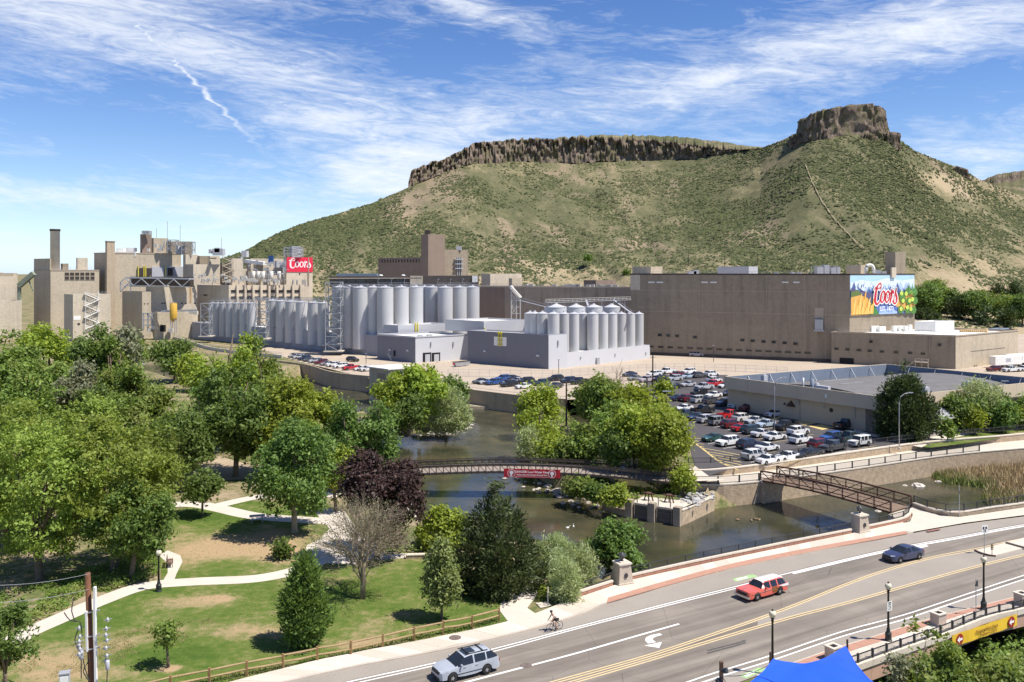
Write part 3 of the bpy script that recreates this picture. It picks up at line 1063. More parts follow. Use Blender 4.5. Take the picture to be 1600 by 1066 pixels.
mb.poly(Gs([(1446,829.5),(1466,825.5),(1471,827),(1451,831)],KH+.004))
obj('tactile_panel',mb,mat('tactile_red',(.25,.13,.10),.9,.1,4),pav)
mb=MB()
mh=manhole(711,999,.5,KH+.012,pav)
mb=MB()
mb.face([G(697,1014.2,.01),G(730,1006,.01),G(729,1003.4,KH+.016),G(697,1011,KH+.016)])
obj('storm_drain',mb,M_DARK,pav)
nk=smooth_line(Gs([(1180,1058),(1228,1041),(1303,1015),(1359,998),(1444,971),(1528,949),(1600,931),(1760,893)]),.8)
nr_=smooth_line(Gs([(1260,1066),(1305,1048),(1344,1035),(1391,1018),(1469,991),(1537,964),(1600,949),(1760,906)]),.8)
N2=97
ka,kb=resample(nk,N2),resample(nr_,N2)
pav2=bpy.data.objects.new('near_pavement',None)
COL.objects.link(pav2)
tag(pav2,kind='structure')
for i in range(0,N2-3,3):
 j=i+3
 e=.06
 slab(kb[i],kb[j],ka[j].lerp(kb[j],.42),ka[i].lerp(kb[i],.42),-.05,KH+rs.uniform(0,.006),rs.choice(M_SLABS),pav2)
 slab(ka[i].lerp(kb[i],.41),ka[j].lerp(kb[j],.41),ka[j].lerp(kb[j],e),ka[i].lerp(kb[i],e),-.05,KH+.004,M_BAND,pav2).name='paver_panel'
mb=MB()
for i in range(N2-1):
 a0,a1=ka[i],ka[i+1]
 b0,b1=a0.lerp(kb[i],.055),a1.lerp(kb[i+1],.055)
 mb.prism([(a0.x,a0.y),(a1.x,a1.y),(b1.x,b1.y),(b0.x,b0.y)],-.05,KH-.003)
obj('kerb',mb,M_KERB,pav2)
mb=MB()
poly=[fw_o[0]]
dl=[p for p in fw_o if 10<p.x<52]
dn=[p for p in kb if 10<p.x<75]
pl=[(p.x,p.y)for p in resample(dl,24)]+[(p.x,p.y)for p in resample(dn,24)][::-1]
mb.prism(pl,-1.3,-.06)
struct('bridge_deck',mb,mat('deck_concrete',(.3,.26,.22),.9,.15,.5))
# ------------------------------------------------------------------ park
M_GRASS=None
def lawn_mat(name,bare):
 m,t,b=principled(name)
 pos=t.nodes.new('ShaderNodeNewGeometry').outputs['Position']
 a=noise_n(t,pos,.13,5,.6,.5)
 s=noise_n(t,pos,1.1,5,.7)
 f=noise_n(t,pos,9,3,.7)
 g=math_n(t,'ADD',math_n(t,'MULTIPLY',a,.42),math_n(t,'ADD',math_n(t,'MULTIPLY',s,.36),math_n(t,'MULTIPLY',f,.24)))
 sp=t.nodes.new('ShaderNodeSeparateXYZ')
 t.links.new(pos,sp.inputs[0])
 for(x,y,rx,ry,amp)in bare:
  ex=math_n(t,'POWER',math_n(t,'DIVIDE',math_n(t,'SUBTRACT',sp.outputs[0],x),rx),2)
  ey=math_n(t,'POWER',math_n(t,'DIVIDE',math_n(t,'SUBTRACT',sp.outputs[1],y),ry),2)
  g=math_n(t,'ADD',g,math_n(t,'MULTIPLY',math_n(t,'EXPONENT',math_n(t,'MULTIPLY',math_n(t,'ADD',ex,ey),-1)),amp))
 g=math_n(t,'ADD',math_n(t,'MULTIPLY',g,1.45),-.215)
 c=ramp_n(t,g,[(.34,(.050,.092,.017)),(.47,(.082,.130,.024)),(.56,(.125,.155,.040)),(.63,(.21,.195,.085)),(.70,(.30,.235,.125)),(.80,(.37,.265,.155))])
 t.links.new(c,b.inputs['Base Color'])
 b.inputs['Roughness'].default_value=1
 b.inputs['Specular IOR Level'].default_value=.1
 bp=t.nodes.new('ShaderNodeBump')
 bp.inputs['Strength'].default_value=.6
 bp.inputs['Distance'].default_value=.08
 t.links.new(f,bp.inputs['Height'])
 t.links.new(bp.outputs[0],b.inputs['Normal'])
 return m
def at0(x,y):
 p=G(x,y)
 return(p.x,p.y)
BARE=[]
for(x,y,rx,ry,amp)in((385,850,7.5,4.2,.30),(455,868,3.5,2,.26),(300,862,3,2.4,.14),(300,940,4,1.6,.16),(345,935,1.2,.7,.2),(210,1000,4.0,2.4,.10),(70,1030,3.5,3,.15),(400,985,5,1.6,.12),(265,1045,.7,.6,.4),(560,1005,3,1,.12),(150,1050,3,1.5,.12)):
 BARE.append((*at0(x,y),rx,ry,amp))
lawn_px=[(-40,1075),(20,1010),(110,962),(200,928),(252,915),(250,845),(252,800),(330,786),(380,782),(470,786),(540,800),(600,850),(660,872),(700,890),(740,925),(800,905),(825,888),(845,900),(845,925),(824,950),(838,958),(738,987),(635,1008.5),(522,1030),(367,1068),(200,1110),(0,1150)]
mb=MB()
mb.poly(Gs(lawn_px,.0))
struct('lawn',mb,lawn_mat('park_lawn',BARE))
EXCL=[]
def flat(name,px,m,z,parent=None):
 mb=MB()
 EXCL.append(Gs(px,z))
 mb.poly(Gs(px,z))
 return struct(name,mb,m,parent)
def path_ribbon(name,px,w,m,z):
 l_=smooth_line(Gs(px,z),.7)
 mb=MB()
 ws=w if isinstance(w,(list,tuple))else[w]*len(px)
 k=[ws[0]+(ws[-1]-ws[0])*i/(len(l_)-1)for i in range(len(l_))]
 la,lb=[],[]
 for i,p in enumerate(l_):
  t_=(l_[min(i+1,len(l_)-1)]-l_[max(0,i-1)]).normalized()
  n_=Vector((-t_.y,t_.x,0))
  la.append(p-n_*k[i]/2)
  lb.append(p+n_*k[i]/2)
 mb.ribbon(la,lb)
 EXCL.append(la+lb[::-1])
 return struct(name,mb,m)
path_ribbon('path',[(-40,1045),(30,996),(90,968),(160,938),(225,916),(300,909),(400,904),(463,891),(503,874),(522,852),(530,835)],2.2,M_PATH,.012)
flat('plaza',[(474,866),(480,852),(500,842),(515,826),(505,815),(492,800),(505,792),(540,800),(560,830),(590,850),(600,868),(560,882),(500,880)],M_PATH,.016)
path_ribbon('path',[(545,872),(600,870),(655,868),(690,872)],1.6,M_PATH,.020)
path_ribbon('path',[(225,790),(300,788),(340,794),(390,805),(440,810),(520,815)],2.6,M_PATH,.008)
path_ribbon('path',[(340,790),(400,777),(470,770),(530,775)],2.2,M_PATH,.010)
flat('path',[(252,912),(262,895),(262,880),(248,868),(262,860),(282,868),(285,878),(276,896),(270,912)],M_PATH,.022)
flat('path',[(831,893),(800,922),(783,943),(780,953),(797,975),(838,959.5),(824,950),(845,922),(848,898)],M_PATH,.018)
flat('path',[(837,942),(855,940),(862,946),(845,950)],M_CONC,.02)
flat('sand',[(298,582),(312,577),(338,590),(346,606),(330,604),(310,596)],mat('sand',(.42,.32,.22),1,.1,.3,mode='world'),-.02)
flat('dirt_path',[(230,742),(330,720),(340,712),(420,735),(400,748),(330,752),(250,765)],mat('trodden_dirt',(.36,.285,.2),1,.15,.3,mode='world'),.004)
# ------------------------------------------------------------------ works yard and car park
flat('yard',[(150,512),(330,522),(470,566),(580,592),(600,603),(640,603),(705,606),(760,613),(830,621),(880,625),(920,623),(1000,612),(1045,606),(1140,606),(1140,589),(1250,592),(1700,640),(1900,540),(1700,522),(330,494),(150,500)],M_YARD,-.01)
LOTEDGE=[(800+p.x/p.y*F,HZ+CAM_H*F/p.y)for p in offset(nl_,5.5)]
LOTEDGE=[q for q in LOTEDGE if 1130<q[0]<1452][::-1]
flat('car_park',[(985,621),(1020,585),(1137,586),(1137,633),(1200,643),(1382,679),(1395,690),(1450,692),(1455,698),*LOTEDGE,(1108,744),(1086,728),(1078,700),(1068,688),(1015,645)],M_LOT,.012)
flat('forecourt',[(1079,735),(1086,728),(1108,744),(1129,743),(1130,750),(1085,752)],M_CONC,-.002)
CP=bpy.data.objects['car_park']
for px,w in(([(1015,642),(1040,661),(1068,681),(1096,700),(1125,722),(1153,734)],.34),([(1062,683),(1080,697)],.28),([(1096,700),(1130,706),(1160,712)],.24)):
 stripe('bay_line',px,w,M_YELLOW2,z=.018,parent=CP)
for(x0,y0,x1,y1)in((1075,685,1104,685.5),(1080,689,1102,690),(1085,693,1100,694.5),(1091,697,1100,698.5),(1104,706,1150,713),(1109,710,1156,718),(1115,714,1158,722.5),(1121,719,1160,727),(1128,724,1160,731),(1040,655,1062,655),(1046,660,1066,660.5),(1034,650,1056,650),(1026,644,1048,644)):
 stripe('bay_line',[(x0,y0),(x1,y1)],.26,M_YELLOW2,z=.018,parent=CP)
for q in([(1238,659),(1254,656),(1276,661),(1259,665)],[(1263,666),(1284,663),(1303,668),(1285,672)],[(1196,651),(1204,647),(1222,652),(1212,656)]):
 mb=MB()
 mb.poly(Gs(q,.017))
 obj('bay_hatching',mb,M_YELLOW2,CP)
 # ------------------------------------------------------------------ plant buildings
M_TAN=mat('tan_concrete',(.47,.40,.30),.9,.10,.08,fine=12,streak=.55,mode='world')
M_TAN2=mat('tan_concrete_pale',(.53,.46,.36),.9,.10,.1,fine=12,streak=.5,mode='world')
M_BROWN=mat('brown_concrete',(.285,.235,.175),.9,.09,.06,fine=14,streak=.75,mode='world')
M_BRICKB=mat('brown_brick',(.25,.19,.15),.9,.10,.3,fine=14,streak=.35,mode='world')
M_GREYW=mat('grey_cladding',(.30,.305,.34),.6,.04,.15,streak=.15,mode='world')
M_GREYL=mat('pale_grey_cladding',(.43,.435,.46),.6,.05,.15,mode='world')
M_WROOF=mat('white_roof',(.74,.72,.67),.8,.08,.3,streak=0,mode='world')
M_TROOF=mat('tan_roof',(.46,.39,.31),.9,.14,.2,mode='world')
M_STEEL=mat('galvanised_steel',(.42,.43,.45),.5,.12,.8,metal=.3)
M_TANK=mat('tank_paint',(.47,.472,.48),.42,.04,.12,streak=.10,spec=.5)
t_=M_TANK.node_tree
b_=t_.nodes['Principled BSDF']
l_=b_.inputs['Base Color'].links[0].from_socket
h_=t_.nodes.new('ShaderNodeHueSaturation')
t_.links.new(l_,h_.inputs['Color'])
t_.links.new(math_n(t_,'ADD',math_n(t_,'MULTIPLY',t_.nodes.new('ShaderNodeObjectInfo').outputs['Random'],.22),.87),h_.inputs['Value'])
t_.links.new(h_.outputs[0],b_.inputs['Base Color'])
M_GLASS=mat('dark_glass',(.025,.03,.035),.12,.2,.5,spec=.6)
M_LOUV=mat('louvre_dark',(.05,.04,.035),.7,.15,2)
M_PIPE=mat('pale_pipe',(.55,.53,.48),.5,.08,1)
M_LTWIN=mat('white_panel',(.78,.77,.73),.7,.04,1)
M_COPING=mat('coping_metal',(.40,.33,.26),.7,.1,.5,mode='world')
VA,VB=-800.0,2700.0
def dirs(va,vb):
 return Vector((va-800,F,0)).normalized(),Vector((vb-800,F,0)).normalized()
class Block:
 def __init__(self,name,label,cat,x,yb,yt,xl,xr,wall,roof,va=VA,vb=VB,z0=0.0,group=None,parent=None,below=.3,par=.5,depth=None,coping=None,la=None,lb=None):
  self.da,self.db=dirs(va,vb)
  self.p=G(x,yb,z0)if depth is None else Vector(((x-800)*depth/F,depth,z0))
  self.z1=CAM_H-(yt-HZ)*self.p.y/F
  self.h=self.z1-z0
  self.la=la or t_to_x(self.p,self.da,xl)
  self.lb=lb or t_to_x(self.p,self.db,xr)
  self.nl=Vector((-self.da.y,self.da.x,0))
  if self.nl.dot(self.db)>0:
   self.nl=-self.nl
  self.nr=Vector((-self.db.y,self.db.x,0))
  if self.nr.dot(self.da)>0:
   self.nr=-self.nr
  q=[Vector(),self.db*self.lb,self.db*self.lb+self.da*self.la,self.da*self.la]
  if parent is None:
   self.root=thing(name,label,cat,self.p,0,group)
   self.off=Vector()
  else:
   self.root=parent.root
   self.off=self.p-parent.p
  o=self.off
  qi=[a+(sum(q,Vector())/4-a).normalized()*.45 for a in q]
  mb=MB()
  zt=self.h
  o2=o-Vector((0,0,0))
  for i in range(4):
   j=(i+1)%4
   a,b,ai,bi=q[i]+o2,q[j]+o2,qi[i]+o2,qi[j]+o2
   zb=Vector((0,0,-below))
   zt_=Vector((0,0,zt))
   mb.face([a+zb,b+zb,b+zt_,a+zt_])
   mb.face([a+zt_,b+zt_,bi+zt_,ai+zt_])
   mb.face([ai+zt_,bi+zt_,bi+Vector((0,0,zt-par-.1)),ai+Vector((0,0,zt-par-.1))])
  obj('wall' if parent is None else 'wing_wall',mb,wall,self.root)
  mb=MB()
  mb.poly([a+o2+Vector((0,0,zt-par))for a in qi])
  self.roof=obj('roof',mb,roof,self.root)
  if coping:
   mb=MB()
   for i in range(4):
    j=(i+1)%4
    e=(q[j]-q[i]).normalized()
    nrm=Vector((e.y,-e.x,0))
    mb.bar(q[i]+o2+nrm*.05+Vector((0,0,zt-.1)),q[j]+o2+nrm*.05+Vector((0,0,zt-.1)),.22,.45)
   obj('coping',mb,coping,self.root)
 def left(self,x,y=None,z=None):
  t=t_to_x(self.p,self.da,x)
  w=self.p+self.da*t
  return t,(CAM_H-(y-HZ)*w.y/F-self.p.z)if y is not None else z
 def right(self,x,y=None,z=None):
  t=t_to_x(self.p,self.db,x)
  w=self.p+self.db*t
  return t,(CAM_H-(y-HZ)*w.y/F-self.p.z)if y is not None else z
 def frame(self,face):
  return(self.da,self.nl)if face=='l' else(self.db,self.nr)
 def at(self,face,t,z,out=0.0):
  d,n=self.frame(face)
  return self.off+d*t+n*out+Vector((0,0,z))
 def panel(self,name,face,x0,y0,x1,y1,m,out=.08,parent=None,mb=None):
  f=self.left if face=='l' else self.right
  t0,za=f(x0,y0)
  t1,zb=f(x1,y1)
  tm,z0=f(x0,y1)
  return self.rect(name,face,min(t0,t1),max(t0,t1),min(za,zb),max(za,zb),m,out,parent,mb)
 def rect(self,name,face,t0,t1,z0,z1,m,out=.08,parent=None,mb=None,inn=0.0):
  own=mb is None
  mb=mb or MB()
  a=[self.at(face,t0,z0,-.02+inn),self.at(face,t1,z0,-.02+inn),self.at(face,t1,z1,-.02+inn),self.at(face,t0,z1,-.02+inn)]
  b=[self.at(face,t0,z0,out),self.at(face,t1,z0,out),self.at(face,t1,z1,out),self.at(face,t0,z1,out)]
  d,n=self.frame(face)
  flip=d.cross(Vector((0,0,1))).dot(n)<0
  fs=[(4,5,6,7),(0,1,5,4),(1,2,6,5),(2,3,7,6),(3,0,4,7)]
  if flip:
   fs=[f_[::-1]for f_ in fs]
  mb.add(a+b,fs)
  return obj(name,mb,m,parent or self.root)if own else mb
 def window(self,face,x,y,w,h,frame=None,glass=None,name='window'):
  f=self.left if face=='l' else self.right
  t,z=f(x,y)
  return self.window_tz(face,t,z,w,h,frame,glass,name)
 def window_tz(self,face,t,z,w,h,frame=None,glass=None,name='window'):
  b=.10
  mb=MB()
  self.rect('',face,t-w/2,t+w/2,z+h/2-b,z+h/2,None,.12,mb=mb)
  self.rect('',face,t-w/2,t+w/2,z-h/2,z-h/2+b,None,.16,mb=mb)
  self.rect('',face,t-w/2,t-w/2+b,z-h/2+b,z+h/2-b,None,.12,mb=mb)
  self.rect('',face,t+w/2-b,t+w/2,z-h/2+b,z+h/2-b,None,.12,mb=mb)
  o=obj(name,mb,frame or M_COPING,self.root)
  mb=MB()
  self.rect('',face,t-w/2+b,t+w/2-b,z-h/2+b,z+h/2-b,None,.04,mb=mb)
  obj('pane',mb,glass or M_GLASS,o)
  return o
 def lamp(self,face,x,y,r=.45):
  f=self.left if face=='l' else self.right
  t,z=f(x,y)
  c=self.at(face,t,z,.25)
  mb=MB()
  mb.lathe([(.02,.42),(r*.6,.35),(r,.05),(r,-.12),(.05,-.2)],10,c)
  obj('wall_lamp',mb,M_LTWIN,self.root,True)
 def seam(self,face,z=None,t=None,w=.08,m=None):
  d=self.la if face=='l' else self.lb
  if z is not None:
   self.rect('panel_joint',face,.05,d-.05,z-w/2,z+w/2,m or M_COPING,.03)
  else:
   self.rect('panel_joint',face,t-w/2,t+w/2,.05,self.h-.3,m or M_COPING,.025)
def lattice(mb,x0,x1,y0,y1,z0,z1,n,w=.14,deck=True):
 c=[(x0,y0),(x1,y0),(x1,y1),(x0,y1)]
 for x,y in c:
  mb.bar((x,y,z0),(x,y,z1),w*1.4)
 for k in range(n+1):
  z=z0+(z1-z0)*k/n
  for i in range(4):
   a,b=c[i],c[(i+1)%4]
   if k:
    mb.bar((*a,z),(*b,z),w)
   if k<n:
    z2=z0+(z1-z0)*(k+1)/n
    if(k+i)%2:
     mb.bar((*a,z),(*b,z2),w*.8)
    else:
     mb.bar((*b,z),(*a,z2),w*.8)
  if deck and 0<k:
   mb.box(x0+.1,x1-.1,y0+.1,y1-.1,z-.06,z)
def stair_tower(root_,p,da,w,d,h,n,m,name='stairs'):
 nrm=Vector((da.y,-da.x,0))
 mb=MB()
 for k in range(n):
  z0,z1=h*k/n,h*(k+1)/n
  a,b=(p,p+da*w)if k%2==0 else(p+da*w,p)
  for off in(0,.9):
   mb.bar(a+nrm*(off+d)+Vector((0,0,z0)),b+nrm*(off+d)+Vector((0,0,z1)),.12,.3)
   mb.bar(a+nrm*(off+d)+Vector((0,0,z0+1)),b+nrm*(off+d)+Vector((0,0,z1+1)),.07)
  for s in range(8):
   q=a.lerp(b,(s+.5)/8)+nrm*(d+.45)+Vector((0,0,z0+(z1-z0)*(s+.5)/8))
   mb.cbox(q,.3,.9,.06,math.atan2(da.y,da.x))
  q=b+nrm*(d+.45)+Vector((0,0,z1))
  mb.cbox(q,1.2,1.1,.08,math.atan2(da.y,da.x))
 for e in(0,w):
  for off in(0,.9):
   mb.bar(p+da*e+nrm*(d+off),p+da*e+nrm*(d+off)+Vector((0,0,h+1)),.12)
 return obj(name,mb,m,root_)
def rail_line(mb,pts,h=1.1,step=2.2,w=.06,rails=2):
 for a,b in zip(pts,pts[1:]):
  n=max(1,int(round((b-a).length/step)))
  for r in range(rails):
   hh=h*(r+1)/rails
   mb.bar(a+Vector((0,0,hh)),b+Vector((0,0,hh)),w)
  for k in range(n+1):
   p=a.lerp(b,k/n)
   mb.bar(p,p+Vector((0,0,h)),w)
   # ---- far left: low block with steps
L0=Block('plant_building','low tan concrete block at the left edge with pale door panels','building',-60,540,447,-70,31,M_TAN2,M_TROOF,depth=400)
L0.window('r',24,498,3.0,1.0,glass=M_LOUV)
L0.panel('door','r',19,500.5,29,506,M_LTWIN)
L0.panel('door','r',20,515,29,522,M_LTWIN)
mb=MB()
a_=L0.at('r',*L0.right(-10,447))-L0.nr*4
b_=L0.at('r',*L0.right(28,447))-L0.nr*4
mb.bar(a_+Vector((0,0,1.4)),b_+Vector((0,0,1.4)),6,6)
obj('rooftop_room',mb,M_TAN2,L0.root)
mb=MB()
mb.bar(b_+Vector((-7,0,4.2)),b_+Vector((-.5,0,4.2)),3.5,3.5)
mb.bar(b_+Vector((-8.4,0,4.2)),b_+Vector((-7.2,0,4.2)),3,4)
each('rooftop_unit',mb,M_TAN,L0.root)
L0b=Block('','','',-60,545,471,-70,34,M_TAN2,M_TROOF,depth=388,parent=L0)
# ---- power house with the chimney
L1=Block('power_house','tall tan power house with a round chimney and dark louvre grid','building',79,540,422,53,155,M_TAN,M_TROOF,depth=410,coping=M_COPING)
for r in range(2):
 for c in range(6):
  x=104.5+c*8
  y=428.5+r*6.5
  L1.window('r',x,y,2.0,1.75,frame=M_TAN2,glass=M_LOUV)
mb=MB()
ch=P(86,424,417)
mb.lathe([(2.05,0),(2.05,18.4),(2.2,18.5),(2.2,19.4),(1.7,19.4),(1.7,18.9)],24,(ch.x-L1.p.x,ch.y-L1.p.y,L1.h-.6))
obj('chimney',mb,[mat('chimney_steel',(.60,.57,.51),.6,.1,.4,streak=.5)],L1.root,True)
mb=MB()
mb.lathe([(2.25,18.6),(2.3,19.6),(1.9,19.6),(1.9,18.6)],24,(ch.x-L1.p.x,ch.y-L1.p.y,L1.h-.55))
obj('chimney_cap',mb,M_LOUV,L1.root,True)
Block('','','',78,430,404,53,80,M_TAN,M_TROOF,depth=411,parent=L1,z0=L1.z1-.5,below=0)
Block('','','',121,424,403,119,137,M_TAN2,M_TROOF,depth=419,parent=L1,z0=L1.z1-.5,below=0)
Block('','','',98,424,412,95,107,M_BROWN,M_TROOF,depth=421,parent=L1,z0=L1.z1-.5,below=0)
mb=MB()
for y0,y1,h in((0,9,1.2),(11,18,1.6)):
 c_=L1.at('r',y0,L1.h,-3)
 d_=L1.at('r',y1,L1.h,-3)
 rail_line(mb,[c_,d_],h)
obj('roof_railing',mb,M_STEEL,L1.root)
mb=MB()
p0,p1=P(30,447,404)-L1.p,P(53,427,404)-L1.p
mb.bar(p0,p1,2.2,2.0)
mb.bar(P(30,447,404)-L1.p,P(30,475,404)-L1.p,1.2)
mb.bar(P(52,455,404)-L1.p,P(44,436,404)-L1.p,.5)
obj('conveyor',mb,mat('conveyor_green',(.22,.25,.19),.7,.1,.4),L1.root)
# ---- stair block in front
L2=Block('stair_block','tan concrete block with a white zigzag stair on its front','building',114,560,460,100,173,M_TAN2,M_TROOF,depth=384)
stair_tower(L2.root,L2.at('r',L2.right(133,0)[0],5,0),L2.db,5.2,.15,L2.h-5,6,M_LTWIN)
L2.panel('door','r',115,494,126,500,M_LTWIN)
L2.panel('vent','r',121,505,125,508,M_LOUV)
mb=MB()
rail_line(mb,[L2.at('r',.5,L2.h,-.5),L2.at('r',14,L2.h,-.5)],1.1)
obj('roof_railing',mb,M_STEEL,L2.root)
# ---- brew house
L3=Block('brew_house','largest tan concrete brew house with a square pilaster and rooftop plant','building',166,540,395,147,283,M_TAN,M_TROOF,depth=425,coping=M_COPING)
Block('','','',167,540,377,164.5,179.5,mat('ochre_concrete',(.45,.36,.255),.9,.1,.1,fine=10,streak=.4,mode='world'),M_TROOF,depth=421,parent=L3,coping=M_BROWN)
for(x,yb,yt,xl,xr,m,dp)in((222,396,366,219,237,M_BRICKB,440),(240,396,372,237,263,M_TAN,444),(264,396,377,260,300,M_BROWN,442),(278,396,384,275,287,M_GREYL,438)):
 Block('','','',x,yb,yt,xl,xr,m,M_TROOF,depth=dp,parent=L3,z0=L3.z1-.5,below=0)
mb=MB()
for x0,x1,yt,dp in((184,195,387,436),(196,212,386,440),(183,214,392,434)):
 a_,b_=P(x0,yt+4,dp)-L3.p,P(x1,yt+4,dp)-L3.p
 mb.bar(a_-Vector((0,0,.4)),b_-Vector((0,0,.4)),3,2.4)
each('rooftop_unit',mb,M_LTWIN,L3.root)
mb=MB()
for x0,x1,y0,y1,dp in((222,232,361,366,437),(284,301,378,397,437),(262,275,375,396,438)):
 a_,b_=P(x0,y1,dp)-L3.p,P(x1,y0,dp)-L3.p
 lattice(mb,a_.x,b_.x,a_.y,a_.y+3.5,a_.z,b_.z,3,.22,True)
tag(obj('steel_frame',mb,M_STEEL,L3.root),kind='stuff')
mb=MB()
for x,y0,y1 in((244.5,357,372),(261.5,346,378),(281.5,352,378),(346,372,390)):
 mb.bar(P(x,y1,440)-L3.p,P(x,y0,440)-L3.p,.16)
each('antenna',mb,M_STEEL,L3.root)
mb=MB()
for x,y,w in((241,384,5),(250,386,6),(256,380,3),(246,391,8),(230,391,4)):
 mb.bar(P(x,y,438)-L3.p,P(x+w,y,438)-L3.p,1.2,1.6)
each('duct',mb,M_PIPE,L3.root)
for k,(x0,x1)in enumerate(((237,256),(257,270.5),(270.8,288.5))):
 L3.panel('plant_module','r',x0,417,x1,432.5,M_GREYL,.5+.15*k)
for x in(219,231,265):
 L3.panel('vent','r',x-4,419,x+4,431,M_LOUV,1.0)
for x in(215.5,224,227,258):
 L3.panel('ladder','r',x-.6,416,x+.6,434,mat('safety_yellow',(.62,.55,.08),.6,.05,2),1.1)
mb=MB()
dz=Vector((0,0,0))
ta0,tb0=P(200,434,405)-L3.p,P(300,436,400)-L3.p
mb.bar(ta0,tb0,5,.5)
for k in range(8):
 a_=ta0.lerp(tb0,k/8)+Vector((0,-2.6,-.3))
 b_=ta0.lerp(tb0,(k+1)/8)+Vector((0,-2.6,-.3))
 lo=Vector((0,0,-3.2))
 if k%2:
  mb.bar(a_+lo,b_,.35)
 else:
  mb.bar(a_,b_+lo,.35)
mb.bar(ta0+Vector((0,-2.6,-3.5)),tb0+Vector((0,-2.6,-3.5)),.4)
mb.bar(P(188,441,402)-L3.p,ta0+Vector((0,-2.6,0)),.4)
mb.bar(P(188,441,402)-L3.p,P(188,456,402)-L3.p,.35)
mb.bar(P(188,441,402)-L3.p,P(197,450,402)-L3.p,.35)
mb.bar(P(188,456,402)-L3.p,P(203,440,402)-L3.p,.35)
mb.bar(P(204,436,402)-L3.p,P(204,456,402)-L3.p,.35)
tag(obj('roof_truss',mb,M_STEEL,L3.root),kind='stuff')
mb=MB()
a_,b_=P(206,440,410)-L3.p,P(300,441,408)-L3.p
mb.bar(a_,b_,4,4.5)
obj('plant_deck',mb,M_LOUV,L3.root)
# ---- filter block below
L5=Block('filter_block','tan concrete block beside the yellow silo with a rust streak','building',222,515,456,191,236,M_TAN,M_TROOF,depth=398)
L5b=Block('','','',236,520,446,228,308,M_TAN2,M_TROOF,depth=402,parent=L5)
L5c=Block('','','',246,520,488,240,309,M_TAN,M_TROOF,depth=392,parent=L5)
for x in(226,231):
 L5.panel('vent','r',x-1,474,x+1,475.5,M_LOUV)
for x in(253.5,257.5,270,284,290.5,304.5):
 L5b.panel('vent','r',x-1.3,473,x+1.3,475,M_LOUV)
L5c.panel('door','r',250,508,259,518,M_DARK,.1)
L5b.panel('rust_streak','r',296,449,299,474,mat('rust_wash',(.40,.25,.13),.9,.2,.6,streak=.6,mode='world'),.02)
mb=MB()
for x in(224,231,238,243):
 mb.bar(P(x,489,396)-L5.p,P(x,516,396)-L5.p,.5)
for y in(490,500,508):
 mb.bar(P(222,y,396)-L5.p,P(245,y,396)-L5.p,.45)
mb.bar(P(230,490,396)-L5.p,P(245,508,396)-L5.p,.5)
for y in(486,487.5):
 mb.bar(P(252,y,391)-L5.p,P(308,y-2,391)-L5.p,.4)
tag(obj('pipe_rack',mb,M_STEEL,L5.root),kind='stuff')
mb=MB()
for x,y,w in((238,512,6),(232,516,5),(264,516,6),(296,488,7),(304,489,5)):
 mb.bar(P(x,y,394)-L5.p,P(x+w,y,394)-L5.p,1.6,1.5)
each('pump_skid',mb,M_PIPE,L5.root)
ys=thing('yellow_silo','yellow painted silo on legs in front of the tan filter block','silo',G(271,536,0)*1.0)
ys.location=P(271,518,390)
ys.location.z=CAM_H-(518-HZ)*390/F
mb=MB()
mb.lathe([(.5,4.2),(1.45,5.6),(1.5,5.8),(1.5,12.1),(1.3,12.3),(.3,12.5)],18)
obj('shell',mb,mat('silo_yellow',(.60,.36,.055),.5,.1,.6,streak=.3),ys,True)
for k in range(4):
 mb=MB()
 a=rad(45+90*k)
 mb.bar((1.3*math.cos(a),1.3*math.sin(a),-1),(1.3*math.cos(a),1.3*math.sin(a),6.2),.25)
 obj('leg',mb,M_STEEL,ys)
mb=MB()
rail_line(mb,[Vector((1.5*math.cos(a),1.5*math.sin(a),12.1))for a in[k*math.pi/4 for k in range(9)]],.8,2)
obj('railing',mb,M_STEEL,ys)
# ---- bottling range in the middle left
L6=Block('bottling_block','stepped tan block behind the small tanks with outside stair','building',302,500,413,289,343,M_TAN2,M_TROOF,depth=428)
for(x,yb,yt,xl,xr,m,dp)in((290,500,398,286,310,M_TAN2,436),(312,500,400,308,326,M_BROWN,438),(328,500,400,326,344,M_TAN2,437),(362,500,404,358,379,M_TAN2,430),(363,500,420,359,386,M_TAN2,426),(345,500,411,343,364,M_LOUV,440)):
 Block('','','',x,yb,yt,xl,xr,m,M_TROOF,depth=dp,parent=L6,coping=None)
stair_tower(L6.root,P(347,441,424)-L6.p,L6.db,5.0,.2,11.5,6,M_TAN,'stairs')
L6.panel('vent','r',328,403,334,404.5,M_LOUV,4)
mb=MB()
for x0,x1,y,dp,h in((334,350,394,434,3.2),(337,345,391,434,2.2),(328,332,393,434,2),(379,387,397,436,3.0)):
 mb.bar(P(x0,y,dp)-L6.p,P(x1,y,dp)-L6.p,4,h)
each('rooftop_unit',mb,M_GREYL,L6.root)
mb=MB()
for k in range(34):
 rs_=random.Random(k)
 x,y=rs_.uniform(300,440),rs_.uniform(428,441)
 mb.bar(P(x,y,412)-L6.p,P(x+rs_.uniform(2,8),y+rs_.uniform(-.5,.5),412)-L6.p,rs_.uniform(.5,1.2),rs_.uniform(.5,1.4))
 mb.bar(P(x,y,412)-L6.p,P(x,y+5,412)-L6.p,.3)
tag(obj('pipework',mb,M_PIPE,L6.root),kind='stuff')
L9=Block('process_building','jumble of pale plant rooms and pipework beside the red sign tower','building',392,520,404,384,447,M_TAN2,M_TROOF,depth=440)
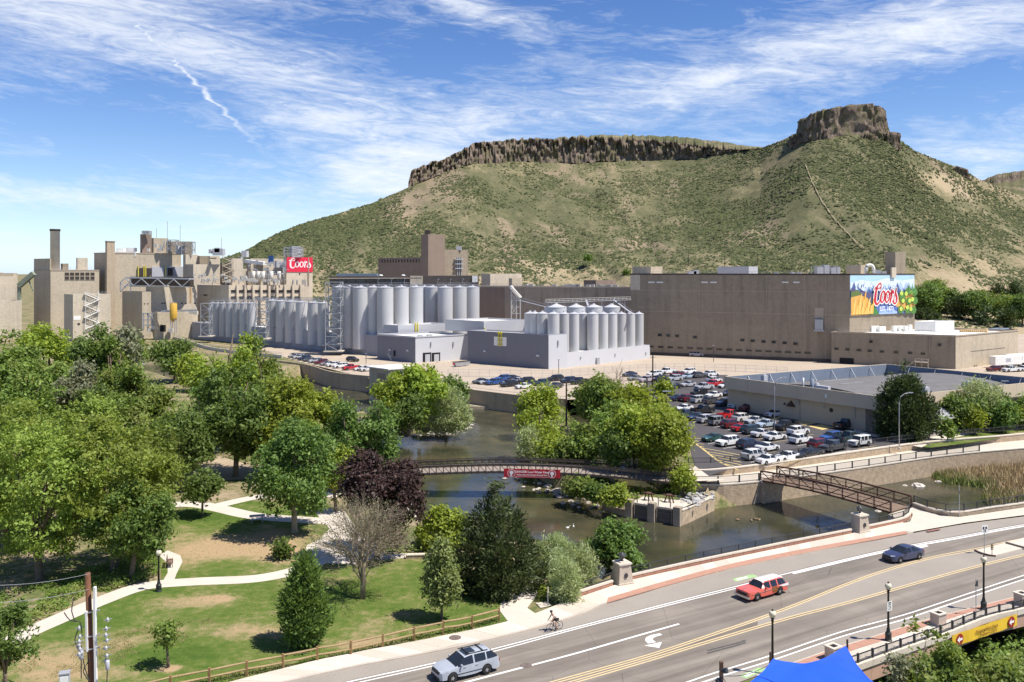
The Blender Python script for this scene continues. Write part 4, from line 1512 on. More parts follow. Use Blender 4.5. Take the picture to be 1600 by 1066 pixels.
for(x,yb,yt,xl,xr,m,dp)in((400,500,413,396,416,M_TAN,432),(420,500,418,416,440,M_TAN2,428),(432,500,408,429,442,M_GREYL,434),(388,500,424,384,402,M_BROWN,424),(405,500,430,400,446,M_TAN2,420),(376,500,402,372,380,M_GREYL,442)):
 Block('','','',x,yb,yt,xl,xr,m,M_TROOF,depth=dp,parent=L9)
mb=MB()
mb.bar(P(376,407,437)-L9.p,P(414,412,432)-L9.p,3,1.6)
obj('conveyor',mb,M_LTWIN,L9.root)
mb=MB()
mb.bar(P(420,405,430)-L9.p,P(427,405,430)-L9.p,2,3.2)
obj('tarpaulin',mb,mat('blue_tarp',(.03,.08,.22),.7,.1,1),L9.root)
mb=MB()
for k in range(60):
 rs_=random.Random(k+100)
 x,y=rs_.uniform(385,446),rs_.uniform(404,442)
 v=rs_.random()<.55
 e=(0,rs_.uniform(3,9))if v else(rs_.uniform(2,8),0)
 mb.bar(P(x,y,421)-L9.p,P(x+e[0],y+e[1],421)-L9.p,rs_.uniform(.25,.7))
tag(obj('pipework',mb,M_STEEL,L9.root),kind='stuff')
mb=MB()
for x in(396,404,411,424,436):
 mb.tube([P(x,440,419)-L9.p,P(x,424,419)-L9.p],.9,10)
each('process_vessel',mb,M_PIPE,L9.root,True)
# ---- office range with piers and ribbon windows
L7=Block('office_range','long low concrete office range with piers and two ribbon windows','building',356,520,446,308,476,M_TAN2,M_TROOF,depth=408)
L7.panel('vent','l',318,460,324,462.5,M_LOUV)
for i in range(10):
 x=358+i*12.4
 t,_z=L7.right(x,446)
 L7.rect('pier','r',t-.5,t+.5,0,L7.h+.1,M_TAN2,1.0)
 if i<9:
  t2,_z=L7.right(x+12.4,446)
  for y0,y1 in((453,458),(463,468)):
   _t,z0=L7.right(x+6,y1)
   _t,z1=L7.right(x+6,y0)
   L7.window_tz('r',(t+t2)/2,(z0+z1)/2,t2-t-1.3,z1-z0)
   # ---- tower with the red sign
L8=Block('sign_tower','tan concrete tower carrying the big red painted sign','building',447.5,520,402,443,488.5,M_TAN2,M_TROOF,depth=425)
Block('','','',456,500,385,452,470,M_GREYL,M_TROOF,depth=432,parent=L8,z0=L8.z1-.5,below=0)
mb=MB()
a_=P(444,402,427)-L8.p
lattice(mb,a_.x,a_.x+8,a_.y,a_.y+4,a_.z,a_.z+4.6,3,.25)
tag(obj('steel_frame',mb,M_STEEL,L8.root),kind='stuff')
sg=L8.panel('sign_panel','r',447.8,402,488.3,425.2,mat('sign_red',(.66,.028,.065),.5,.04,.4),.25)
L8.panel('ladder','r',481,403,482.5,446,M_BROWN,.35)
L8.panel('door','r',472,437,478,446,mat('door_grey',(.28,.27,.25),.7,.1,1),.2)
L8.panel('vent','r',467,427,469,429,M_LOUV,.2)
for x in(458,464.5):
 L8.panel('pipe','r',x-.5,437,x+.5,446,M_STEEL,.5)
def ribbon_stroke(pts,widths,n=10):
 v=[Vector((x,y,0))for x,y in pts]
 line=smooth_line(v,.015)
 wl=np.interp(np.linspace(0,1,len(line)),np.linspace(0,1,len(widths)),widths)
 a,b=[],[]
 for i,p in enumerate(line):
  t=(line[min(i+1,len(line)-1)]-line[max(0,i-1)])
  t.normalize()
  nn=Vector((-t.y,t.x,0))
  a.append(p-nn*wl[i]/2)
  b.append(p+nn*wl[i]/2)
 return a,b
SCRIPT=[([(.265,.80),(.275,.91),(.235,.985),(.165,.95),(.105,.78),(.085,.55),(.085,.32),(.115,.16),(.18,.10),(.25,.18),(.31,.33)],[.035,.05,.05,.075,.10,.115,.115,.10,.075,.05,.03]),([(.02,.72),(.05,.80),(.10,.79),(.17,.76),(.24,.83)],[.03,.05,.045,.03,.02]),([(.265,.80),(.225,.72)],[.05,.02]),([(.43,.60),(.375,.66),(.325,.56),(.305,.38),(.33,.22),(.38,.18),(.43,.27),(.455,.43),(.445,.58),(.41,.65)],[.05,.05,.08,.085,.07,.05,.06,.075,.07,.05]),([(.44,.56),(.49,.50),(.53,.55)],[.03,.03,.03]),([(.62,.60),(.565,.66),(.515,.56),(.495,.38),(.52,.22),(.57,.18),(.62,.27),(.645,.43),(.635,.58),(.60,.65)],[.05,.05,.08,.085,.07,.05,.06,.075,.07,.05]),([(.63,.56),(.67,.52),(.70,.62),(.72,.70)],[.03,.03,.04,.05]),([(.715,.72),(.735,.66),(.725,.45),(.70,.17)],[.05,.08,.09,.075]),([(.715,.42),(.745,.60),(.785,.66),(.80,.58)],[.03,.05,.075,.07]),([(.79,.20),(.83,.34),(.87,.56),(.905,.78)],[.03,.03,.035,.05]),([(.905,.78),(.89,.62),(.93,.47),(.962,.34),(.955,.20),(.90,.13),(.84,.17),(.835,.25)],[.05,.06,.085,.095,.085,.06,.06,.06]),]
def script_word(blk,face,tfun,m,out,name,parent,grow=0.0,asp=2.05,wk=1.25):
 mb=MB()
 for pts,ws in SCRIPT:
  a,b=ribbon_stroke([(x*asp,y)for x,y in pts],[w*wk+grow for w in ws])
  la=[blk.at(face,*tfun(p.x/asp,p.y),out)for p in a]
  lb=[blk.at(face,*tfun(p.x/asp,p.y),out)for p in b]
  mb.ribbon(la,lb)
  for e,c in((0,1),(-1,-1)):
   c0=(a[e]+b[e])/2
   r=(a[e]-b[e]).length/2
   mb.face([blk.at(face,*tfun((c0.x+r*math.cos(k*math.pi/4))/asp,c0.y+r*math.sin(k*math.pi/4)),out+.004)for k in range(8)])
 return obj(name,mb,m,parent)
ta_,za_=L8.right(450.5,421)
tb_,zb_=L8.right(486,404)
_t,za_=L8.right(468,420.5)
_t,zb_=L8.right(468,403.5)
script_word(L8,'r',lambda x,y:(ta_+(tb_-ta_)*x,za_+(zb_-za_)*y),mat('sign_white',(.82,.80,.78),.5,.03,1),.29,'lettering',sg)
# ---- brown malt tower behind the tall tanks
C1=Block('malt_tower','tall dark brown brick tower block behind the tallest tanks','building',669,540,366,658,695,M_BRICKB,M_TROOF,depth=420,coping=None)
C1b=Block('','','',690,540,390,686,731.5,M_BROWN,M_TROOF,depth=425,parent=C1)
C1c=Block('','','',660,540,402,591,664,M_BRICKB,M_TROOF,depth=424,parent=C1)
C1c.rect('window_band','l',2,C1c.la-1,C1c.h-2.4,C1c.h-.9,M_LOUV,.06)
for i in range(14):
 t=2+(C1c.la-3)*(i+.5)/14
 C1c.rect('mullion','l',t-.5,t+.5,C1c.h-2.5,C1c.h-.8,M_BRICKB,.14)
for x in(714,717,720):
 C1b.panel('downpipe','r',x-.4,402,x+.4,430,M_STEEL,.6)
for k,y in enumerate((405,412,419)):
 C1b.panel('platform','r',709,y,722,y+1.2,M_STEEL,1.4)
mb=MB()
mb.bar(P(713,388,432)-C1.p,P(721,388,432)-C1.p,3,2)
each('rooftop_unit',mb,M_GREYL,C1.root)
mb=MB()
a_=P(664,364,424)-C1.p
mb.bar(a_,a_+Vector((2.5,0,0)),2,2.5)
obj('rooftop_hatch',mb,M_LOUV,C1.root)
C2=thing('conveyor_gallery','long dark conveyor gallery running behind the tall tank tops','gallery',P(632,440,372))
o_=C2.location.copy()
mb=MB()
mb.bar(P(517,440,372)-o_,P(748,439,372)-o_,5,4.5)
obj('wall',mb,mat('gallery_dark',(.10,.085,.075),.8,.15,.4),C2)
mb=MB()
mb.bar(P(516,435.3,371.5)-o_,P(660,434.6,371.5)-o_,6,.3)
obj('roof',mb,M_TROOF,C2)
mb=MB()
for k in range(7):
 x=528+k*15
 mb.bar(P(x,439,369.3)-o_,P(x+12,439,369.3)-o_,.1,1.3)
 o2=obj('window',mb,M_GLASS,C2)
 mb=MB()
mb.bar(P(528,431.8,376)-o_,P(590,431.8,376)-o_,5,2.2)
obj('blue_roof',mb,mat('slate_blue_metal',(.17,.22,.29),.6,.08,.6),C2)
for x in(592,627):
 mb=MB()
 pp=[P(x,434,370)-o_,P(x,431.5,370)-o_,P(x+1.5,430.3,370)-o_,P(x+5,430.8,370)-o_,P(x+5.5,432,370)-o_]
 mb.tube(pp,.35,8)
 each('vent_pipe',mb,M_LTWIN,C2,True)
mb=MB()
mb.bar(P(641,438.5,369)-o_,P(660,438.5,369)-o_,1,3.8)
obj('hatch_panel',mb,M_TAN2,C2)
mb=MB()
mb.bar(P(738,436,369)-o_,P(746,436,369)-o_,2,2.6)
obj('equipment_box',mb,M_LTWIN,C2)
C3=Block('packaging_hall','long blank weathered brown concrete hall between tanks and tall warehouse','building',990,560,449,746,1010,mat('weathered_concrete',(.32,.265,.21),.9,.12,.05,fine=12,streak=1.0,mode='world'),M_TROOF,va=-2600,depth=345,coping=M_TROOF)
for x in(790,820,862,905,950):
 t,_z=C3.left(x,460)
 C3.seam('l',t=t,w=.12)
C3.rect('dark_bay','l',C3.left(789,460)[0],C3.la-.3,0,C3.h-.5,M_BRICKB,.05)
for(x,yb,yt,xl,xr,m,dp)in((766,449,428,752,815,M_TAN2,380),(800,449,435,795,816,M_TAN,376),(931,449,438,912,962,M_BRICKB,372)):
 Block('','','',x,yb,yt,xl,xr,m,M_TROOF,depth=dp,parent=C3,z0=C3.z1-2,below=0)
mb=MB()
z_=C3.h-.2
rail_line(mb,[C3.at('l',3,z_,-.6),C3.at('l',C3.la-4,z_,-.6)],1.2,3,.09)
for k in range(16):
 rs_=random.Random(k+7)
 t=rs_.uniform(2,C3.la*.7)
 mb.bar(C3.at('l',t,z_+.5,-2),C3.at('l',t+rs_.uniform(.8,2.5),z_+.5,-2),1,rs_.uniform(.6,1.4))
obj('roof_railing',mb,M_PIPE,C3.root)
mb=MB()
mb.tube([P(799,449,340)-C3.p,P(801,452,338)-C3.p,P(813,466,338)-C3.p],.8,8)
for x in(799,807,813):
 mb.bar(P(x,456 if x<810 else 467,338)-C3.p,P(x,500,338)-C3.p,.4)
for y0,y1 in((460,470),(470,480),(480,490)):
 mb.bar(P(799,y0,338)-C3.p,P(807,y1,338)-C3.p,.25)
 mb.bar(P(807,y0,338)-C3.p,P(799,y1,338)-C3.p,.25)
 mb.bar(P(799,y1,338)-C3.p,P(813,y1,338)-C3.p,.25)
tag(obj('conveyor_tower',mb,M_PIPE,C3.root),kind='stuff')
# ---- grey tank houses
G1=Block('tank_house','long low grey wall under the left tank rows with round lamps','building',600,557.5,525,300,640,M_GREYW,M_WROOF,group=None)
for x,y in((486,529),(536,534)):
 G1.lamp('l',x,y)
for x in(455,482,512,548,575):
 t,_z=G1.left(x,530)
 G1.seam('l',t=t,w=.07,m=M_GREYL)
G2=Block('loading_house','grey flat-roofed building with twin loading dock doors','building',649,567,526.5,589.5,731,M_GREYW,M_WROOF,coping=M_GREYL)
for x,y in((610,547),(637.5,548)):
 G2.lamp('l',x,y)
for x0,x1 in((660.5,673.5),(674.5,687.5)):
 fr=G2.panel('dock_door','r',x0,551.5,x1,570,M_DARK,.12)
 G2.panel('dock_shutter','r',x0+3.5,554,x1-2,567,M_GREYL,.2,fr)
for x in(673,708):
 G2.panel('wall_pipe','r',x-.7,534,x+.7,541,M_STEEL,.4)
mb=MB()
for k in range(2):
 t0,z0=G2.left(613+4*k,566)
 t1,z1=G2.left(607+4*k,558)
 mb.bar(G2.at('l',t0,.2,.5+.8*k),G2.at('l',t1,2.2,.5+.8*k),.1,.2)
 mb.bar(G2.at('l',t0,1.2,.5+.8*k),G2.at('l',t1,3.2,.5+.8*k),.08)
obj('stairs',mb,M_STEEL,G2.root)
mb=MB()
t_,z_=G2.left(617,556)
mb.bar(G2.at('l',t_,1.6,.25),G2.at('l',t_,3.4,.25),.5)
obj('door',mb,M_DARK,G2.root)
mb=MB()
for k in range(6):
 rs_=random.Random(k+31)
 c_=G2.root.location+G2.db*rs_.uniform(3,14)+G2.da*rs_.uniform(2,6)
 c_=c_-G2.root.location
 mb.cbox((c_.x,c_.y,G2.h-.1),rs_.uniform(.6,1.6),.8,.6,BA)
each('rooftop_unit',mb,M_STEEL,G2.root)
M_GREYD=mat('shaded_grey_cladding',(.185,.188,.215),.6,.04,.15,streak=.15,mode='world')  # darker grey: the shade on the left faces is put into the colour
M_GREYR=mat('sunlit_grey_cladding',(.52,.525,.55),.6,.03,.15,mode='world')  # paler grey: sunlight on the right faces is put into the colour
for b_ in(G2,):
 b_.rect('side_tone_panel','l',.03,b_.la-.03,-.2,b_.h-.5,M_GREYD,.03)  # thin sheets over the walls carry the painted shaded and sunlit tones
 b_.rect('side_tone_panel','r',.03,b_.lb-.03,-.2,b_.h-.5,M_GREYR,.03)
G3=Block('roof_plant_room','long white plant room with yellow ladder behind loading house roof','plant room',622,521,508.5,597,700.5,M_GREYL,M_WROOF,z0=8.3,below=0)
G4=Block('roof_plant_room','taller pale grey plant room nearest the packaging hall wall','plant room',756,520,502,695.5,824,M_GREYL,M_WROOF,z0=9.4,below=0)
M_SAFE=mat('ladder_yellow',(.66,.57,.06),.6,.06,2)
for blk,x,y0,y1 in((G3,649,504,519),(G3,652.5,504,519),(G4,756.8,512,520)):
 blk.panel('ladder','r',x-.6,y0,x+.6,y1,M_SAFE,.35)
G5=Block('grey_corner_building','grey corner building with dark blank face under the right tanks','building',857,577,523,731,886,M_GREYW,M_WROOF,va=-986,coping=None)
G5.lamp('l',758,549)
G5.lamp('l',841,556,.55)
for x in(792,):
 t,_z=G5.left(x,540)
 G5.seam('l',t=t,w=.08,m=M_GREYL)
nt_=G5.panel('white_recess','l',772,526,791.5,541,M_LTWIN,.06)
for x in(780,783.5):
 G5.panel('ladder','l',x-.6,518,x+.6,541,M_SAFE,.3,nt_)
for y in(520,526,532,538):
 G5.panel('ladder_hoop','l',777,y,786,y+.8,M_SAFE,.5,nt_)
G5.panel('wall_pipe','r',871,532,872.5,540,M_STEEL,.4)
G5.rect('side_tone_panel','l',.03,G5.la-.03,-.2,G5.h-.2,M_GREYD,.03)  # same painted shade at left and sunlight at right as the loading house
G5.rect('side_tone_panel','r',.03,G5.lb-.03,-.2,G5.h-.2,M_GREYR,.03)
G6=Block('tank_plinth','low pale grey plinth wall carrying the right hand tank row','plinth',884.5,574.5,551,850,1015.5,M_GREYR,M_WROOF,vb=2250)
for x,y in((907,559),(961,554.5),(1009,552)):
 G6.panel('wall_lamp','r',x-.6,y-1.5,x+.6,y+1.5,M_STEEL,.3)
G6.panel('switch_box','r',931,559,935,569,M_STEEL,.6)
# ---- tanks
TANKS={}
def tank(p,r,h,label,group,dome=.18,rail=True,z0=0.0):
 key=(round(r,2),round(h,1),dome)
 t=thing('storage_tank',label,'tank',p,0,group)
 if key not in TANKS:
  mb=MB()
  mb.lathe([(r,0),(r,h*.5),(r,h)],28,cap=False)
  sh=mb.mesh('shell',M_TANK,True)
  mb=MB()
  mb.lathe([(r+.06,h-.12),(r+.06,h+.06),(r*.97,h+.1),(r*.2,h+r*dome),(r*.18,h+r*dome+.35),(.02,h+r*dome+.4)],28)
  ro=mb.mesh('tank_roof',M_GREYL)
  mb=MB()
  rail_line(mb,[Vector((r*.95*math.cos(a),r*.95*math.sin(a),h+.1))for a in[k*math.pi/6 for k in range(13)]],1.0,3,.06)
  ra=mb.mesh('railing',M_STEEL)
  TANKS[key]=(sh,ro,ra)
 sh,ro,ra=TANKS[key]
 link('shell',sh,t)
 link('tank_roof',ro,t)
 if rail:
  link('railing',ra,t)
 return t
ORD=['first','second','third','fourth','fifth','sixth','seventh','eighth','ninth','tenth','eleventh','twelfth','thirteenth','fourteenth']
GA,GB=dirs(VA,VB)
def row_at(p0,d,xs):
 return[p0+d*t_to_x(p0,d,x)for x in xs]
def top_h(p,y,z0):
 return CAM_H-(y-HZ)*p.y/F-z0
grpT='tallest pale grey steel tanks behind the grey buildings'
cA=Vector(((563.9-800)*324/F,324,2))
cB=Vector(((601.8-800)*321/F,321,2))
cC=Vector(((695.5-800)*338/F,338,2))
hT=top_h(cB,449.5,2)
hA,hC=top_h(cA,449.5,2),top_h(cC,449.5,2)
rA=12.8*324/F
tank(cA,rA,hA,'leftmost corner tank of the tallest group, next to the steel stair tower',grpT)
for i,p in enumerate(row_at(cA,GA,[545.8,531])):
 tank(p,rA,hA,'tallest-group tank %s beyond the leftmost corner tank'%('just','farther')[i],grpT)
tank(cB,rA,hT,'second corner tank of the tallest group, above the white plant room end',grpT)
for i,p in enumerate(row_at(cB,GA,[583.9])):
 tank(p,rA,hT,'narrow strip of tank in the gap between two tallest corner tanks',grpT)
for i,p in enumerate(row_at(cB,GB,[627,649.5])):
 tank(p,rA*.93,hT,'tallest-group tank %s to the right of the second corner tank'%('directly','two places')[i],grpT)
tank(cC,rA*.98,hC,'third corner tank of the tallest group, rising behind the pale plant room',grpT)
for i,p in enumerate(row_at(cC,GA,[676,663])):
 tank(p,rA*.98,hC,'shaded tank %s behind the third corner tank'%('close','far')[i],grpT)
for i,p in enumerate(row_at(cC,GB,[718,738])):
 tank(p,rA*.93,hC,('tallest-group tank second from the right end','tallest-group tank at the right end beside the dark hall wall')[i],grpT)
grpM='medium grey tanks left of the stair tower'
q0=Vector(((491-800)*343/F,343,2))
hM=top_h(q0,473,2)
for i,p in enumerate(row_at(q0,GA,[491,472,455.5,440.5,426.5])):
 tank(p,2.45,hM+.05*i,'medium tank, %s from the tall steel stair tower going left'%ORD[i],grpM)
tank(Vector(((506-800)*338/F,338,2)),2.3,hM,'medium tank half hidden behind the tall steel stair tower',grpM)
grpS='small grey tanks at far left of the tank rows'
q1=row_at(q0,GA,[393.5,382,370.8,360.3,350,341,332.5])
for i,p in enumerate(q1):
 tank(p,2.0,CAM_H-(474-HZ)*p.y/F-2,'small far tank, %s counted leftwards from the shorter lattice tower'%ORD[i],grpS)
grpR='slim grey tanks in the row above the pale plinth'
f0=G(864.5,577,0)+Vector((0,2.4,0))
f0=G5.p+G5.da*.2+GA*2.0+dirs(VA,2250)[1]*0
DB2=dirs(VA,2250)[1]
f0=f0+DB2*t_to_x(f0,DB2,864.8)
hR=top_h(f0,491,1.5)
f0.z=1.5
xsP=[864.8,881.2,897]
xsQ=[926.2,942.5,957,971,985,998.4]
k=0
for i,p in enumerate(row_at(f0,DB2,xsP+xsQ)):
 lab='slim tank, %s from the left along the front of the right row'%ORD[i]
 tank(p,1.85 if i in(0,3)else 1.62,top_h(p,490.5-.4*i*0,1.5),lab,grpR,dome=.35,rail=False)
 mb=MB()
for i,p in enumerate(row_at(f0,GA,[847.5,835.5,828])):
 tank(p,1.75,top_h(p,490,1.5),'slim tank behind the grey roof, %s back from the row end'%ORD[i],grpR,dome=.35,rail=False)
q2=row_at(f0,DB2,[926.2])[0]
for i,p in enumerate(row_at(q2,GA,[911])):
 tank(p,1.7,top_h(p,490.5,1.5),'shaded slim tank set back in the notch of the right row',grpR,dome=.35,rail=False)
grpD='broad domed tanks behind the slim row'
d0=f0+GA*8.5
for i,(p,rpx)in enumerate(zip(row_at(d0,DB2,[868,899,927,955]),(19,17,16,16))):
 tank(p,rpx*p.y/F*.92,top_h(p,480,1.5),'broad domed tank, %s from the left behind the slim row'%ORD[i],grpD,dome=.28,rail=False)
wk=thing('tank_walkway','pale steel catwalk with rails over the domed tanks','catwalk',(0,0,0))
mb=MB()
a_,b_=d0+DB2*t_to_x(d0,DB2,852),d0+DB2*t_to_x(d0,DB2,985)
za=CAM_H-(474-HZ)*d0.y/F
a_.z=b_.z=za
mb.bar(a_,b_,1.0,.12)
obj('deck',mb,M_STEEL,wk)
mb=MB()
for o_ in(-.5,.5):
 rail_line(mb,[a_+Vector((0,o_,0)),b_+Vector((0,o_,0))],1.1,2.2,.07)
obj('railing',mb,M_PIPE,wk)
for k_ in range(7):
 p=a_.lerp(b_,(k_+.5)/7)
 mb=MB()
 mb.bar(p+Vector((0,0,-7)),p,.2)
 obj('post',mb,M_STEEL,wk)
mb=MB()
e_=P(990,492,300)
mb.bar(b_+Vector((-6,0,0)),e_,.7,.15)
mb.bar(b_+Vector((-6,0,1)),e_+Vector((0,0,1)),.07)
mb.bar(b_+Vector((-16,-3,0)),e_+Vector((-14,0,-.5)),.7,.15)
mb.bar(b_+Vector((-40,-2,0)),P(893,490,295),.6,.15)
mb.bar(b_+Vector((-40,-2,1)),P(893,486,295),.07)
obj('stairs',mb,M_STEEL,wk)
wk2=thing('tank_walkway','grey catwalk with lamp masts along the tall tank tops','catwalk',(0,0,0))
mb,mb2=MB(),MB()
for c_,x1 in((cB+Vector((0,3,0)),652),(cC+Vector((0,3,0)),742)):
 a_=Vector((c_.x-3,c_.y,CAM_H-(447-HZ)*c_.y/F))
 b_=c_+GB*t_to_x(c_,GB,x1)
 b_.z=a_.z
 mb.bar(a_,b_,1.0,.12)
 rail_line(mb2,[a_,b_],1.1,2.2,.07)
 for k_ in range(4):
  p=a_.lerp(b_,k_/3)
  mb2.bar(p,p+Vector((0,0,2.6)),.1)
  mb2.cbox(p+Vector((.3,0,2.6)),.6,.3,.2)
a_,b_=cA+Vector((-6,3,hA+.4)),cA+Vector((3,-1,hA+.4))
mb.bar(a_,b_,1,.12)
rail_line(mb2,[a_,b_],1.1,2.2,.07)
obj('deck',mb,M_STEEL,wk2)
obj('railing',mb2,M_STEEL,wk2)
wk3=thing('tank_walkway','grey catwalk frames over the medium tanks at left','catwalk',(0,0,0))
mb=MB()
pts_=[Vector((p.x,p.y,top_h(p,471,0)+.3))for p in row_at(q0,GA,[498,472,455,440,420,395,370,345,330])]
rail_line(mb,pts_,1.2,2.5,.08)
rail_line(mb,[p+Vector((3,3,0))for p in pts_],1.2,2.5,.08)
obj('railing',mb,M_STEEL,wk3)
mb=MB()
for a_,b_ in zip(pts_,pts_[1:]):
 mb.bar(a_+Vector((1.5,1.5,0)),b_+Vector((1.5,1.5,0)),1,.12)
obj('deck',mb,M_STEEL,wk3)
for(x0,x1,yb,yt,dp,n,lab)in((511,534,549,441,322,9,'tall open lattice stair tower in grey steel between the tank groups'),(401,418,530,466,350,6,'shorter grey lattice tower between medium and small tanks'),(316,330,526,474,378,5,'small grey lattice tower at the far left end of the tanks')):
 tt_=thing('lattice_tower',lab,'tower',P((x0+x1)/2,yb,dp))
 w_=(x1-x0)*dp/F
 h_=(yb-yt)*dp/F
 mb=MB()
 lattice(mb,-w_/2,w_/2,-w_/2,w_/2,0,h_,n,.16,False)
 obj('frame',mb,M_STEEL,tt_)
 mb=MB()
 for k_ in range(n):
  z0,z1=h_*k_/n,h_*(k_+1)/n
  s_=1 if k_%2 else-1
  mb.bar((-s_*w_*.38,-w_*.2,z0),(s_*w_*.38,-w_*.2,z1),.7,.12)
  mb.box(-w_/2+.1,w_/2-.1,-w_*.45,w_*.45,z1-.1,z1)
 obj('stairs',mb,M_STEEL,tt_)
 mb=MB()
 mb.box(-w_/2-.8,w_/2+.8,-w_/2-.8,w_/2+.8,0,.35)
 obj('base',mb,M_CONC,tt_)
 # ---- tall warehouse with the mural
R=Block('warehouse','huge blank brown concrete warehouse with a painted mural on its end wall','building',1327.5,577,428.5,985,1429,M_BROWN,M_TROOF,va=-2100,vb=3000,coping=M_LOUV,par=1.0,below=4,depth=293)
for y in(489,455):
 t,z=R.left(1150,y)
 R.seam('l',z=z,w=.14)
for x in(1052,1098,1147,1198,1257,1290):
 t,_z=R.left(x,450)
 R.seam('l',t=t,w=.10)
for i in range(17):
 x=1017+i*(1262-1017)/16
 y=541.5+i*(551.5-541.5)/16
 R.window('l',x,y,2.2,.85,frame=M_BROWN)
for x,y in((1031,523.5),(1044,524.3),(1058,525),(1086,527),(1160,531.5),(1176,532.6),(1193,533.6),(1209,534.5),(1226,535.8),(1243,537)):
 R.window('l',x,y,1.6,1.1,frame=M_BROWN)
for x in(1018,1031,1101,1115,1227,1244.5):
 R.panel('louvre','l',x-5,440.2,x+5,442.2,M_LTWIN,.15)
R.panel('wall_patch','l',985.2,429.5,1000,453,M_TAN2,.06)
for(x0,y0,x1,y1)in((1274,499,1286,515),(1272,515,1288,518)):
 R.panel('duct','l',x0,y0,x1,y1,M_STEEL,1.2)
R.panel('wall_patch','l',1273,481,1287,498,mat('patch_grey',(.40,.33,.26),.9,.1,.2,mode='world'),.05)
R.panel('wall_patch','l',1275,445,1287,456,mat('patch_dark',(.30,.235,.18),.9,.1,.2,mode='world'),.05)
R.rect('plinth_band','l',1,R.la-1,-1.5,1.0,mat('dark_plinth',(.12,.09,.07),.9,.2,.4,mode='world'),.05)  # dark brown band along the foot of the wall
for(x,yt,xl,xr,m,dp)in((1017,416.5,988,1035,M_TAN,330),(1170,416.5,1121,1184,M_GREYL,318),(1302,416,1290,1312,M_LOUV,312),(1345,414,1322,1352,M_TAN,312),(1399,393.5,1383,1415,M_BROWN,306),(1394,418,1391.5,1400.5,M_TAN2,304)):
 Block('','','',x,428,yt,xl,xr,m,M_TROOF,va=-2100,vb=3000,depth=dp,parent=R,z0=R.z1-1.2,below=0)
mb=MB()
for x,w,yt in((1075,12,424),(1083,8,422),(1210,6,426),(1236,4,425),(1245,6,426),(1275,10,417),(1286,8,414),(1297,8,418),(1306,5,417),(1365,9,422),(1376,7,424)):
 a_=P(x,428,305)-R.p
 b_=P(x+w,428,305)-R.p
 hh=(428-yt)*305/F
 mb.bar(a_+Vector((0,0,hh/2)),b_+Vector((0,0,hh/2)),2.5,hh)
each('rooftop_unit',mb,M_GREYL,R.root)
mb=MB()
pp=[P(1353,428,300)-R.p]+[P(1359-6*math.cos(a),420-6*math.sin(a),300)-R.p for a in np.linspace(0,math.pi,9)]+[P(1365,427,300)-R.p]
mb.tube(pp,.5,10)
obj('duct',mb,M_LTWIN,R.root,True)
mb=MB()
for k_ in range(9):
 x=1268+k_*5
 a_=P(x,428,309)-R.p
 mb.bar(a_,a_+Vector((0,0,2.8)),.15)
 if k_<8:
  b_=P(x+5,428,309)-R.p
  mb.bar(a_+Vector((0,0,2.6)),b_+Vector((0,0,2.6)),.15)
  mb.bar(a_+Vector((0,0,.4)),b_+Vector((0,0,2.6)),.1)
tag(obj('pipe_rack',mb,M_STEEL,R.root),kind='stuff')
mb=MB()
for z_,o_ in((R.h+1.1,-.7),):
 rail_line(mb,[R.at('l',4,R.h-.2,o_),R.at('l',R.la-4,R.h-.2,o_)],1.0,4,.07)
obj('roof_railing',mb,M_STEEL,R.root)
mu_t1=R.right(1428.2,440)[0]
zt_=R.h-.05
zb_=R.right(1375,491)[1]
def mu(x,y,o=.10):
 return R.at('r',.15+(mu_t1-.15)*x,zb_+(zt_-zb_)*y,o)
mural=R.rect('mural','r',.15,mu_t1,zb_,zt_,mat('mural_sky',(.40,.60,.76),.7,.05,.2,mode='world'),.10)
lay=[.12]
def mpoly(pts,rgb,name='painted_shape'):
 lay[0]+=.012
 mb=MB()
 mb.face([mu(x,y,lay[0])for x,y in pts])
 return obj(name,mb,mat('mural_paint',rgb,.7,.10,1.2,mode='world'),mural)
rs_=random.Random(12)
mpoly([(0,.80),(.15,.86),(.35,.82),(.55,.9),(.8,.84),(1,.88),(1,.62),(0,.62)],(.62,.72,.80),'painted_cloud')
def jag(n,y0,y1,seed,base):
 r_=random.Random(seed)
 pts=[(0,base)]
 for i in range(n+1):
  pts.append((i/n,r_.uniform(y0,y1)if i%2 else r_.uniform(y0-.1,y0)))
 pts.append((1,base))
 return pts
mpoly(jag(22,.68,.86,3,.5),(.42,.53,.70),'painted_mountain')
mpoly(jag(26,.62,.78,5,.45),(.17,.26,.45),'painted_mountain')
mpoly(jag(18,.56,.84,8,.4),(.08,.12,.28),'painted_mountain')
for i in range(16):
 x=rs_.uniform(.08,.92)
 y=rs_.uniform(.66,.84)
 mpoly([(x,y),(x+.015,y-.10),(x+.03,y-.16),(x-.02,y-.12)],(.60,.68,.78),'painted_snow')
mpoly([(0,.5),(0,.66),(.12,.6),(.3,.52),(.5,.55),(.75,.52),(1,.6),(1,.38),(0,.3)],(.10,.09,.17),'painted_foothill')
mpoly([(.2,.0),(.34,.34),(.5,.40),(.62,.3),(.85,0)],(.10,.16,.40),'painted_river')
mpoly([(.4,.0),(.45,.12),(.6,.14),(.72,.04),(.7,0)],(.33,.45,.72),'painted_river')
mpoly([(.6,.28),(.72,.46),(.88,.52),(1,.48),(1,.05),(.8,.08)],(.72,.38,.10),'painted_field')
mpoly([(0,0),(0,.46),(.12,.5),(.24,.42),(.32,.24),(.36,.0)],(.66,.36,.09),'painted_field')
mpoly([(.26,0),(.30,.28),(.36,.2),(.43,0)],(.06,.20,.05),'painted_leaf')
mpoly([(0,.56),(.1,.62),(.16,.5),(.0,.44)],(.12,.17,.05),'painted_leaf')
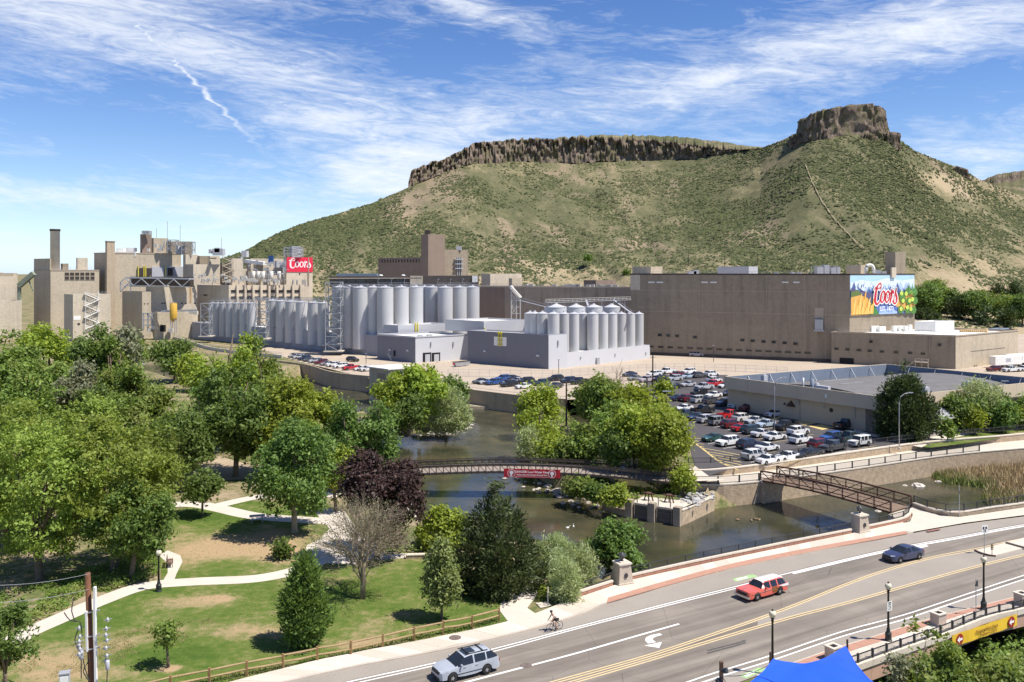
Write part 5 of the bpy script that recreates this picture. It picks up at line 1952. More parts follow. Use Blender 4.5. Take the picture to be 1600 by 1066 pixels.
for i in range(15):
 x=.02+i*.021
 h=.34+.12*math.sin(i*1.9)+(.22 if i in(8,5)else 0)
 mpoly([(x-.012,.02),(x+.01,.02),(x+.03,h*.8),(x+.04,h),(x+.012,h*.82)],((.85,.52,.16)if i%2 else(.78,.40,.08)),'painted_wheat')
for i in range(9):
 x,y=.78+(i%3)*.085+.03*(i//3%2)+rs_.uniform(-.03,.03),.12+(i//3)*.2+rs_.uniform(-.05,.05)
 mpoly([(x+.05*math.cos(a),y+.105*math.sin(a))for a in np.linspace(0,2*math.pi,9)[:-1]],(.09,.22,.05),'painted_leaf')
for i in range(9):
 x,y=.77+(i%3)*.085+.03*(i//3%2)+rs_.uniform(-.03,.02),.13+(i//3)*.19+rs_.uniform(-.05,.05)
 mpoly([(x+.026*math.cos(a),y+.06*math.sin(a))for a in np.linspace(0,2*math.pi,9)[:-1]],(.50,.62,.11),'painted_hop')
for x in(.88,.93,.97):
 mpoly([(x-.02,.5),(x+.02,.5),(x+.01,.78)],(.10,.25,.07),'painted_leaf')
tf=lambda x,y:(.15+(mu_t1-.15)*(.31+.385*x+.035*y),zb_+(zt_-zb_)*(.20+.58*y-.02*x))
script_word(R,'r',tf,mat('mural_white',(.80,.78,.76),.7,.03,1),.62,'lettering_outline',mural,.10,1.7,1.3)
script_word(R,'r',tf,mat('mural_red',(.50,.018,.035),.7,.06,1),.66,'lettering',mural,0,1.7,1.3)
def text_mesh(name,body,size,m,parent,origin,ux,uy,align='CENTER',shear=0.0,bold=0.0):
 cu=bpy.data.curves.new(name,'FONT')
 cu.body=body
 cu.size=size
 cu.align_x=align
 cu.align_y='CENTER'
 cu.shear=shear
 cu.offset=bold
 cu.resolution_u=2
 tmp=bpy.data.objects.new(name,cu)
 COL.objects.link(tmp)
 dg=bpy.context.evaluated_depsgraph_get()
 me=bpy.data.meshes.new_from_object(tmp.evaluated_get(dg))
 bpy.data.objects.remove(tmp)
 bpy.data.curves.remove(cu)
 ux,uy=Vector(ux).normalized(),Vector(uy).normalized()
 un=ux.cross(uy)
 M=Matrix((ux,uy,un)).transposed().to_4x4()
 M.translation=Vector(origin)
 me.transform(M)
 me.materials.clear()
 me.materials.append(m)
 return link(name,me,parent)
text_mesh('lettering','EST. 1873',1.9,mat('mural_caption',(.78,.78,.80),.7,.03,1),mural,mu(.53,.135,.70),R.db,(0,0,1),bold=.03)
# ---- lower annex in front
S=Block('warehouse_annex','lower tan concrete annex with small square windows and cluttered roof','building',1493,577,524.5,1299,1590.5,M_BROWN,M_WROOF,va=-1700,vb=2650,coping=M_COPING)
mb=MB()
S.rect('','r',.02,S.lb-.02,0,S.h-.5,None,.03,mb=mb)
obj('end_wall',mb,M_TAN,S.root)
for i,x in enumerate((1307,1324,1342,1359,1378,1400,1422,1442)):
 S.window('l',x,545+i*1.1,1.5,.95,frame=M_BROWN)
for x,y in((1361,534),(1468,539)):
 S.window('l',x,y,1.2,1.1,frame=M_BROWN)
S.panel('garage_opening','l',1312,559,1334,574,M_DARK,.12)
S.panel('vent_band','r',1516.5,549,1570,543,mat('vent_taupe',(.20,.165,.12),.8,.15,.5,mode='world'),.15)
mb=MB()
for y in(559,562):
 t0,z0=S.left(1431,y+1)
 t1,z1=S.left(1451,y+2)
 mb.bar(S.at('l',t0,z0,2.0),S.at('l',t1,z1,2.0),.12)
for x in(1431,1441,1451):
 t0,z0=S.left(x,570)
 t1,z1=S.left(x,560)
 mb.bar(S.at('l',t0,0,2.0),S.at('l',t1,z1,2.0),.14)
t0,z0=S.left(1418,568)
t1,z1=S.left(1431,563)
mb.bar(S.at('l',t0,.3,2.0),S.at('l',t1,z1,2.0),.8,.15)
t0,z0=S.left(1431,565)
t1,z1=S.left(1451,566)
mb.bar(S.at('l',t0,z0,1.0),S.at('l',t1,z1,1.0),2,.15)
tag(obj('dock_stair',mb,M_TAN2,S.root),kind='stuff')
S.panel('downpipe','l',1452.5,530,1453.5,568,M_COPING,.2)
for x in(1522,1525):
 S.panel('downpipe','r',x-.5,571,x+.5,579,M_LOUV,.15)
for(x,yt,yb,xl,xr,m,dp)in((1462,503,523,1429,1491,M_LTWIN,300),(1560,514,520,1543,1577,mat('blue_roof_unit',(.25,.31,.40),.6,.05,1),308)):
 Block('','','',x,yb,yt,xl,xr,m,M_WROOF,va=-1700,vb=2650,depth=dp,parent=S,z0=S.z1-.4,below=0)
mb=MB()
for k_ in range(20):
 rs2=random.Random(k_+60)
 x=rs2.uniform(1335,1428)
 a_=P(x,518-rs2.uniform(0,3),300+rs2.uniform(0,8))-S.p
 a_.z=S.h+.4
 mb.cbox(a_,rs2.uniform(1,4),rs2.uniform(.6,1.5),rs2.uniform(.5,2.0),BA)
each('rooftop_unit',mb,M_LTWIN,S.root)
mb=MB()
for k_ in range(14):
 rs2=random.Random(k_+90)
 a_=P(1502+k_*3,521-.3*k_,297)-S.p
 a_.z=S.h-.05
 mb.cbox(a_,1.0,.8,.9+rs2.uniform(-.2,.2),BA)
obj('stacked_pallet',mb,mat('pallet_wood',(.58,.42,.22),.8,.2,.8),S.root)
mb=MB()
for x in(1305,1312,1321):
 a_=P(x,519,303)-S.p
 a_.z=S.h
 mb.tube([a_,a_+Vector((0,0,2.2)),a_+Vector((3.5,0,2.0)),a_+Vector((6,0,0))],.25,6)
each('vent_pipe',mb,M_LTWIN,S.root)
mb=MB()
rail_line(mb,[S.at('l',.5,S.h,-.5),S.at('l',S.la*.8,S.h,-.5)],1.0,3,.06)
obj('roof_railing',mb,M_STEEL,S.root)
# ---- low retail building by the car park
_a,_b=dirs(-140,3300)
_c=G(1382,679)
_c=_c+_a*t_to_x(_c,_a,1137)
LBT=t_to_x(Vector((_c.x,_c.y,0)),_b,1385)
T=Block('low_retail_building','low flat building with deep beige parapet beside the car park','building',1382,679,641,1137,1790,mat('ribbed_beige',(.53,.43,.30),.85,.06,.15,streak=.2,mode='world'),mat('roof_membrane',(.12,.115,.112),.8,.14,.1,mode='world'),va=-140,vb=3300,par=-.02,lb=LBT)
PZ0=T.h-.02
_t,PZ1=T.right(1382.01,619)
mb=MB()
e=1.1
la_,lb_=T.la,T.lb
o1=[T.da*-e*.0+T.nl*e+T.nr*e,T.db*lb_+T.nr*e,T.db*lb_+T.da*la_,T.da*la_+T.nl*e]
th=.45
i1=[p+(T.db*lb_/2+T.da*la_/2-p).normalized()*1.2 for p in o1]
names=('parapet_panel',)
M_PARA=mat('parapet_beige',(.55,.455,.335),.85,.05,.2,mode='world')
M_PARB=mat('parapet_back_blue',(.17,.205,.265),.75,.12,.4,fine=8,mode='world')
for i in range(4):
 j=(i+1)%4
 L_=(o1[j]-o1[i]).length
 n_=max(1,int(L_/6))
 u=(o1[j]-o1[i])/L_
 nn=Vector((u.y,-u.x,0))
 for k_ in range(n_):
  a_=o1[i]+u*(L_*k_/n_+.02)
  b_=o1[i]+u*(L_*(k_+1)/n_-.02)
  mb=MB()
  c_=[a_,b_,b_-nn*.25,a_-nn*.25]
  mb.prism([(p.x,p.y)for p in c_],PZ0-.02,PZ1)
  obj('parapet_panel',mb,M_PARA,T.root)
  mb=MB()
  c_=[a_-nn*.26,b_-nn*.26,b_-nn*.34,a_-nn*.34]
  mb.prism([(p.x,p.y)for p in c_],PZ0+.05,PZ1-.08)
  obj('parapet_backing',mb,M_PARB,T.root)
  mb=MB()
  mb.bar(a_-nn*.35+Vector((0,0,PZ1-.3)),a_-nn*2.0+Vector((0,0,PZ0+.05)),.12)
  obj('strut',mb,M_STEEL,T.root)
mb=MB()
mb.poly([p+Vector((0,0,PZ0-.03))for p in o1])
obj('soffit',mb,M_COPING,T.root)
mb=MB()
na_=14
rows=[]
for k_ in range(na_+1):
 s=k_/na_
 zz=PZ0+.05+2.0*math.sin(math.pi*s)**.8
 p=T.da*(2+(la_-4)*s)
 rows.append((p+T.db*6+Vector((0,0,zz)),p+T.db*(lb_-3)+Vector((0,0,zz))))
mb.ribbon([r_[0]for r_ in rows],[r_[1]for r_ in rows])
mb.face([r_[0]for r_ in rows]+[rows[0][0]][:0])
obj('arched_roof',mb,mat('roof_felt',(.14,.135,.132),.85,.16,.08,fine=6,mode='world'),T.root)
for s,l0,l1 in((.22,12,22),(.4,26,34),(.5,12,19),(.72,16,24),(.3,40,50)):
 mb=MB()
 zz=PZ0+.08+2.0*math.sin(math.pi*s)**.8
 p=T.da*(2+(la_-4)*s)
 mb.bar(p+T.db*l0+Vector((0,0,zz)),p+T.db*l1+Vector((0,0,zz)),.5,.04)
 obj('roof_seam',mb,mat('felt_pale',(.24,.24,.25),.85,.1,1),T.root)
for t_,b0,w_ in((.12,18,1.6),(.16,34,1.8),(.20,38,1.6),(.93,8,1.2),(.5,5,1.0)):
 p=T.da*(la_*t_)+T.db*b0
 mb=MB()
 mb.cbox((p.x,p.y,PZ0+1.4+.6),w_,w_*.8,1.2,BA)
 mb.cbox((p.x,p.y,PZ0+2.4),w_*.6,w_*.5,.8,BA)
 mb.cbox((p.x,p.y,PZ0+.6),w_*1.1,w_,1.2,BA)
 each('rooftop_unit',mb,M_GREYL,T.root)
mb=MB()
p=T.da*(la_*.36)+T.db*.4
mb.cbox((p.x,p.y,PZ1+.05),.8,3.0,.7,math.atan2(T.da.y,T.da.x)-math.pi/2)
each('rooftop_unit',mb,M_GREYL,T.root)
for x in(1235,1249):
 t_,z_=T.left(x,600)
 mb=MB()
 c_=T.at('l',t_,PZ0,-4)
 mb.tube([c_,c_+Vector((0,0,3.6))],.22 if x<1240 else .4,8)
 obj('flue',mb,M_PARB if x>1240 else M_STEEL,T.root,True)
sgp=T.panel('wall_sign','l',1295,614.5,1306,622.5,M_LTWIN,1.16)
sgp.name='wall_sign'
mb=MB()
for k_ in range(3):
 T.panel('','l',1296.5,616+2.2*k_,1304.5,617+2.2*k_,None,1.18,mb=mb)
obj('sign_print',mb,M_STEEL,sgp)
t_,z_=T.left(1236.5,630)
mb=MB()
c_=T.at('l',t_,z_-.6,.1)
for k_ in range(7):
 a0,a1=math.pi*k_/7,math.pi*(k_+1)/7
 v0,v1=T.da*(1.1*math.cos(a0)),T.da*(1.1*math.cos(a1))
 top_=c_+Vector((0,0,1.2))
 mb.face([top_,c_+v0+T.nl*(.9*math.sin(a0)),c_+v1+T.nl*(.9*math.sin(a1))])
obj('door_awning',mb,mat('awning_brown',(.09,.05,.035),.8,.1,1),T.root)
T.panel('door','l',1234.5,633,1238.5,648,M_TAN2,.06)
for x,y,r in((1299,641,3.0),(1226,631,1.8)):
 t_,z_=T.left(x,y)
 mb=MB()
 n_=10
 mb.face([T.at('l',t_+.3*r/2*math.cos(a),z_+.3*r/2*math.sin(a),.06)for a in np.linspace(0,2*math.pi,n_+1)[:-1]])
 obj('vent',mb,M_LOUV,T.root)
for x,y in((1206,620),(1246,628),(1287,633),(1335,641),(1162,611)):
 T.panel('wall_box','l',x-2.4,y-4,x+2.4,y+4.5,mat('wall_box',(.44,.39,.32),.8,.05,1,mode='world'),.12)
for x in(1250,1336):
 T.panel('downpipe','l',x-.4,622,x+.4,655,M_COPING,.1)
T.panel('recessed_door','l',1352.5,638.5,1366,676,mat('door_recess',(.20,.16,.12),.8,.1,1,mode='world'),.05)
mb=MB()
t0,_z=T.left(1350,660)
t1,_z=T.left(1368,664)
rail_line(mb,[T.at('l',t0,.1,1.2),T.at('l',t1,.1,1.2)],1.1,1.0,.05,3)
obj('hand_rail',mb,M_COPING,T.root)
mb=MB()
kb_=Gs([(1335,669),(1338,673),(1352,677),(1372,681),(1376,678),(1376,684),(1350,680),(1334,675)])
mb.prism([(p.x,p.y)for p in kb_],0,.2)
struct('kerb',mb,M_CONC)
for k_ in range(6):
 t_=T.right(1400,640)[0]+k_*9
 T.rect('shaded_window','r',t_,t_+7.5,1.0,T.h-.6,M_GLASS,.05)
 # ---- small pump house and creek walls
H1=Block('pump_house','small concrete pump house with white flat roof by the creek wall','hut',607,609,578,577,652,mat('hut_concrete',(.42,.37,.28),.9,.1,.3,streak=.5,mode='world'),M_WROOF,va=-600,vb=2700,below=4.2)
H1.panel('opening','r',612,582,629,588,M_DARK,.05)
H1.panel('door','l',590,583,602,604,M_BROWN,.06)
mb=MB()
c_=(H1.da*H1.la+H1.db*H1.lb)/2
q=[Vector()-H1.da*.5-H1.db*.5,H1.db*(H1.lb+.5)-H1.da*.5,H1.db*(H1.lb+.5)+H1.da*(H1.la+.5),H1.da*(H1.la+.5)-H1.db*.5]
mb.prism([(p.x,p.y)for p in q],H1.h+.01,H1.h+.3)
obj('roof_slab',mb,M_WROOF,H1.root)
for(pts,z1,lab)in(([(478,592),(520,606),(578,613)],.5,'stained concrete retaining wall below the row of cars by the creek'),):
 w_=thing('retaining_wall',lab,'wall')
 ln=[G(x,y,WZ)for x,y in pts]
 ln=[G(440,570,0)]+ln if False else ln
 ln=[ln[0]+Vector((-16,16,0))]+ln
 ln=smooth_line(ln,4)
 seg=resample(ln,12)
 for k_ in range(11):
  mb=MB()
  a_,b_=seg[k_],seg[k_+1]
  u=(b_-a_).normalized()
  mb.wall([a_+u*.03,b_-u*.03],-5.2,.55,.5)
  obj('wall_panel',mb,mat('stained_wall',(.36,.29,.20),.9,.1,.3,streak=.9,mode='world')if k_==0 else bpy.data.materials['stained_wall'],w_)
  # ------------------------------------------------------------------ walls, bridges and fences by the water
M_RAIL=M_IRON
M_COP=mat('coping_stone',(.58,.51,.42),.85,.06,.5,fine=10,mode='world')
M_REDP=mat('red_sandstone',(.40,.20,.135),.9,.12,.8,fine=10,mode='world')
M_TRUSS=mat('weathering_steel',(.115,.062,.042),.8,.18,1.2)
M_TRUSSD=mat('dark_bronze_steel',(.06,.046,.04),.7,.12,1)
M_DECK=mat('bridge_concrete',(.27,.225,.19),.9,.08,.6,fine=10)
def piece(name,me_mb,m,parent):
 return obj(name,me_mb,m,parent)
def railing(root,line,h,post_step,post_w,picket=.0,mats=M_RAIL,z=None,top=.07,post_h=None):
 pts=spaced(line,post_step)
 base=root.location
 key=MB()
 key.box(-post_w/2,post_w/2,-post_w/2,post_w/2,0,(post_h or h)+.05)
 pm=key.mesh('post',mats)
 for i,p in enumerate(pts):
  d=pts[min(i+1,len(pts)-1)]-pts[max(i-1,0)]
  link('post',pm,root,p-base,math.atan2(d.y,d.x))
 for hh in(h,h*.12):
  mb=MB()
  for a,b in zip(pts,pts[1:]):
   mb.bar(a-base+Vector((0,0,hh)),b-base+Vector((0,0,hh)),top)
  obj('rail',mb,mats,root)
 if picket:
  mb=MB()
  for a,b in zip(pts,pts[1:]):
   n=max(2,int((b-a).length/picket))
   for k in range(1,n):
    p=a.lerp(b,k/n)-base
    mb.bar(p+Vector((0,0,h*.12)),p+Vector((0,0,h)),.022)
  tag(obj('pickets',mb,mats,root),kind='stuff')
  # ---- parapet of the road bridge on the river side
para_segs=[([(897,936.5),(930,925.5),(958,916.5)],'short sandstone parapet left of the near stone pier'),([(986,907.5),(1060,890.5),(1137,874),(1240,852.5),(1331,834.5)],'long sandstone parapet with iron railing between the two piers'),([(1356,829),(1390,822),(1415,815.5),(1423,809),(1425,802)],'curved sandstone parapet end right of the far stone pier'),]
for px,lab in para_segs:
 r_=thing('bridge_parapet',lab,'parapet',G(*px[0]),0,'sandstone parapets along the river side of the road')
 ln=smooth_line(Gs(px),.7)
 base=r_.location
 loc=[p-base for p in ln]
 pan=spaced(loc,1.5)
 mb=MB()
 mb.wall(offset(loc,.06),-.1,.42,.30)
 obj('wall_core',mb,M_COP,r_)
 for a,b in zip(pan,pan[1:]):
  u=(b-a).normalized()
  mb=MB()
  mb.wall([a+u*.02,b-u*.02],.02,.40,.055)
  obj('stone_panel',mb,M_REDP,r_)
  mb=MB()
  mb.wall(offset([a+u*.006,b-u*.006],-.05),.425,.60,.52)
  obj('coping_stone',mb,M_COP,r_)
 railing(r_,[p+base+Vector((0,0,.6))for p in offset(loc,.22)],.62,2.4,.09,.16)
 # ---- stone piers with lanterns
def pier(px,py,lab):
 t=thing('stone_pier',lab,'pillar',G(px,py),rad(24),'tapered stone piers with lanterns')
 mb=MB()
 a,b,h=.82,.60,1.95
 q=lambda w,z:[(-w,-w,z),(w,-w,z),(w,w,z),(-w,w,z)]
 mb.add(q(a,0)+q(a,.25)+q(a*.93,.32)+q(b,h),[(0,1,5,4),(1,2,6,5),(2,3,7,6),(3,0,4,7),(4,5,9,8),(5,6,10,9),(6,7,11,10),(7,4,8,11),(8,9,13,12),(9,10,14,13),(10,11,15,14),(11,8,12,15)])
 obj('shaft',mb,mat('pier_stone',(.44,.375,.30),.9,.10,.9,fine=8,bump=.4,bscale=6)if 'pier_stone' not in bpy.data.materials else bpy.data.materials['pier_stone'],t)
 mb=MB()
 mb.box(-b-.1,b+.1,-b-.1,b+.1,h+.002,h+.16)
 mb.box(-b*.7,b*.7,-b*.7,b*.7,h+.162,h+.26)
 obj('cap',mb,M_COP,t)
 for s in(0,1):
  mb=MB()
  e=.76
  pts=[(.19*math.cos(k*math.pi/4)+.0,.25*math.sin(k*math.pi/4))for k in range(8)]
  if s:
   mb.add([(x,-e+.035,1.0+z)for x,z in pts]+[(x,-e-.05,1.0+z)for x,z in pts],[tuple(range(8,16))]+[(k,(k+1)%8,8+(k+1)%8,8+k)for k in range(8)])
  else:
   mb.add([(e-.035,x,1.0+z)for x,z in pts]+[(e+.05,x,1.0+z)for x,z in pts],[tuple(range(8,16))]+[(k,(k+1)%8,8+(k+1)%8,8+k)for k in range(8)])
  obj('medallion',mb,M_IRON,t)
 mb=MB()
 for k in range(9):
  x=-.34+k*.085
  mb.bar((x,-b-.035,h-.22),(x+.04,-b-.035,h-.22),.02,.10)
 obj('carved_lettering',mb,mat('carving',(.25,.21,.17),.9,.1,2)if 'carving' not in bpy.data.materials else bpy.data.materials['carving'],t)
 mb=MB()
 mb.lathe([(.18,h+.26),(.10,h+.34),(.08,h+.42),(.26,h+.50),(.33,h+.78),(.40,h+.80),(.40,h+.86),(.16,h+1.0),(.05,h+1.1)],12)
 obj('lantern',mb,M_IRON,t)
 mb=MB()
 mb.lathe([(.24,h+.51),(.345,h+.77)],8)
 obj('lantern_glass',mb,mat('lantern_glass',(.25,.25,.24),.3,.1,2)if 'lantern_glass' not in bpy.data.materials else bpy.data.materials['lantern_glass'],t)
pier(972,912,'stone pier with lantern nearest the leafy shrubs')
pier(1343.5,831.5,'stone pier with lantern near the brown truss bridge')
# ---- low stone wall with railing round the pond, right of the truss bridge
r_=thing('pond_wall','low tan stone wall with black railing bending round the pond corner','wall',G(1426,793))
ln=smooth_line(Gs([(1426,793),(1448,801),(1469,806),(1499,808),(1550,800),(1600,793),(1760,768)]),.8)
base=r_.location
loc=[p-base for p in ln]
mb=MB()
mb.wall(loc,-4.5,.50,.45)
obj('wall',mb,M_STONE,r_)
cs=spaced(loc,1.8)
for a,b in zip(cs,cs[1:]):
 u=(b-a).normalized()
 mb=MB()
 mb.wall(offset([a+u*.008,b-u*.008],-.06),.503,.64,.57)
 obj('coping_stone',mb,M_COP,r_)
railing(r_,[p+base+Vector((0,0,.64))for p in offset(loc,.2)],.85,2.3,.11,.15)
# ---- lower creek path, its river wall and the car park wall above
mb=MB()
mb.ribbon(nl_,fl_)
struct('creek_path',mb,M_CONC)
w_=thing('river_wall','tan rubble stone wall rising from the pond below the creek path','wall',nl_[0])
loc=[p-w_.location for p in nl_]
loc0=[Vector((p.x,p.y,0))for p in loc]
mb=MB()
mb.wall(offset(loc0,-.25),-4.6,-.06,.5)
obj('wall',mb,M_STONE,w_)
cs=spaced(loc0,2.0)
for a,b in zip(cs,cs[1:]):
 u=(b-a).normalized()
 mb=MB()
 mb.wall(offset([a+u*.008,b-u*.008],-.31),-.058,.10,.62)
 obj('coping_stone',mb,M_COP,w_)
mb=MB()
a_,b_=G(1187,752,PZ),G(1216,748,PZ)
d_=(b_-a_).normalized()
n_=Vector((d_.y,-d_.x,0))
mb.prism([(p.x-w_.location.x,p.y-w_.location.y)for p in(a_+n_*.8,b_+n_*.8,b_-n_*.2,a_-n_*.2)],-4.6,-.1)
obj('bridge_seat',mb,M_STONE,w_)
for px,lab in(([(1085,757),(1130,757),(1186,752)],'black path railing between red-banner bridge and truss bridge'),([(1218,748),(1250,744),(1350,730),(1458,714),(1530,706)],'long black path railing on the stone wall above the pond')):
 r_=thing('path_railing',lab,'railing',G(*px[0],PZ))
 railing(r_,[p+Vector((0,0,.1))for p in smooth_line(Gs(px,PZ),1.5)],1.05,3.6,.17,.16)
w_=thing('car_park_wall','tan stone retaining wall between creek path and car park','wall',fl_[0])
loc0=[Vector((p.x-w_.location.x,p.y-w_.location.y,0))for p in fl_]
mb=MB()
mb.wall(loc0,-.3,lambda i:.82+min(1,i/30)*.25,.5)
obj('wall',mb,M_STONE,w_)
mb=MB()
mb.wall(offset(loc0,-.06),lambda i:.823+min(1,i/30)*.25,lambda i:.98+min(1,i/30)*.25,.62)
obj('coping',mb,M_COP,w_)
r_=thing('car_park_railing','black railing along the top of the car park wall','railing',fl_[0])
railing(r_,[Vector((p.x,p.y,.95))for p in offset(fl_,.9)],.75,3.4,.13,.16)
# ---- creek outfall: gate wall, piers, riprap box
hw=thing('headgate','old timber sluice gate wall between concrete posts in the creek','sluice gate',G(977,808,WZ))
hb=hw.location
A_,B_=G(986,809,WZ)-hb,G(1060,821.5,WZ)-hb
u=(B_-A_).normalized()
n_=Vector((-u.y,u.x,0))
L_=(B_-A_).length
M_OLDC=mat('old_concrete',(.33,.27,.20),.95,.2,.8,fine=6,streak=.6,bump=.5,bscale=5)
M_OLDW=mat('wet_timber',(.105,.095,.08),.9,.25,1.2,fine=8,streak=.4)
ht=2.15
for t in(-.03,.455,.985):
 mb=MB()
 c=A_+u*(L_*t)
 mb.cbox((c.x,c.y,(ht+.35)/2-.6),1.0,.9,ht+1.55,math.atan2(u.y,u.x))
 obj('gate_post',mb,M_OLDC,hw)
for s0,s1 in((.03,.41),(.50,.93)):
 for k in range(6):
  mb=MB()
  p0,p1=A_+u*(L_*s0),A_+u*(L_*s1)
  z=-.4+k*.42
  mb.bar(p0+n_*(.1+.03*(k%2))+Vector((0,0,z)),p1+n_*(.1+.03*(k%2))+Vector((0,0,z)),.16,.39)
  obj('plank',mb,M_OLDW,hw)
 for e in(.12,.85):
  mb=MB()
  p0=A_+u*(L_*(s0+(s1-s0)*e))-n_*.06
  mb.bar(p0+Vector((0,0,-.4)),p0+Vector((0,0,2.0)),.18,.08)
  obj('gate_guide',mb,M_OLDC,hw)
mb=MB()
q=[A_+n_*.2,B_+n_*.2,B_+n_*5.5+u*1.0,A_+n_*4.0]
mb.prism([(p.x,p.y)for p in q],ht-.45,ht-.05)
obj('deck',mb,M_CONC,hw)
for t,dd,hgt in((.10,.5,.9),(.34,.5,.9),(.55,.5,1.0),(.80,.6,1.1)):
 mb=MB()
 c=A_+u*(L_*t)+n_*dd
 mb.lathe([(.10,0),(.07,.1),(.05,hgt),(.12,hgt+.02),(.12,hgt+.1),(.02,hgt+.14)],8,(c.x,c.y,ht-.06))
 obj('valve_spindle',mb,M_IRON,hw)
for t,dd in((.22,2.4),(.62,3.0)):
 c=A_+u*(L_*t)+n_*dd
 mb=MB()
 for sx in(-.7,.7):
  mb.bar(c+u*sx+Vector((0,0,ht-.1)),c+u*sx*.5+Vector((0,0,ht+.9)),.14)
 mb.bar(c-u*.9+Vector((0,0,ht+.9)),c+u*.9+Vector((0,0,ht+.9)),.18)
 mb.lathe([(.42,0),(.45,.05),(.42,.1),(.1,.1)],10,(c.x,c.y,ht+.95))
 mb.bar(c+Vector((0,0,ht-.1)),c+Vector((0,0,ht+1)),.16)
 obj('winding_gear',mb,mat('rust',(.10,.05,.035),.9,.2,3)if 'rust' not in bpy.data.materials else bpy.data.materials['rust'],hw)
bw_=thing('creek_bank_wall','low mossy concrete wall along the spit left of the sluice','wall',G(945,797,WZ))
mb=MB()
ln=[G(x,y,WZ)-bw_.location for x,y in((940,796),(958,802),(978,809))]
mb.wall(ln,-1,.9,.6)
obj('wall',mb,M_OLDC,bw_)
ln=[G(x,y,-2.2)-bw_.location for x,y in((979,784),(968,768),(960,755),(953,745))]
mb=MB()
mb.wall(ln,.2,2.0,.55)
obj('wing_wall',mb,M_COP,bw_)
bx=thing('riprap_box','stone faced box wall with white coping beside the sluice','wall',G(1072,818,WZ))
ln=[G(x,y,WZ)-bx.location for x,y in((1066,821.5),(1078,816.5),(1116.5,797.8))]
mb=MB()
mb.wall(ln,-.6,1.95,.5)
obj('wall',mb,M_STONE,bx)
mb=MB()
mb.wall(offset(ln,-.06),1.953,2.1,.62)
obj('coping',mb,M_COP,bx)
mb=MB()
rs=np.random.RandomState(9)
q=[G(x,y,-2.2)for x,y in((1062,787),(1080,794),(1114,779),(1112,772),(1090,768),(1066,774))]
cq=sum(q,Vector())/6
mb2=MB()
mb2.poly([p-bx.location+Vector((0,0,.05))for p in q])
obj('rubble_bed',mb2,M_OLDC,bx)
def rock_piece(mb,c,r,seed,flat=.7):
 rs_=np.random.RandomState(seed)
 vs=[]
 for zc,rr,n in((-.6,.7,5),(.1,1.0,6),(.62,.55,5)):
  for k in range(n):
   a=2*math.pi*(k+rs_.uniform(-.25,.25))/n
   q_=rr*r*rs_.uniform(.8,1.2)
   vs.append((c[0]+q_*math.cos(a),c[1]+q_*math.sin(a),c[2]+zc*r*flat*rs_.uniform(.85,1.15)))
 fs=[]
 for k in range(6):
  a,b=5+k,5+(k+1)%6
  fs.append((int(k*5/6),a,b))
  if int((k+1)*5/6)%5!=int(k*5/6):
   fs.append((int(k*5/6),b,int((k+1)*5/6)%5))
  t0,t1=11+int(k*5/6),11+int((k+1)*5/6)%5
  fs.append((a,t0,b))
  if t0!=t1:
   fs.append((b,t0,t1))
 fs.append((11,12,13,14,15))
 mb.add(vs,fs)
for k in range(120):
 w=rs.dirichlet(np.ones(6))
 p=sum((q[i]*w[i]for i in range(6)),Vector())
 p=cq+(p-cq)*1.9
 rock_piece(mb,(p.x-bx.location.x,p.y-bx.location.y,-2.0-bx.location.z+rs.uniform(0,.25)),rs.uniform(.18,.42),k)
tag(obj('rubble',mb,mat('grey_rubble',(.38,.37,.36),.9,.35,1.5),bx),kind='stuff')
# ---- arched footbridge with the red banner
fb=thing('footbridge','long low-arched steel footbridge hung with a red danger banner','footbridge',P(800,738,134))
o_=fb.location.copy()
NSP=44
nb=[(596,746,135.5),(642,742.3,134.6),(720,739.2,134.2),(792,738,134),(876,740.3,133.6),(960,746,132.8),(1052,755.3,131.6),(1086,759,131.0)]
bot=smooth_line([P(*a)for a in nb],.6)
bot=resample(bot,NSP+1)
Wb=3.6
dirb=(bot[-1]-bot[0]).normalized()
nb_=Vector((-dirb.y,dirb.x,0)).normalized()
botf=[p+nb_*Wb for p in bot]
up=Vector((0,0,1))
HT=1.12
post=MB()
post.bar((0,0,0),(0,0,HT),.14)
pm=post.mesh('truss_post',M_TRUSSD)
for side,ln in(('near',bot),('far',botf)):
 mb=MB()
 mb2=MB()
 mb3=MB()
 for a,b in zip(ln,ln[1:]):
  mb.bar(a-o_,b-o_,.18,.26)
  mb2.bar(a-o_+up*HT,b-o_+up*HT,.18,.24)
  mb3.bar(a-o_+up*(HT+.30),b-o_+up*(HT+.30),.06,.10)
 obj('bottom_chord',mb,M_TRUSSD,fb)
 obj('top_chord',mb2,M_TRUSSD,fb)
 obj('hand_rail',mb3,M_TRUSSD,fb)
 for i,p in enumerate(ln):
  link('truss_post',pm,fb,p-o_)
  if i<NSP:
   mb=MB()
   q=ln[i+1]
   if i<NSP/2:
    mb.bar(p-o_+up*HT,q-o_,.07)
   else:
    mb.bar(p-o_,q-o_+up*HT,.07)
   obj('diagonal',mb,M_TRUSSD,fb)
  if i%1==0:
   mb=MB()
   mb.bar(p-o_+up*HT,p-o_+up*(HT+.3),.06)
   obj('rail_post',mb,M_TRUSSD,fb)
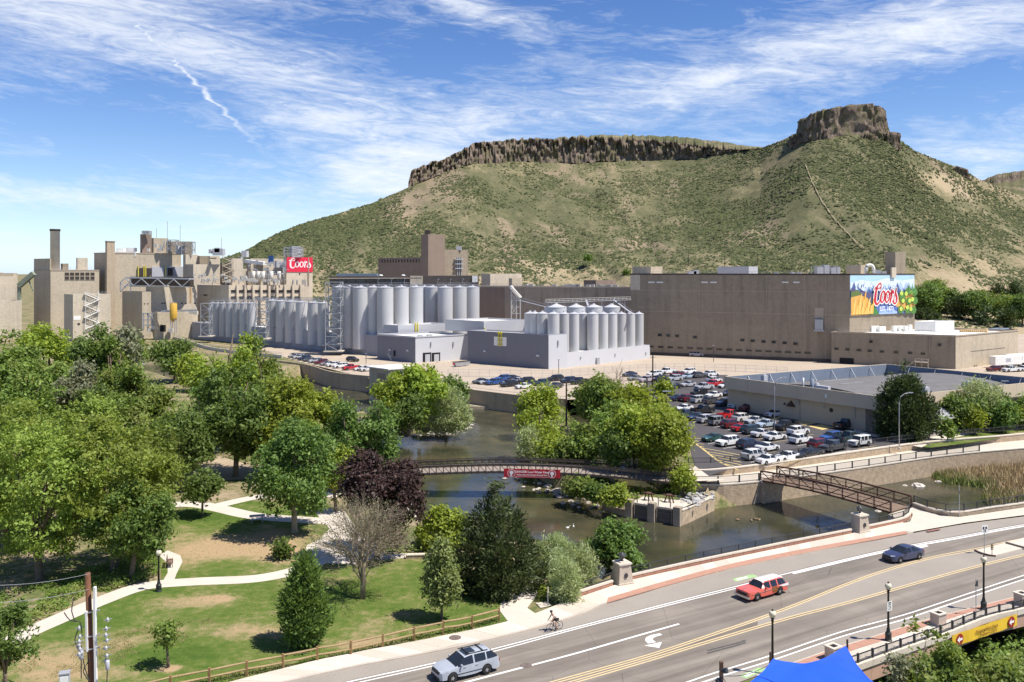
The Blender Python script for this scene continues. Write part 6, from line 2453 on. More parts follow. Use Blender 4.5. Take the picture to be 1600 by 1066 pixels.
for i in range(NSP):
 a,b,c,d=bot[i]-o_,bot[i+1]-o_,botf[i+1]-o_,botf[i]-o_
 mb=MB()
 z=up*.14
 e=dirb*.01
 mb.face([a+z+e,b+z-e,c+z-e,d+z+e])
 mb.face([a+z*.3+e,d+z*.3+e,c+z*.3-e,b+z*.3-e])
 mb.face([a+z+e,a+z*.3+e,b+z*.3-e,b+z-e])
 obj('deck_panel',mb,M_DECK,fb)
 mb=MB()
 mb.bar(a-up*.1,d-up*.1,.14,.22)
 obj('floor_beam',mb,M_TRUSSD,fb)
mb=MB()
for a,b in zip(botf,botf[1:]):
 mb.bar(a-o_+up*.35-nb_*.1,b-o_+up*.35-nb_*.1,.05,.4)
obj('kick_plate',mb,M_DECK,fb)
bn=thing('danger_banner','red danger banner with white ring symbols tied to the footbridge','banner',P(832,739.5,133.6))
bo=bn.location.copy()
i0_,i1_=0,0
left_=P(787.5,731.8,133.5)
right_=P(875.5,734.0,132.9)
ub=(right_-left_).normalized()
vb_=Vector((0,0,1))
hgt=1.28
nn=ub.cross(vb_).normalized()
org=left_-nn*-.16
wid=(right_-left_).length
mb=MB()
nseg=24
vs=[]
for k in range(nseg+1):
 x=wid*k/nseg
 y=.025*math.sin(k*1.7)
 vs+=[org+ub*x+nn*y+vb_*(.04*math.sin(k*.9)*.4)-bo,org+ub*x+nn*(y*.6)-vb_*(hgt+.02*math.sin(k*1.3))-bo]
mb.add(vs,[(2*k,2*k+1,2*k+3,2*k+2)for k in range(nseg)])
mb.add([v+nn*-.03 for v in vs],[(2*k,2*k+2,2*k+3,2*k+1)for k in range(nseg)])
obj('cloth',mb,mat('banner_red',(.46,.018,.03),.75,.06,1),bn)
M_BW=mat('banner_white',(.82,.78,.76),.7,.03,1)
fo=nn*.07
text_mesh('lettering','DANGER! Low Water Head',.44,M_BW,bn,org+ub*(wid*.5)-vb_*.42+fo-bo,ub,vb_,bold=.014)
text_mesh('lettering','Follow Signs For Portage Around Dam',.29,M_BW,bn,org+ub*(wid*.5)-vb_*.86+fo-bo,ub,vb_,bold=.010)
mb=MB()
mb.face([org+ub*(wid*.2)-vb_*1.14+fo-bo,org+ub*(wid*.8)-vb_*1.14+fo-bo,org+ub*(wid*.8)-vb_*1.11+fo-bo,org+ub*(wid*.2)-vb_*1.11+fo-bo])
obj('banner_line',mb,M_BW,bn)
for xf in(.135,.855):
 c=org+ub*(wid*xf)-vb_*(hgt*.5)+fo-bo
 mb=MB()
 ring=lambda r:[c+ub*(r*math.cos(k*math.pi/12))+vb_*(r*math.sin(k*math.pi/12))for k in range(25)]
 mb.ribbon(ring(.58),ring(.51))
 obj('ring_symbol',mb,M_BW,bn)
 mb=MB()
 fig=[(-.12,-.42),(.02,-.46),(.1,-.2),(.22,-.12),(.32,.1),(.2,.3),(.02,.36),(-.2,.3),(-.3,.1),(-.2,-.1)]
 mb.face([c+ub*x+vb_*y+nn*.004 for x,y in fig])
 obj('figure_symbol',mb,M_BW,bn)
 # ---- brown truss footbridge over the pond outlet
tb_=thing('truss_bridge','short rust-brown steel truss bridge from path to road footway','footbridge',G(1188,751.5,PZ))
o_=tb_.location.copy()
na_,nb2=G(1188.5,751,PZ),G(1392,801.5,0)
fa_=G(1213.8,743.5,PZ+.02)
fb2=G(1424,792.5,0)
NP=9
post={}
for(a,b)in((na_,nb2),(fa_,fb2)):
 ht_=1.42
 pts=[a.lerp(b,k/NP)+up*(.35*math.sin(math.pi*k/NP))for k in range(NP+1)]
 for k,p in enumerate(pts):
  mb=MB()
  mb.bar(p-o_-up*.05,p-o_+up*ht_,.17 if k in(0,NP)else .13)
  obj('truss_post',mb,M_TRUSS,tb_)
  if k<NP:
   q=pts[k+1]
   for nm,z,w,h in(('bottom_chord',0,.18,.2),('top_chord',ht_,.20,.20),('mid_rail',.42,.05,.12),('mid_rail',.95,.05,.05)):
    mb=MB()
    e=(q-p).normalized()*.0
    mb.bar(p-o_+up*z,q-o_+up*z,w,h)
    obj(nm,mb,M_TRUSS,tb_)
   mb=MB()
   mb.bar(p-o_+up*(ht_ if k<NP/2 else .05),q-o_+up*(.05 if k<NP/2 else ht_),.09)
   obj('diagonal',mb,M_TRUSS,tb_)
   mb=MB()
   n_=12
   for j in range(1,n_):
    r=p.lerp(q,j/n_)
    mb.bar(r-o_+up*.1,r-o_+up*(ht_-.1),.022)
   tag(obj('pickets',mb,M_TRUSS,tb_),kind='stuff')
pn=[na_.lerp(nb2,k/18)+up*(.35*math.sin(math.pi*k/18)+.12)for k in range(19)]
pf=[fa_.lerp(fb2,k/18)+up*(.35*math.sin(math.pi*k/18)+.12)for k in range(19)]
for k in range(18):
 mb=MB()
 g=.01
 a,b,c,d=pn[k].lerp(pn[k+1],g),pn[k].lerp(pn[k+1],1-g),pf[k].lerp(pf[k+1],1-g),pf[k].lerp(pf[k+1],g)
 mb.face([a-o_,b-o_,c-o_,d-o_])
 mb.face([a-o_-up*.08,d-o_-up*.08,c-o_-up*.08,b-o_-up*.08])
 mb.face([a-o_,a-o_-up*.08,b-o_-up*.08,b-o_])
 obj('plank',mb,mat('deck_board',(.20,.14,.10),.9,.2,1)if 'deck_board' not in bpy.data.materials else bpy.data.materials['deck_board'],tb_)
 if k%2==0:
  mb=MB()
  mb.bar(pn[k]-o_-up*.2,pf[k]-o_-up*.2,.12,.18)
  obj('floor_beam',mb,M_TRUSS,tb_)
ab=thing('bridge_abutment','pale concrete abutment under the right end of the truss bridge','abutment',G(1400,806))
mb=MB()
q=[G(x,y)-ab.location for x,y in((1388,803),(1420,792),(1426,801),(1423,809),(1412,814))]
mb.prism([(p.x,p.y)for p in q],-4.4,-.08)
obj('block',mb,M_CONC,ab)
# ---- weir catwalk upstream
wc=thing('weir_catwalk','grey steel catwalk with rails over the creek weir','catwalk',G(740,640,WZ))
o_=wc.location.copy()
for nm,pts in(('deck',None),):
 pass
seg=[P(718,630.5,236),P(735,632.5,231),P(754,629,230),P(772,626,231),P(774,632,226),P(798,636,224),P(812,636,224)]
for a,b in zip(seg,seg[1:]):
 mb=MB()
 mb.bar(a-o_,b-o_,1.2,.3)
 obj('deck',mb,M_STEEL,wc)
 for s in(-.55,.55):
  mb=MB()
  rail_line(mb,[a-o_+Vector((0,s,.15)),b-o_+Vector((0,s,.15))],1.2,1.6,.07,3)
  obj('railing',mb,M_STEEL,wc)
for p in seg[:-1]:
 mb=MB()
 mb.bar(p-o_,p-o_+Vector((0,0,-3)),.3)
 obj('post',mb,M_STEEL,wc)
mb=MB()
for k in range(4):
 p=P(756+4.4*k,627,229)-o_
 mb.bar(p,p+Vector((0,0,2.2)),.25)
mb.bar(P(755,614,229)-o_,P(771,614,229)-o_,.3)
tag(obj('gate_frame',mb,mat('greenish_steel',(.26,.30,.29),.6,.15,1),wc),kind='stuff')
mb=MB()
mb.prism([(p.x-o_.x,p.y-o_.y)for p in Gs([(700,640),(812,640),(818,632),(705,628)],WZ)],-1,.75)
obj('weir_sill',mb,M_OLDC,wc)
wl=thing('yard_edge_wall','concrete wall edging the works yard above the weir','wall',G(740,610))
ln=[G(x,y)-wl.location for x,y in((655,604.5),(705,607),(760,614),(830,622),(884,626))]
seg_=resample(smooth_line(ln,2),12)
for a,b in zip(seg_,seg_[1:]):
 mb=MB()
 mb.wall([a,b-(b-a).normalized()*.03],-5.2,.35,.4)
 obj('wall_panel',mb,bpy.data.materials['stained_wall'],wl)
mb=MB()
for a,b in zip(seg_,seg_[1:]):
 mb.bar(a+Vector((0,.2,.9)),b+Vector((0,.2,.9)),.06)
obj('rail',mb,M_STEEL,wl)
cb_=thing('boom_cable','thin pale cable strung across the pool below the weir','cable',G(720,656,WZ))
mb=MB()
a,b=P(605,653.5,214),P(812,638,222)
pts=[a.lerp(b,k/16)+Vector((0,0,-1.6*math.sin(math.pi*k/16)**1.0))-cb_.location for k in range(17)]
mb.tube(pts,.09,5)
obj('cable',mb,M_LTWIN,cb_)
# ---- split rail fence along the lawn
M_RAILW=mat('weathered_pine',(.33,.235,.125),.9,.22,1.2,fine=8)
FP=[(205,1096),(266,1081),(327,1068.5),(385.4,1056.6),(442,1045.6),(495.7,1034),(548,1024.5),(598,1013),(646.7,1001.6),(692.4,991.5),(737.4,983),(779.7,970.8)]
fe=thing('rail_fence','two-rail wooden split rail fence between lawn and pavement','fence',G(*FP[6]))
o_=fe.location.copy()
fp=Gs(FP)
pmb=MB()
pmb.box(-.085,.085,-.085,.085,-.2,1.16)
pme=pmb.mesh('post',mat('fence_post',(.25,.155,.065),.9,.2,2))
for i,p in enumerate(fp):
 link('post',pme,fe,p-o_,.1*math.sin(i*3))
 if i<len(fp)-1:
  for z,s in((1.02,.03),(.52,-.02)):
   q=fp[i+1]
   e=(q-p).normalized()
   mb=MB()
   n_=Vector((-e.y,e.x,0))
   mb.tube([p-o_+Vector((0,0,z+.04*math.sin(i*5+z)))-e*.05+n_*.02,p.lerp(q,.5)-o_+Vector((0,0,z-.02))+n_*s,q-o_+Vector((0,0,z+.03*math.sin(i*3+1)))+e*.05-n_*.02],[.065,.08,.06],6)
   obj('rail',mb,M_RAILW,fe)
   # ---- road bridge, near side: fascia girder, coping, railing and the yellow banner
rb_=thing('road_bridge_side','pinkish bridge fascia with dark railing on the near road edge','bridge',G(1469,991))
o_=rb_.location.copy()
edge=smooth_line(Gs([(1290,1054),(1344,1035.5),(1391,1018.5),(1469,991.5),(1537,964.5),(1600,949.5),(1760,906.5)]),.9)
loc=[p-o_ for p in edge]
out_=offset(loc,-.42)
cs=spaced(loc,2.4)
for a,b in zip(cs,cs[1:]):
 u=(b-a).normalized()
 mb=MB()
 mb.wall(offset([a+u*.01,b-u*.01],-.42),-.32,.16,.55)
 obj('coping_stone',mb,M_COP,rb_)
 mb=MB()
 mb.wall(offset([a+u*.01,b-u*.01],-.30),-1.5,-.33,.3)
 obj('fascia_panel',mb,mat('fascia_pink',(.47,.30,.22),.9,.1,.6)if 'fascia_pink' not in bpy.data.materials else bpy.data.materials['fascia_pink'],rb_)
railing(rb_,[p+o_+Vector((0,0,.16))for p in offset(loc,-.15)],.62,1.75,.16,.14,post_h=.66)
yb_=thing('yellow_banner','yellow banner with white arrows on dark red discs hung on bridge fascia','banner',G(1530,975))
o2=yb_.location.copy()
def ed_at(xp):
 best=min(range(len(edge)),key=lambda i:abs(800+edge[i].x/edge[i].y*F-xp))
 return edge[best]
pl_,pr_=ed_at(1478),ed_at(1574)
uy_=(pr_-pl_).normalized()
no_=Vector((uy_.y,-uy_.x,0))
ol=pl_+no_*.50+Vector((0,0,-.12))
wy=(pr_-pl_).length
hy=1.0
mb=MB()
vs=[]
for k in range(21):
 x=wy*k/20
 w0=.025*math.sin(k*1.4)
 vs+=[ol+uy_*x+no_*w0-o2,ol+uy_*x+no_*w0*1.2-Vector((0,0,hy))-o2]
mb.add(vs,[(2*k,2*k+1,2*k+3,2*k+2)for k in range(20)])
mb.add([v-no_*.03 for v in vs],[(2*k,2*k+2,2*k+3,2*k+1)for k in range(20)])
obj('cloth',mb,mat('banner_yellow',(.74,.47,.035),.7,.06,1),yb_)
M_BR=mat('banner_maroon',(.30,.02,.012),.7,.06,1)
for xf in(.10,.90):
 c=ol+uy_*(wy*xf)-Vector((0,0,hy*.5))+no_*.07-o2
 mb=MB()
 mb.face([c+uy_*(.50*math.cos(rad(22.5+45*k)))+up*(.50*math.sin(rad(22.5+45*k)))for k in range(8)])
 dsk=obj('disc',mb,M_BR,yb_)
 mb=MB()
 ar=[(-.36,0),(-.04,.28),(-.04,.10),(.34,.10),(.34,-.10),(-.04,-.10),(-.04,-.28)]
 mb.face([c+no_*.01+uy_*x+up*y for x,y in ar])
 obj('arrow',mb,M_BW,dsk)
M_BK=mat('banner_ink',(.16,.05,.015),.7,.1,1)
text_mesh('lettering','Required Exit Here',.40,M_BK,yb_,ol+uy_*(wy*.51)-up*(hy*.36)+no_*.08-o2,uy_,up,bold=.008)
text_mesh('lettering','for River Closure',.34,M_BK,yb_,ol+uy_*(wy*.53)-up*(hy*.72)+no_*.08-o2,uy_,up,bold=.006)
# ------------------------------------------------------------------ vehicles
def paint_mat():
 m,t,b=principled('car_paint')
 oi=t.nodes.new('ShaderNodeObjectInfo')
 vec=t.nodes.new('ShaderNodeTexCoord').outputs['Object']
 n=noise_n(t,vec,2.5,3,.5)
 c=mix_n(t,.12,oi.outputs['Color'],ramp_n(t,n,[(.3,(.25,.23,.2)),(.7,(.6,.58,.54))]))
 c=mix_n(t,.88,c,oi.outputs['Color'])
 t.links.new(c,b.inputs['Base Color'])
 b.inputs['Roughness'].default_value=.32
 b.inputs['Specular IOR Level'].default_value=.5
 b.inputs['Coat Weight'].default_value=.6
 b.inputs['Coat Roughness'].default_value=.06
 return m
M_PAINT=paint_mat()
M_CGLASS=mat('car_glass',(.018,.022,.026),.06,.2,1,spec=.7)
M_TYRE=mat('tyre_rubber',(.018,.018,.018),.85,.2,4)
M_RIM=mat('alloy_rim',(.42,.42,.43),.35,.1,4,metal=.6)
M_HEADL=mat('headlamp',(.62,.63,.66),.15,.1,4,spec=.7)
M_TAILL=mat('tail_lamp',(.28,.012,.012),.25,.1,4)
M_TRIM=mat('black_trim',(.022,.022,.023),.6,.15,4)
M_CHROME=mat('chrome',(.62,.62,.63),.18,.05,4,metal=.9)
def interp(tab,x):
 xs,ys=zip(*tab)
 return float(np.interp(x,xs,ys))
def car_meshes(kind,L,W,belt,roof,hw,hr,glass,wheels,wr,base=.26,pillars=(),bed=None,cap=None):
 c0,c1,c2,c3=glass
 xs={0,L,c0,c1,c2,c3}
 for t_ in(belt,roof,hw):
  xs|={p[0]for p in t_}
 for p0,p1 in pillars:
  xs|={p0,p1}
 for wx in wheels:
  for k in range(9):
   xs.add(round(wx+(wr+.07)*math.cos(math.pi*k/8),3))
 if bed:
  xs|={bed[0],bed[0]+.04,bed[1],bed[1]-.04}
 xs=sorted(x for x in xs if 0<=x<=L)
 xs=[x for i,x in enumerate(xs)if i==0 or x-xs[i-1]>.012]
 rings=[]
 for x in xs:
  zb,zr=interp(belt,x),max(interp(roof,x),interp(belt,x))
  w,r=interp(hw,x),interp(hr,x)
  zs=base
  for wx in wheels:
   d=abs(x-wx)
   if d<wr+.07:
    zs=max(zs,wr+math.sqrt(max(0,(wr+.07)**2-d*d)))
  zs=min(zs,zb-.06)
  zm=zs+(zb-zs)*.5
  inb=bed and bed[0]+.02<x<bed[1]-.02
  cab=zr>zb+.03
  if inb:
   pts=[(0,base),(w*.88,max(base,zs-.0)),(w*.985,zs+.02),(w,zm),(w*.97,zb),(w*.86,zb),(w*.86,.62),(0,.62)]
  elif cab:
   k=min(1,(zr-zb)/.25)
   pts=[(0,base),(w*.88,zs),(w*.985,zs+.02),(w,zm),(w*.955,zb),(r+(w*.93-r)*(1-k)+.03*k,zr-.055*k),(r*(.93 if k>.9 else 1)*.97,zr),(0,zr+.025)]
  else:
   pts=[(0,base),(w*.88,zs),(w*.985,zs+.02),(w,zm),(w*.955,zb),(w*.86,zb+.012),(w*.5,zb+.03),(0,zb+.04)]
  rings.append(pts)
 n=8
 body,gl=MB(),{}
 V=lambda i,j,s:(xs[i],s*rings[i][j][0],rings[i][j][1])
 def isp(x0,x1):
  return any(p0-.01<=(x0+x1)/2<=p1+.01 for p0,p1 in pillars)
 for i in range(len(xs)-1):
  xm=(xs[i]+xs[i+1])/2
  for j in range(n-1):
   for s in(1,-1):
    q=[V(i,j,s),V(i+1,j,s),V(i+1,j+1,s),V(i,j+1,s)]
    if s>0:
     q=q[::-1]
    tgt=body
    cabbed=interp(roof,xm)>interp(belt,xm)+.02
    if cabbed and not bed or(bed and cabbed and xm<bed[0]):
     if j==4 and c0+.25<xm<c3-.08 and not isp(xs[i],xs[i+1])and xm>c0+.3:
      tgt=gl.setdefault('side'+('L' if s<0 else 'R'),MB())
     elif j in(5,6)and(c0<xm<c1):
      tgt=gl.setdefault('windscreen',MB())
     elif j in(5,6)and(c2<xm<c3):
      tgt=gl.setdefault('rear_window',MB())
    tgt.face(q)
 for i,flip in((0,False),(len(xs)-1,True)):
  loop=[V(i,j,1)for j in range(n)]+[V(i,j,-1)for j in range(n-2,0,-1)]
  body.face(loop if not flip else loop[::-1])
 out={'body':(weld(body,kind+'_body',M_PAINT),'body')}
 for k,g in gl.items():
  nm='side_window' if k.startswith('side')else k
  out[k]=(weld(g,nm,M_CGLASS),nm)
 return out,xs,rings
def weld(mb,name,m,smooth=True):
 idx,vs,fs={},[],[]
 for f in mb.f:
  g=[]
  for i in f:
   key=tuple(round(c,4)for c in mb.v[i])
   if key not in idx:
    idx[key]=len(vs)
    vs.append(key)
   if not g or g[-1]!=idx[key]:
    g.append(idx[key])
  if len(g)>1 and g[0]==g[-1]:
   g.pop()
  if len(set(g))>=3:
   fs.append(g)
 me=bpy.data.meshes.new(name)
 me.from_pydata(vs,[],fs)
 me.materials.append(m)
 me.polygons.foreach_set('use_smooth',[smooth]*len(fs))
 try:
  me.set_sharp_from_angle(angle=rad(32))
 except Exception:
  pass
 me.update()
 return me
WHEELS={}
def wheel_meshes(r,w):
 key=(r,w)
 if key not in WHEELS:
  mb=MB()
  mb.lathe([(r*.62,-w/2),(r*.92,-w/2),(r,-w/2+.04),(r,w/2-.04),(r*.92,w/2),(r*.62,w/2)],20)
  ty=mb.mesh('wheel',M_TYRE,True)
  mb=MB()
  mb.lathe([(r*.64,w/2-.045),(r*.56,w/2-.03)],20)
  for k in range(5):
   a=2*math.pi*k/5
   c,s=math.cos(a),math.sin(a)
   mb.bar((c*.05,s*.05,w/2-.012),(c*r*.62,s*r*.62,w/2-.018),.075,.03)
  mb.lathe([(.085,w/2-.02),(.07,w/2+.004),(.01,w/2+.008)],10)
  ri=mb.mesh('rim',M_RIM)
  mb=MB()
  mb.lathe([(r*.63,w/2-.06),(.01,w/2-.06)],16)
  di=mb.mesh('wheel_well',M_TRIM)
  WHEELS[key]=(ty,ri,di)
 return WHEELS[key]
def make_car(kind,L,W,belt,roof,hw,hr,glass,wheels,wr,label,cat,colour,name='parked_car',pillars=(),bed=None,extras=None,lamp_z=(.62,.80),lamp_w=.42,detail=True,base=.26,tl_h=.22,grille=True):
 t=thing(name,label,cat)
 out,xs,rings=car_meshes(kind,L,W,belt,roof,hw,hr,glass,wheels,wr,base,pillars,bed)
 hold=Vector((-L/2,0,0))
 for k,(me,nm)in out.items():
  me.transform(Matrix.Translation(hold))
  o=link(nm,me,t)
  if nm=='body':
   o['tint']=1
   o.color=(*colour,1)
 ty,ri,di=wheel_meshes(wr,.23)
 for wx in wheels:
  for s in(1,-1):
   w=link('wheel',ty,t,(wx-L/2,s*(interp(hw,wx)-.115),wr))
   w.rotation_euler=(rad(-90)*s,0,0)
   if detail:
    link('rim',ri,w)
 hz0,hz1=lamp_z
 for s in(1,-1):
  w0=interp(hw,.06)
  mb=MB()
  y0,y1=w0*.50,w0*.94
  f=lambda y:-.015+.18*(max(0,y-w0*.5)/(w0*.5))**2
  mb.face([(f(y0)-.01,s*y0,hz0),(f(y1)+.12,s*(y1+.02),hz0+.02),(f(y1)+.30,s*(y1+.03),hz1),(f(y0)+.12,s*y0,hz1-.01)][::-s])
  mb.v=[(x-L/2-.012,y,z+.01)for x,y,z in mb.v]
  obj('headlight',mb,M_HEADL,t)
  mb=MB()
  wt=interp(hw,L-.05)
  zt=interp(belt,L-.08)
  mb.box(L/2-.06,L/2+.012,min(s*wt*.72,s*wt*.985),max(s*wt*.72,s*wt*.985),zt-.06-tl_h,zt-.06)
  obj('tail_light',mb,M_TAILL,t)
 if detail:
  mb=MB()
  mb.box(-L/2-.03,-L/2+.1,-W*.27,W*.27,hz0-.08,hz1-.06)
  if grille:
   obj('grille',mb,M_TRIM,t)
  mb=MB()
  mb.box(-L/2-.035,-L/2+.12,-W*.36,W*.36,.24,.42)
  obj('front_bumper',mb,M_TRIM,t)
  mb=MB()
  mb.box(L/2-.12,L/2+.03,-W*.36,W*.36,.28,.46)
  obj('rear_bumper',mb,M_TRIM,t)
  mb=MB()
  mb.box(L/2+.006,L/2+.036,-.2,.2,.52,.66)
  obj('number_plate',mb,M_LTWIN,t)
  for s in(1,-1):
   mb=MB()
   xm=glass[0]+.45-L/2
   yy=interp(hw,glass[0]+.4)*.96
   zz=interp(belt,glass[0]+.4)+.02
   mb.cbox((xm,s*(yy+.10),zz+.06),.12,.22,.14)
   m_=obj('mirror',mb,M_PAINT,t)
   m_['tint']=1
   m_.color=(*colour,1)
 if extras:
  extras(t,L,W)
 return t
HIDE=(0,-900,-60)
sedan=dict(L=4.65,W=1.82,belt=[(0,.56),(.12,.70),(.5,.80),(1.25,.93),(3.4,.98),(4.1,1.0),(4.5,.97),(4.65,.80)],roof=[(0,.5),(1.2,.90),(2.05,1.40),(2.6,1.46),(3.1,1.43),(3.95,1.03),(4.1,.95),(4.65,.7)],hw=[(0,.66),(.2,.82),(.7,.90),(3.9,.91),(4.4,.84),(4.65,.72)],hr=[(0,.6),(2.05,.60),(3.1,.60),(4.65,.62)],glass=(1.2,2.05,3.1,3.95),wheels=(.92,3.70),wr=.325,pillars=[(2.62,2.72)])
suv=dict(L=4.75,W=1.9,belt=[(0,.70),(.08,.86),(.5,.98),(1.25,1.08),(3.6,1.14),(4.6,1.16),(4.75,.95)],roof=[(0,.5),(1.2,1.05),(1.85,1.62),(2.4,1.70),(4.1,1.67),(4.62,1.20),(4.7,1.1),(4.75,.9)],hw=[(0,.74),(.15,.88),(.6,.95),(4.3,.95),(4.6,.90),(4.75,.86)],hr=[(0,.6),(1.85,.66),(4.1,.66),(4.75,.74)],glass=(1.2,1.85,4.1,4.60),wheels=(.92,3.72),wr=.37,pillars=[(2.55,2.66),(3.55,3.64)],lamp_z=(.74,.92),base=.30)
boxy=dict(L=4.3,W=1.85,belt=[(0,.78),(.05,1.02),(.3,1.08),(1.2,1.12),(4.2,1.16),(4.3,1.0)],roof=[(0,.5),(1.2,1.08),(1.5,1.78),(1.7,1.84),(4.12,1.82),(4.27,1.20),(4.3,1.0)],hw=[(0,.80),(.1,.88),(4.2,.90),(4.3,.88)],hr=[(0,.72),(1.5,.76),(4.3,.78)],glass=(1.2,1.5,4.12,4.27),wheels=(.78,3.40),wr=.41,pillars=[(2.3,2.42),(3.25,3.38)],lamp_z=(.80,.98),base=.40)
pickup=dict(L=5.6,W=1.98,belt=[(0,.80),(.06,1.0),(.4,1.08),(1.3,1.14),(3.5,1.18),(3.56,1.20),(5.5,1.20),(5.6,1.0)],roof=[(0,.5),(1.25,1.10),(1.85,1.78),(2.2,1.84),(3.3,1.82),(3.52,1.22),(3.6,.9),(5.6,.8)],hw=[(0,.82),(.15,.94),(.6,.98),(5.3,.98),(5.6,.95)],hr=[(0,.66),(1.85,.70),(3.4,.70),(5.6,.7)],glass=(1.25,1.85,3.3,3.52),wheels=(1.02,4.55),wr=.41,pillars=[(2.48,2.60),(3.3,3.5)],bed=(3.62,5.5),lamp_z=(.78,.98),base=.36)
coupe=dict(L=4.4,W=1.8,belt=[(0,.52),(.12,.66),(.5,.78),(1.35,.92),(3.5,.98),(4.2,.98),(4.4,.75)],roof=[(0,.4),(1.3,.88),(2.2,1.30),(2.6,1.34),(3.0,1.30),(3.95,1.0),(4.4,.7)],hw=[(0,.62),(.2,.80),(.7,.88),(3.9,.90),(4.4,.74)],hr=[(0,.55),(2.2,.56),(3.0,.56),(4.4,.6)],glass=(1.3,2.2,3.0,3.95),wheels=(.9,3.55),wr=.33)
van=dict(L=5.1,W=1.98,belt=[(0,.72),(.1,.92),(.6,1.04),(1.1,1.12),(4.95,1.16),(5.1,.95)],roof=[(0,.5),(1.0,1.05),(1.8,1.66),(2.2,1.74),(4.7,1.72),(5.0,1.2),(5.1,.9)],hw=[(0,.74),(.2,.92),(.8,.98),(4.8,.98),(5.1,.92)],hr=[(0,.6),(1.8,.72),(4.7,.74),(5.1,.8)],glass=(1.0,1.8,4.7,4.98),wheels=(.95,3.95),wr=.35,pillars=[(2.5,2.6),(3.6,3.7)],lamp_z=(.7,.9))
def roof_rails(t,L,W):
 for s in(1,-1):
  mb=MB()
  mb.bar((-.35,s*.60,1.72),(1.55,s*.60,1.71),.05,.05)
  obj('roof_rail',mb,M_TRIM,t)
def hero_suv(t,L,W):
 roof_rails(t,L,W)
 for x in(-.05,1.15):
  mb=MB()
  mb.bar((x,-.62,1.75),(x,.62,1.75),.07,.05)
  obj('cross_bar',mb,M_TRIM,t)
 mb=MB()
 mb.box(-.28,.62,-.42,.42,1.715,1.728)
 obj('sunroof',mb,M_CGLASS,t)
 for s in(1,-1):
  mb=MB()
  mb.box(-1.1,1.15,min(s*.945,s*.965),max(s*.945,s*.965),.52,.58)
  obj('side_moulding',mb,M_TRIM,t)
  for x in(-.55,.45):
   mb=MB()
   mb.box(x-.08,x+.12,min(s*.945,s*.972),max(s*.945,s*.972),.92,.96)
   obj('door_handle',mb,M_CHROME,t)
 mb=MB()
 mb.lathe([(.14,0),(.12,.1),(.02,.16)],10,(-.55,.38,1.16))
 obj('driver',mb,mat('driver_shirt',(.62,.30,.22),.8,.1,2),t,True)
def place(proto,xy,heading,label,colour=None,group=None,z=0.02,first=False,scale=None):
 p=G(*xy,z)if not isinstance(xy,Vector)else xy
 return dup(proto,p,heading,label,group,scale,colour)
PROTO={}
KIND={'sedan':sedan,'suv':suv,'boxy':boxy,'pickup':pickup,'coupe':coupe,'van':van}
CATN={'sedan':'car','suv':'suv','boxy':'suv','pickup':'pickup truck','coupe':'car','van':'van'}
def car(kind,xy,heading,label,colour,group=None,z=.02,scale=None):
 if kind not in PROTO:
  t=make_car(kind,label=label,cat=CATN[kind],colour=colour,**KIND[kind])
  p=G(*xy,z)
  t.location=p
  t.rotation_euler=(0,0,heading)
  if scale:
   t.scale=scale
  if group:
   t['group']=group
  PROTO[kind]=t
  return t
 s=scale or(1,1,1)
 return dup(PROTO[kind],G(*xy,z),heading,label,group,s,colour)
CW,CSIL,CGRY,CCHR,CBLK,CNAVY,CBLU,CRED,CMAR,CGRN,CTEAL=(.72,.72,.71),(.42,.43,.45),(.22,.225,.235),(.07,.07,.075),(.016,.016,.018),(.02,.03,.065),(.025,.075,.25),(.45,.018,.022),(.14,.012,.018),(.015,.07,.055),(.03,.055,.07)
CLB,CTAN=(.36,.44,.52),(.33,.29,.23)
HB=math.atan2(BV.y,BV.x)
HF=HB+math.pi
GR1='vehicles in the car park rows by the low building'
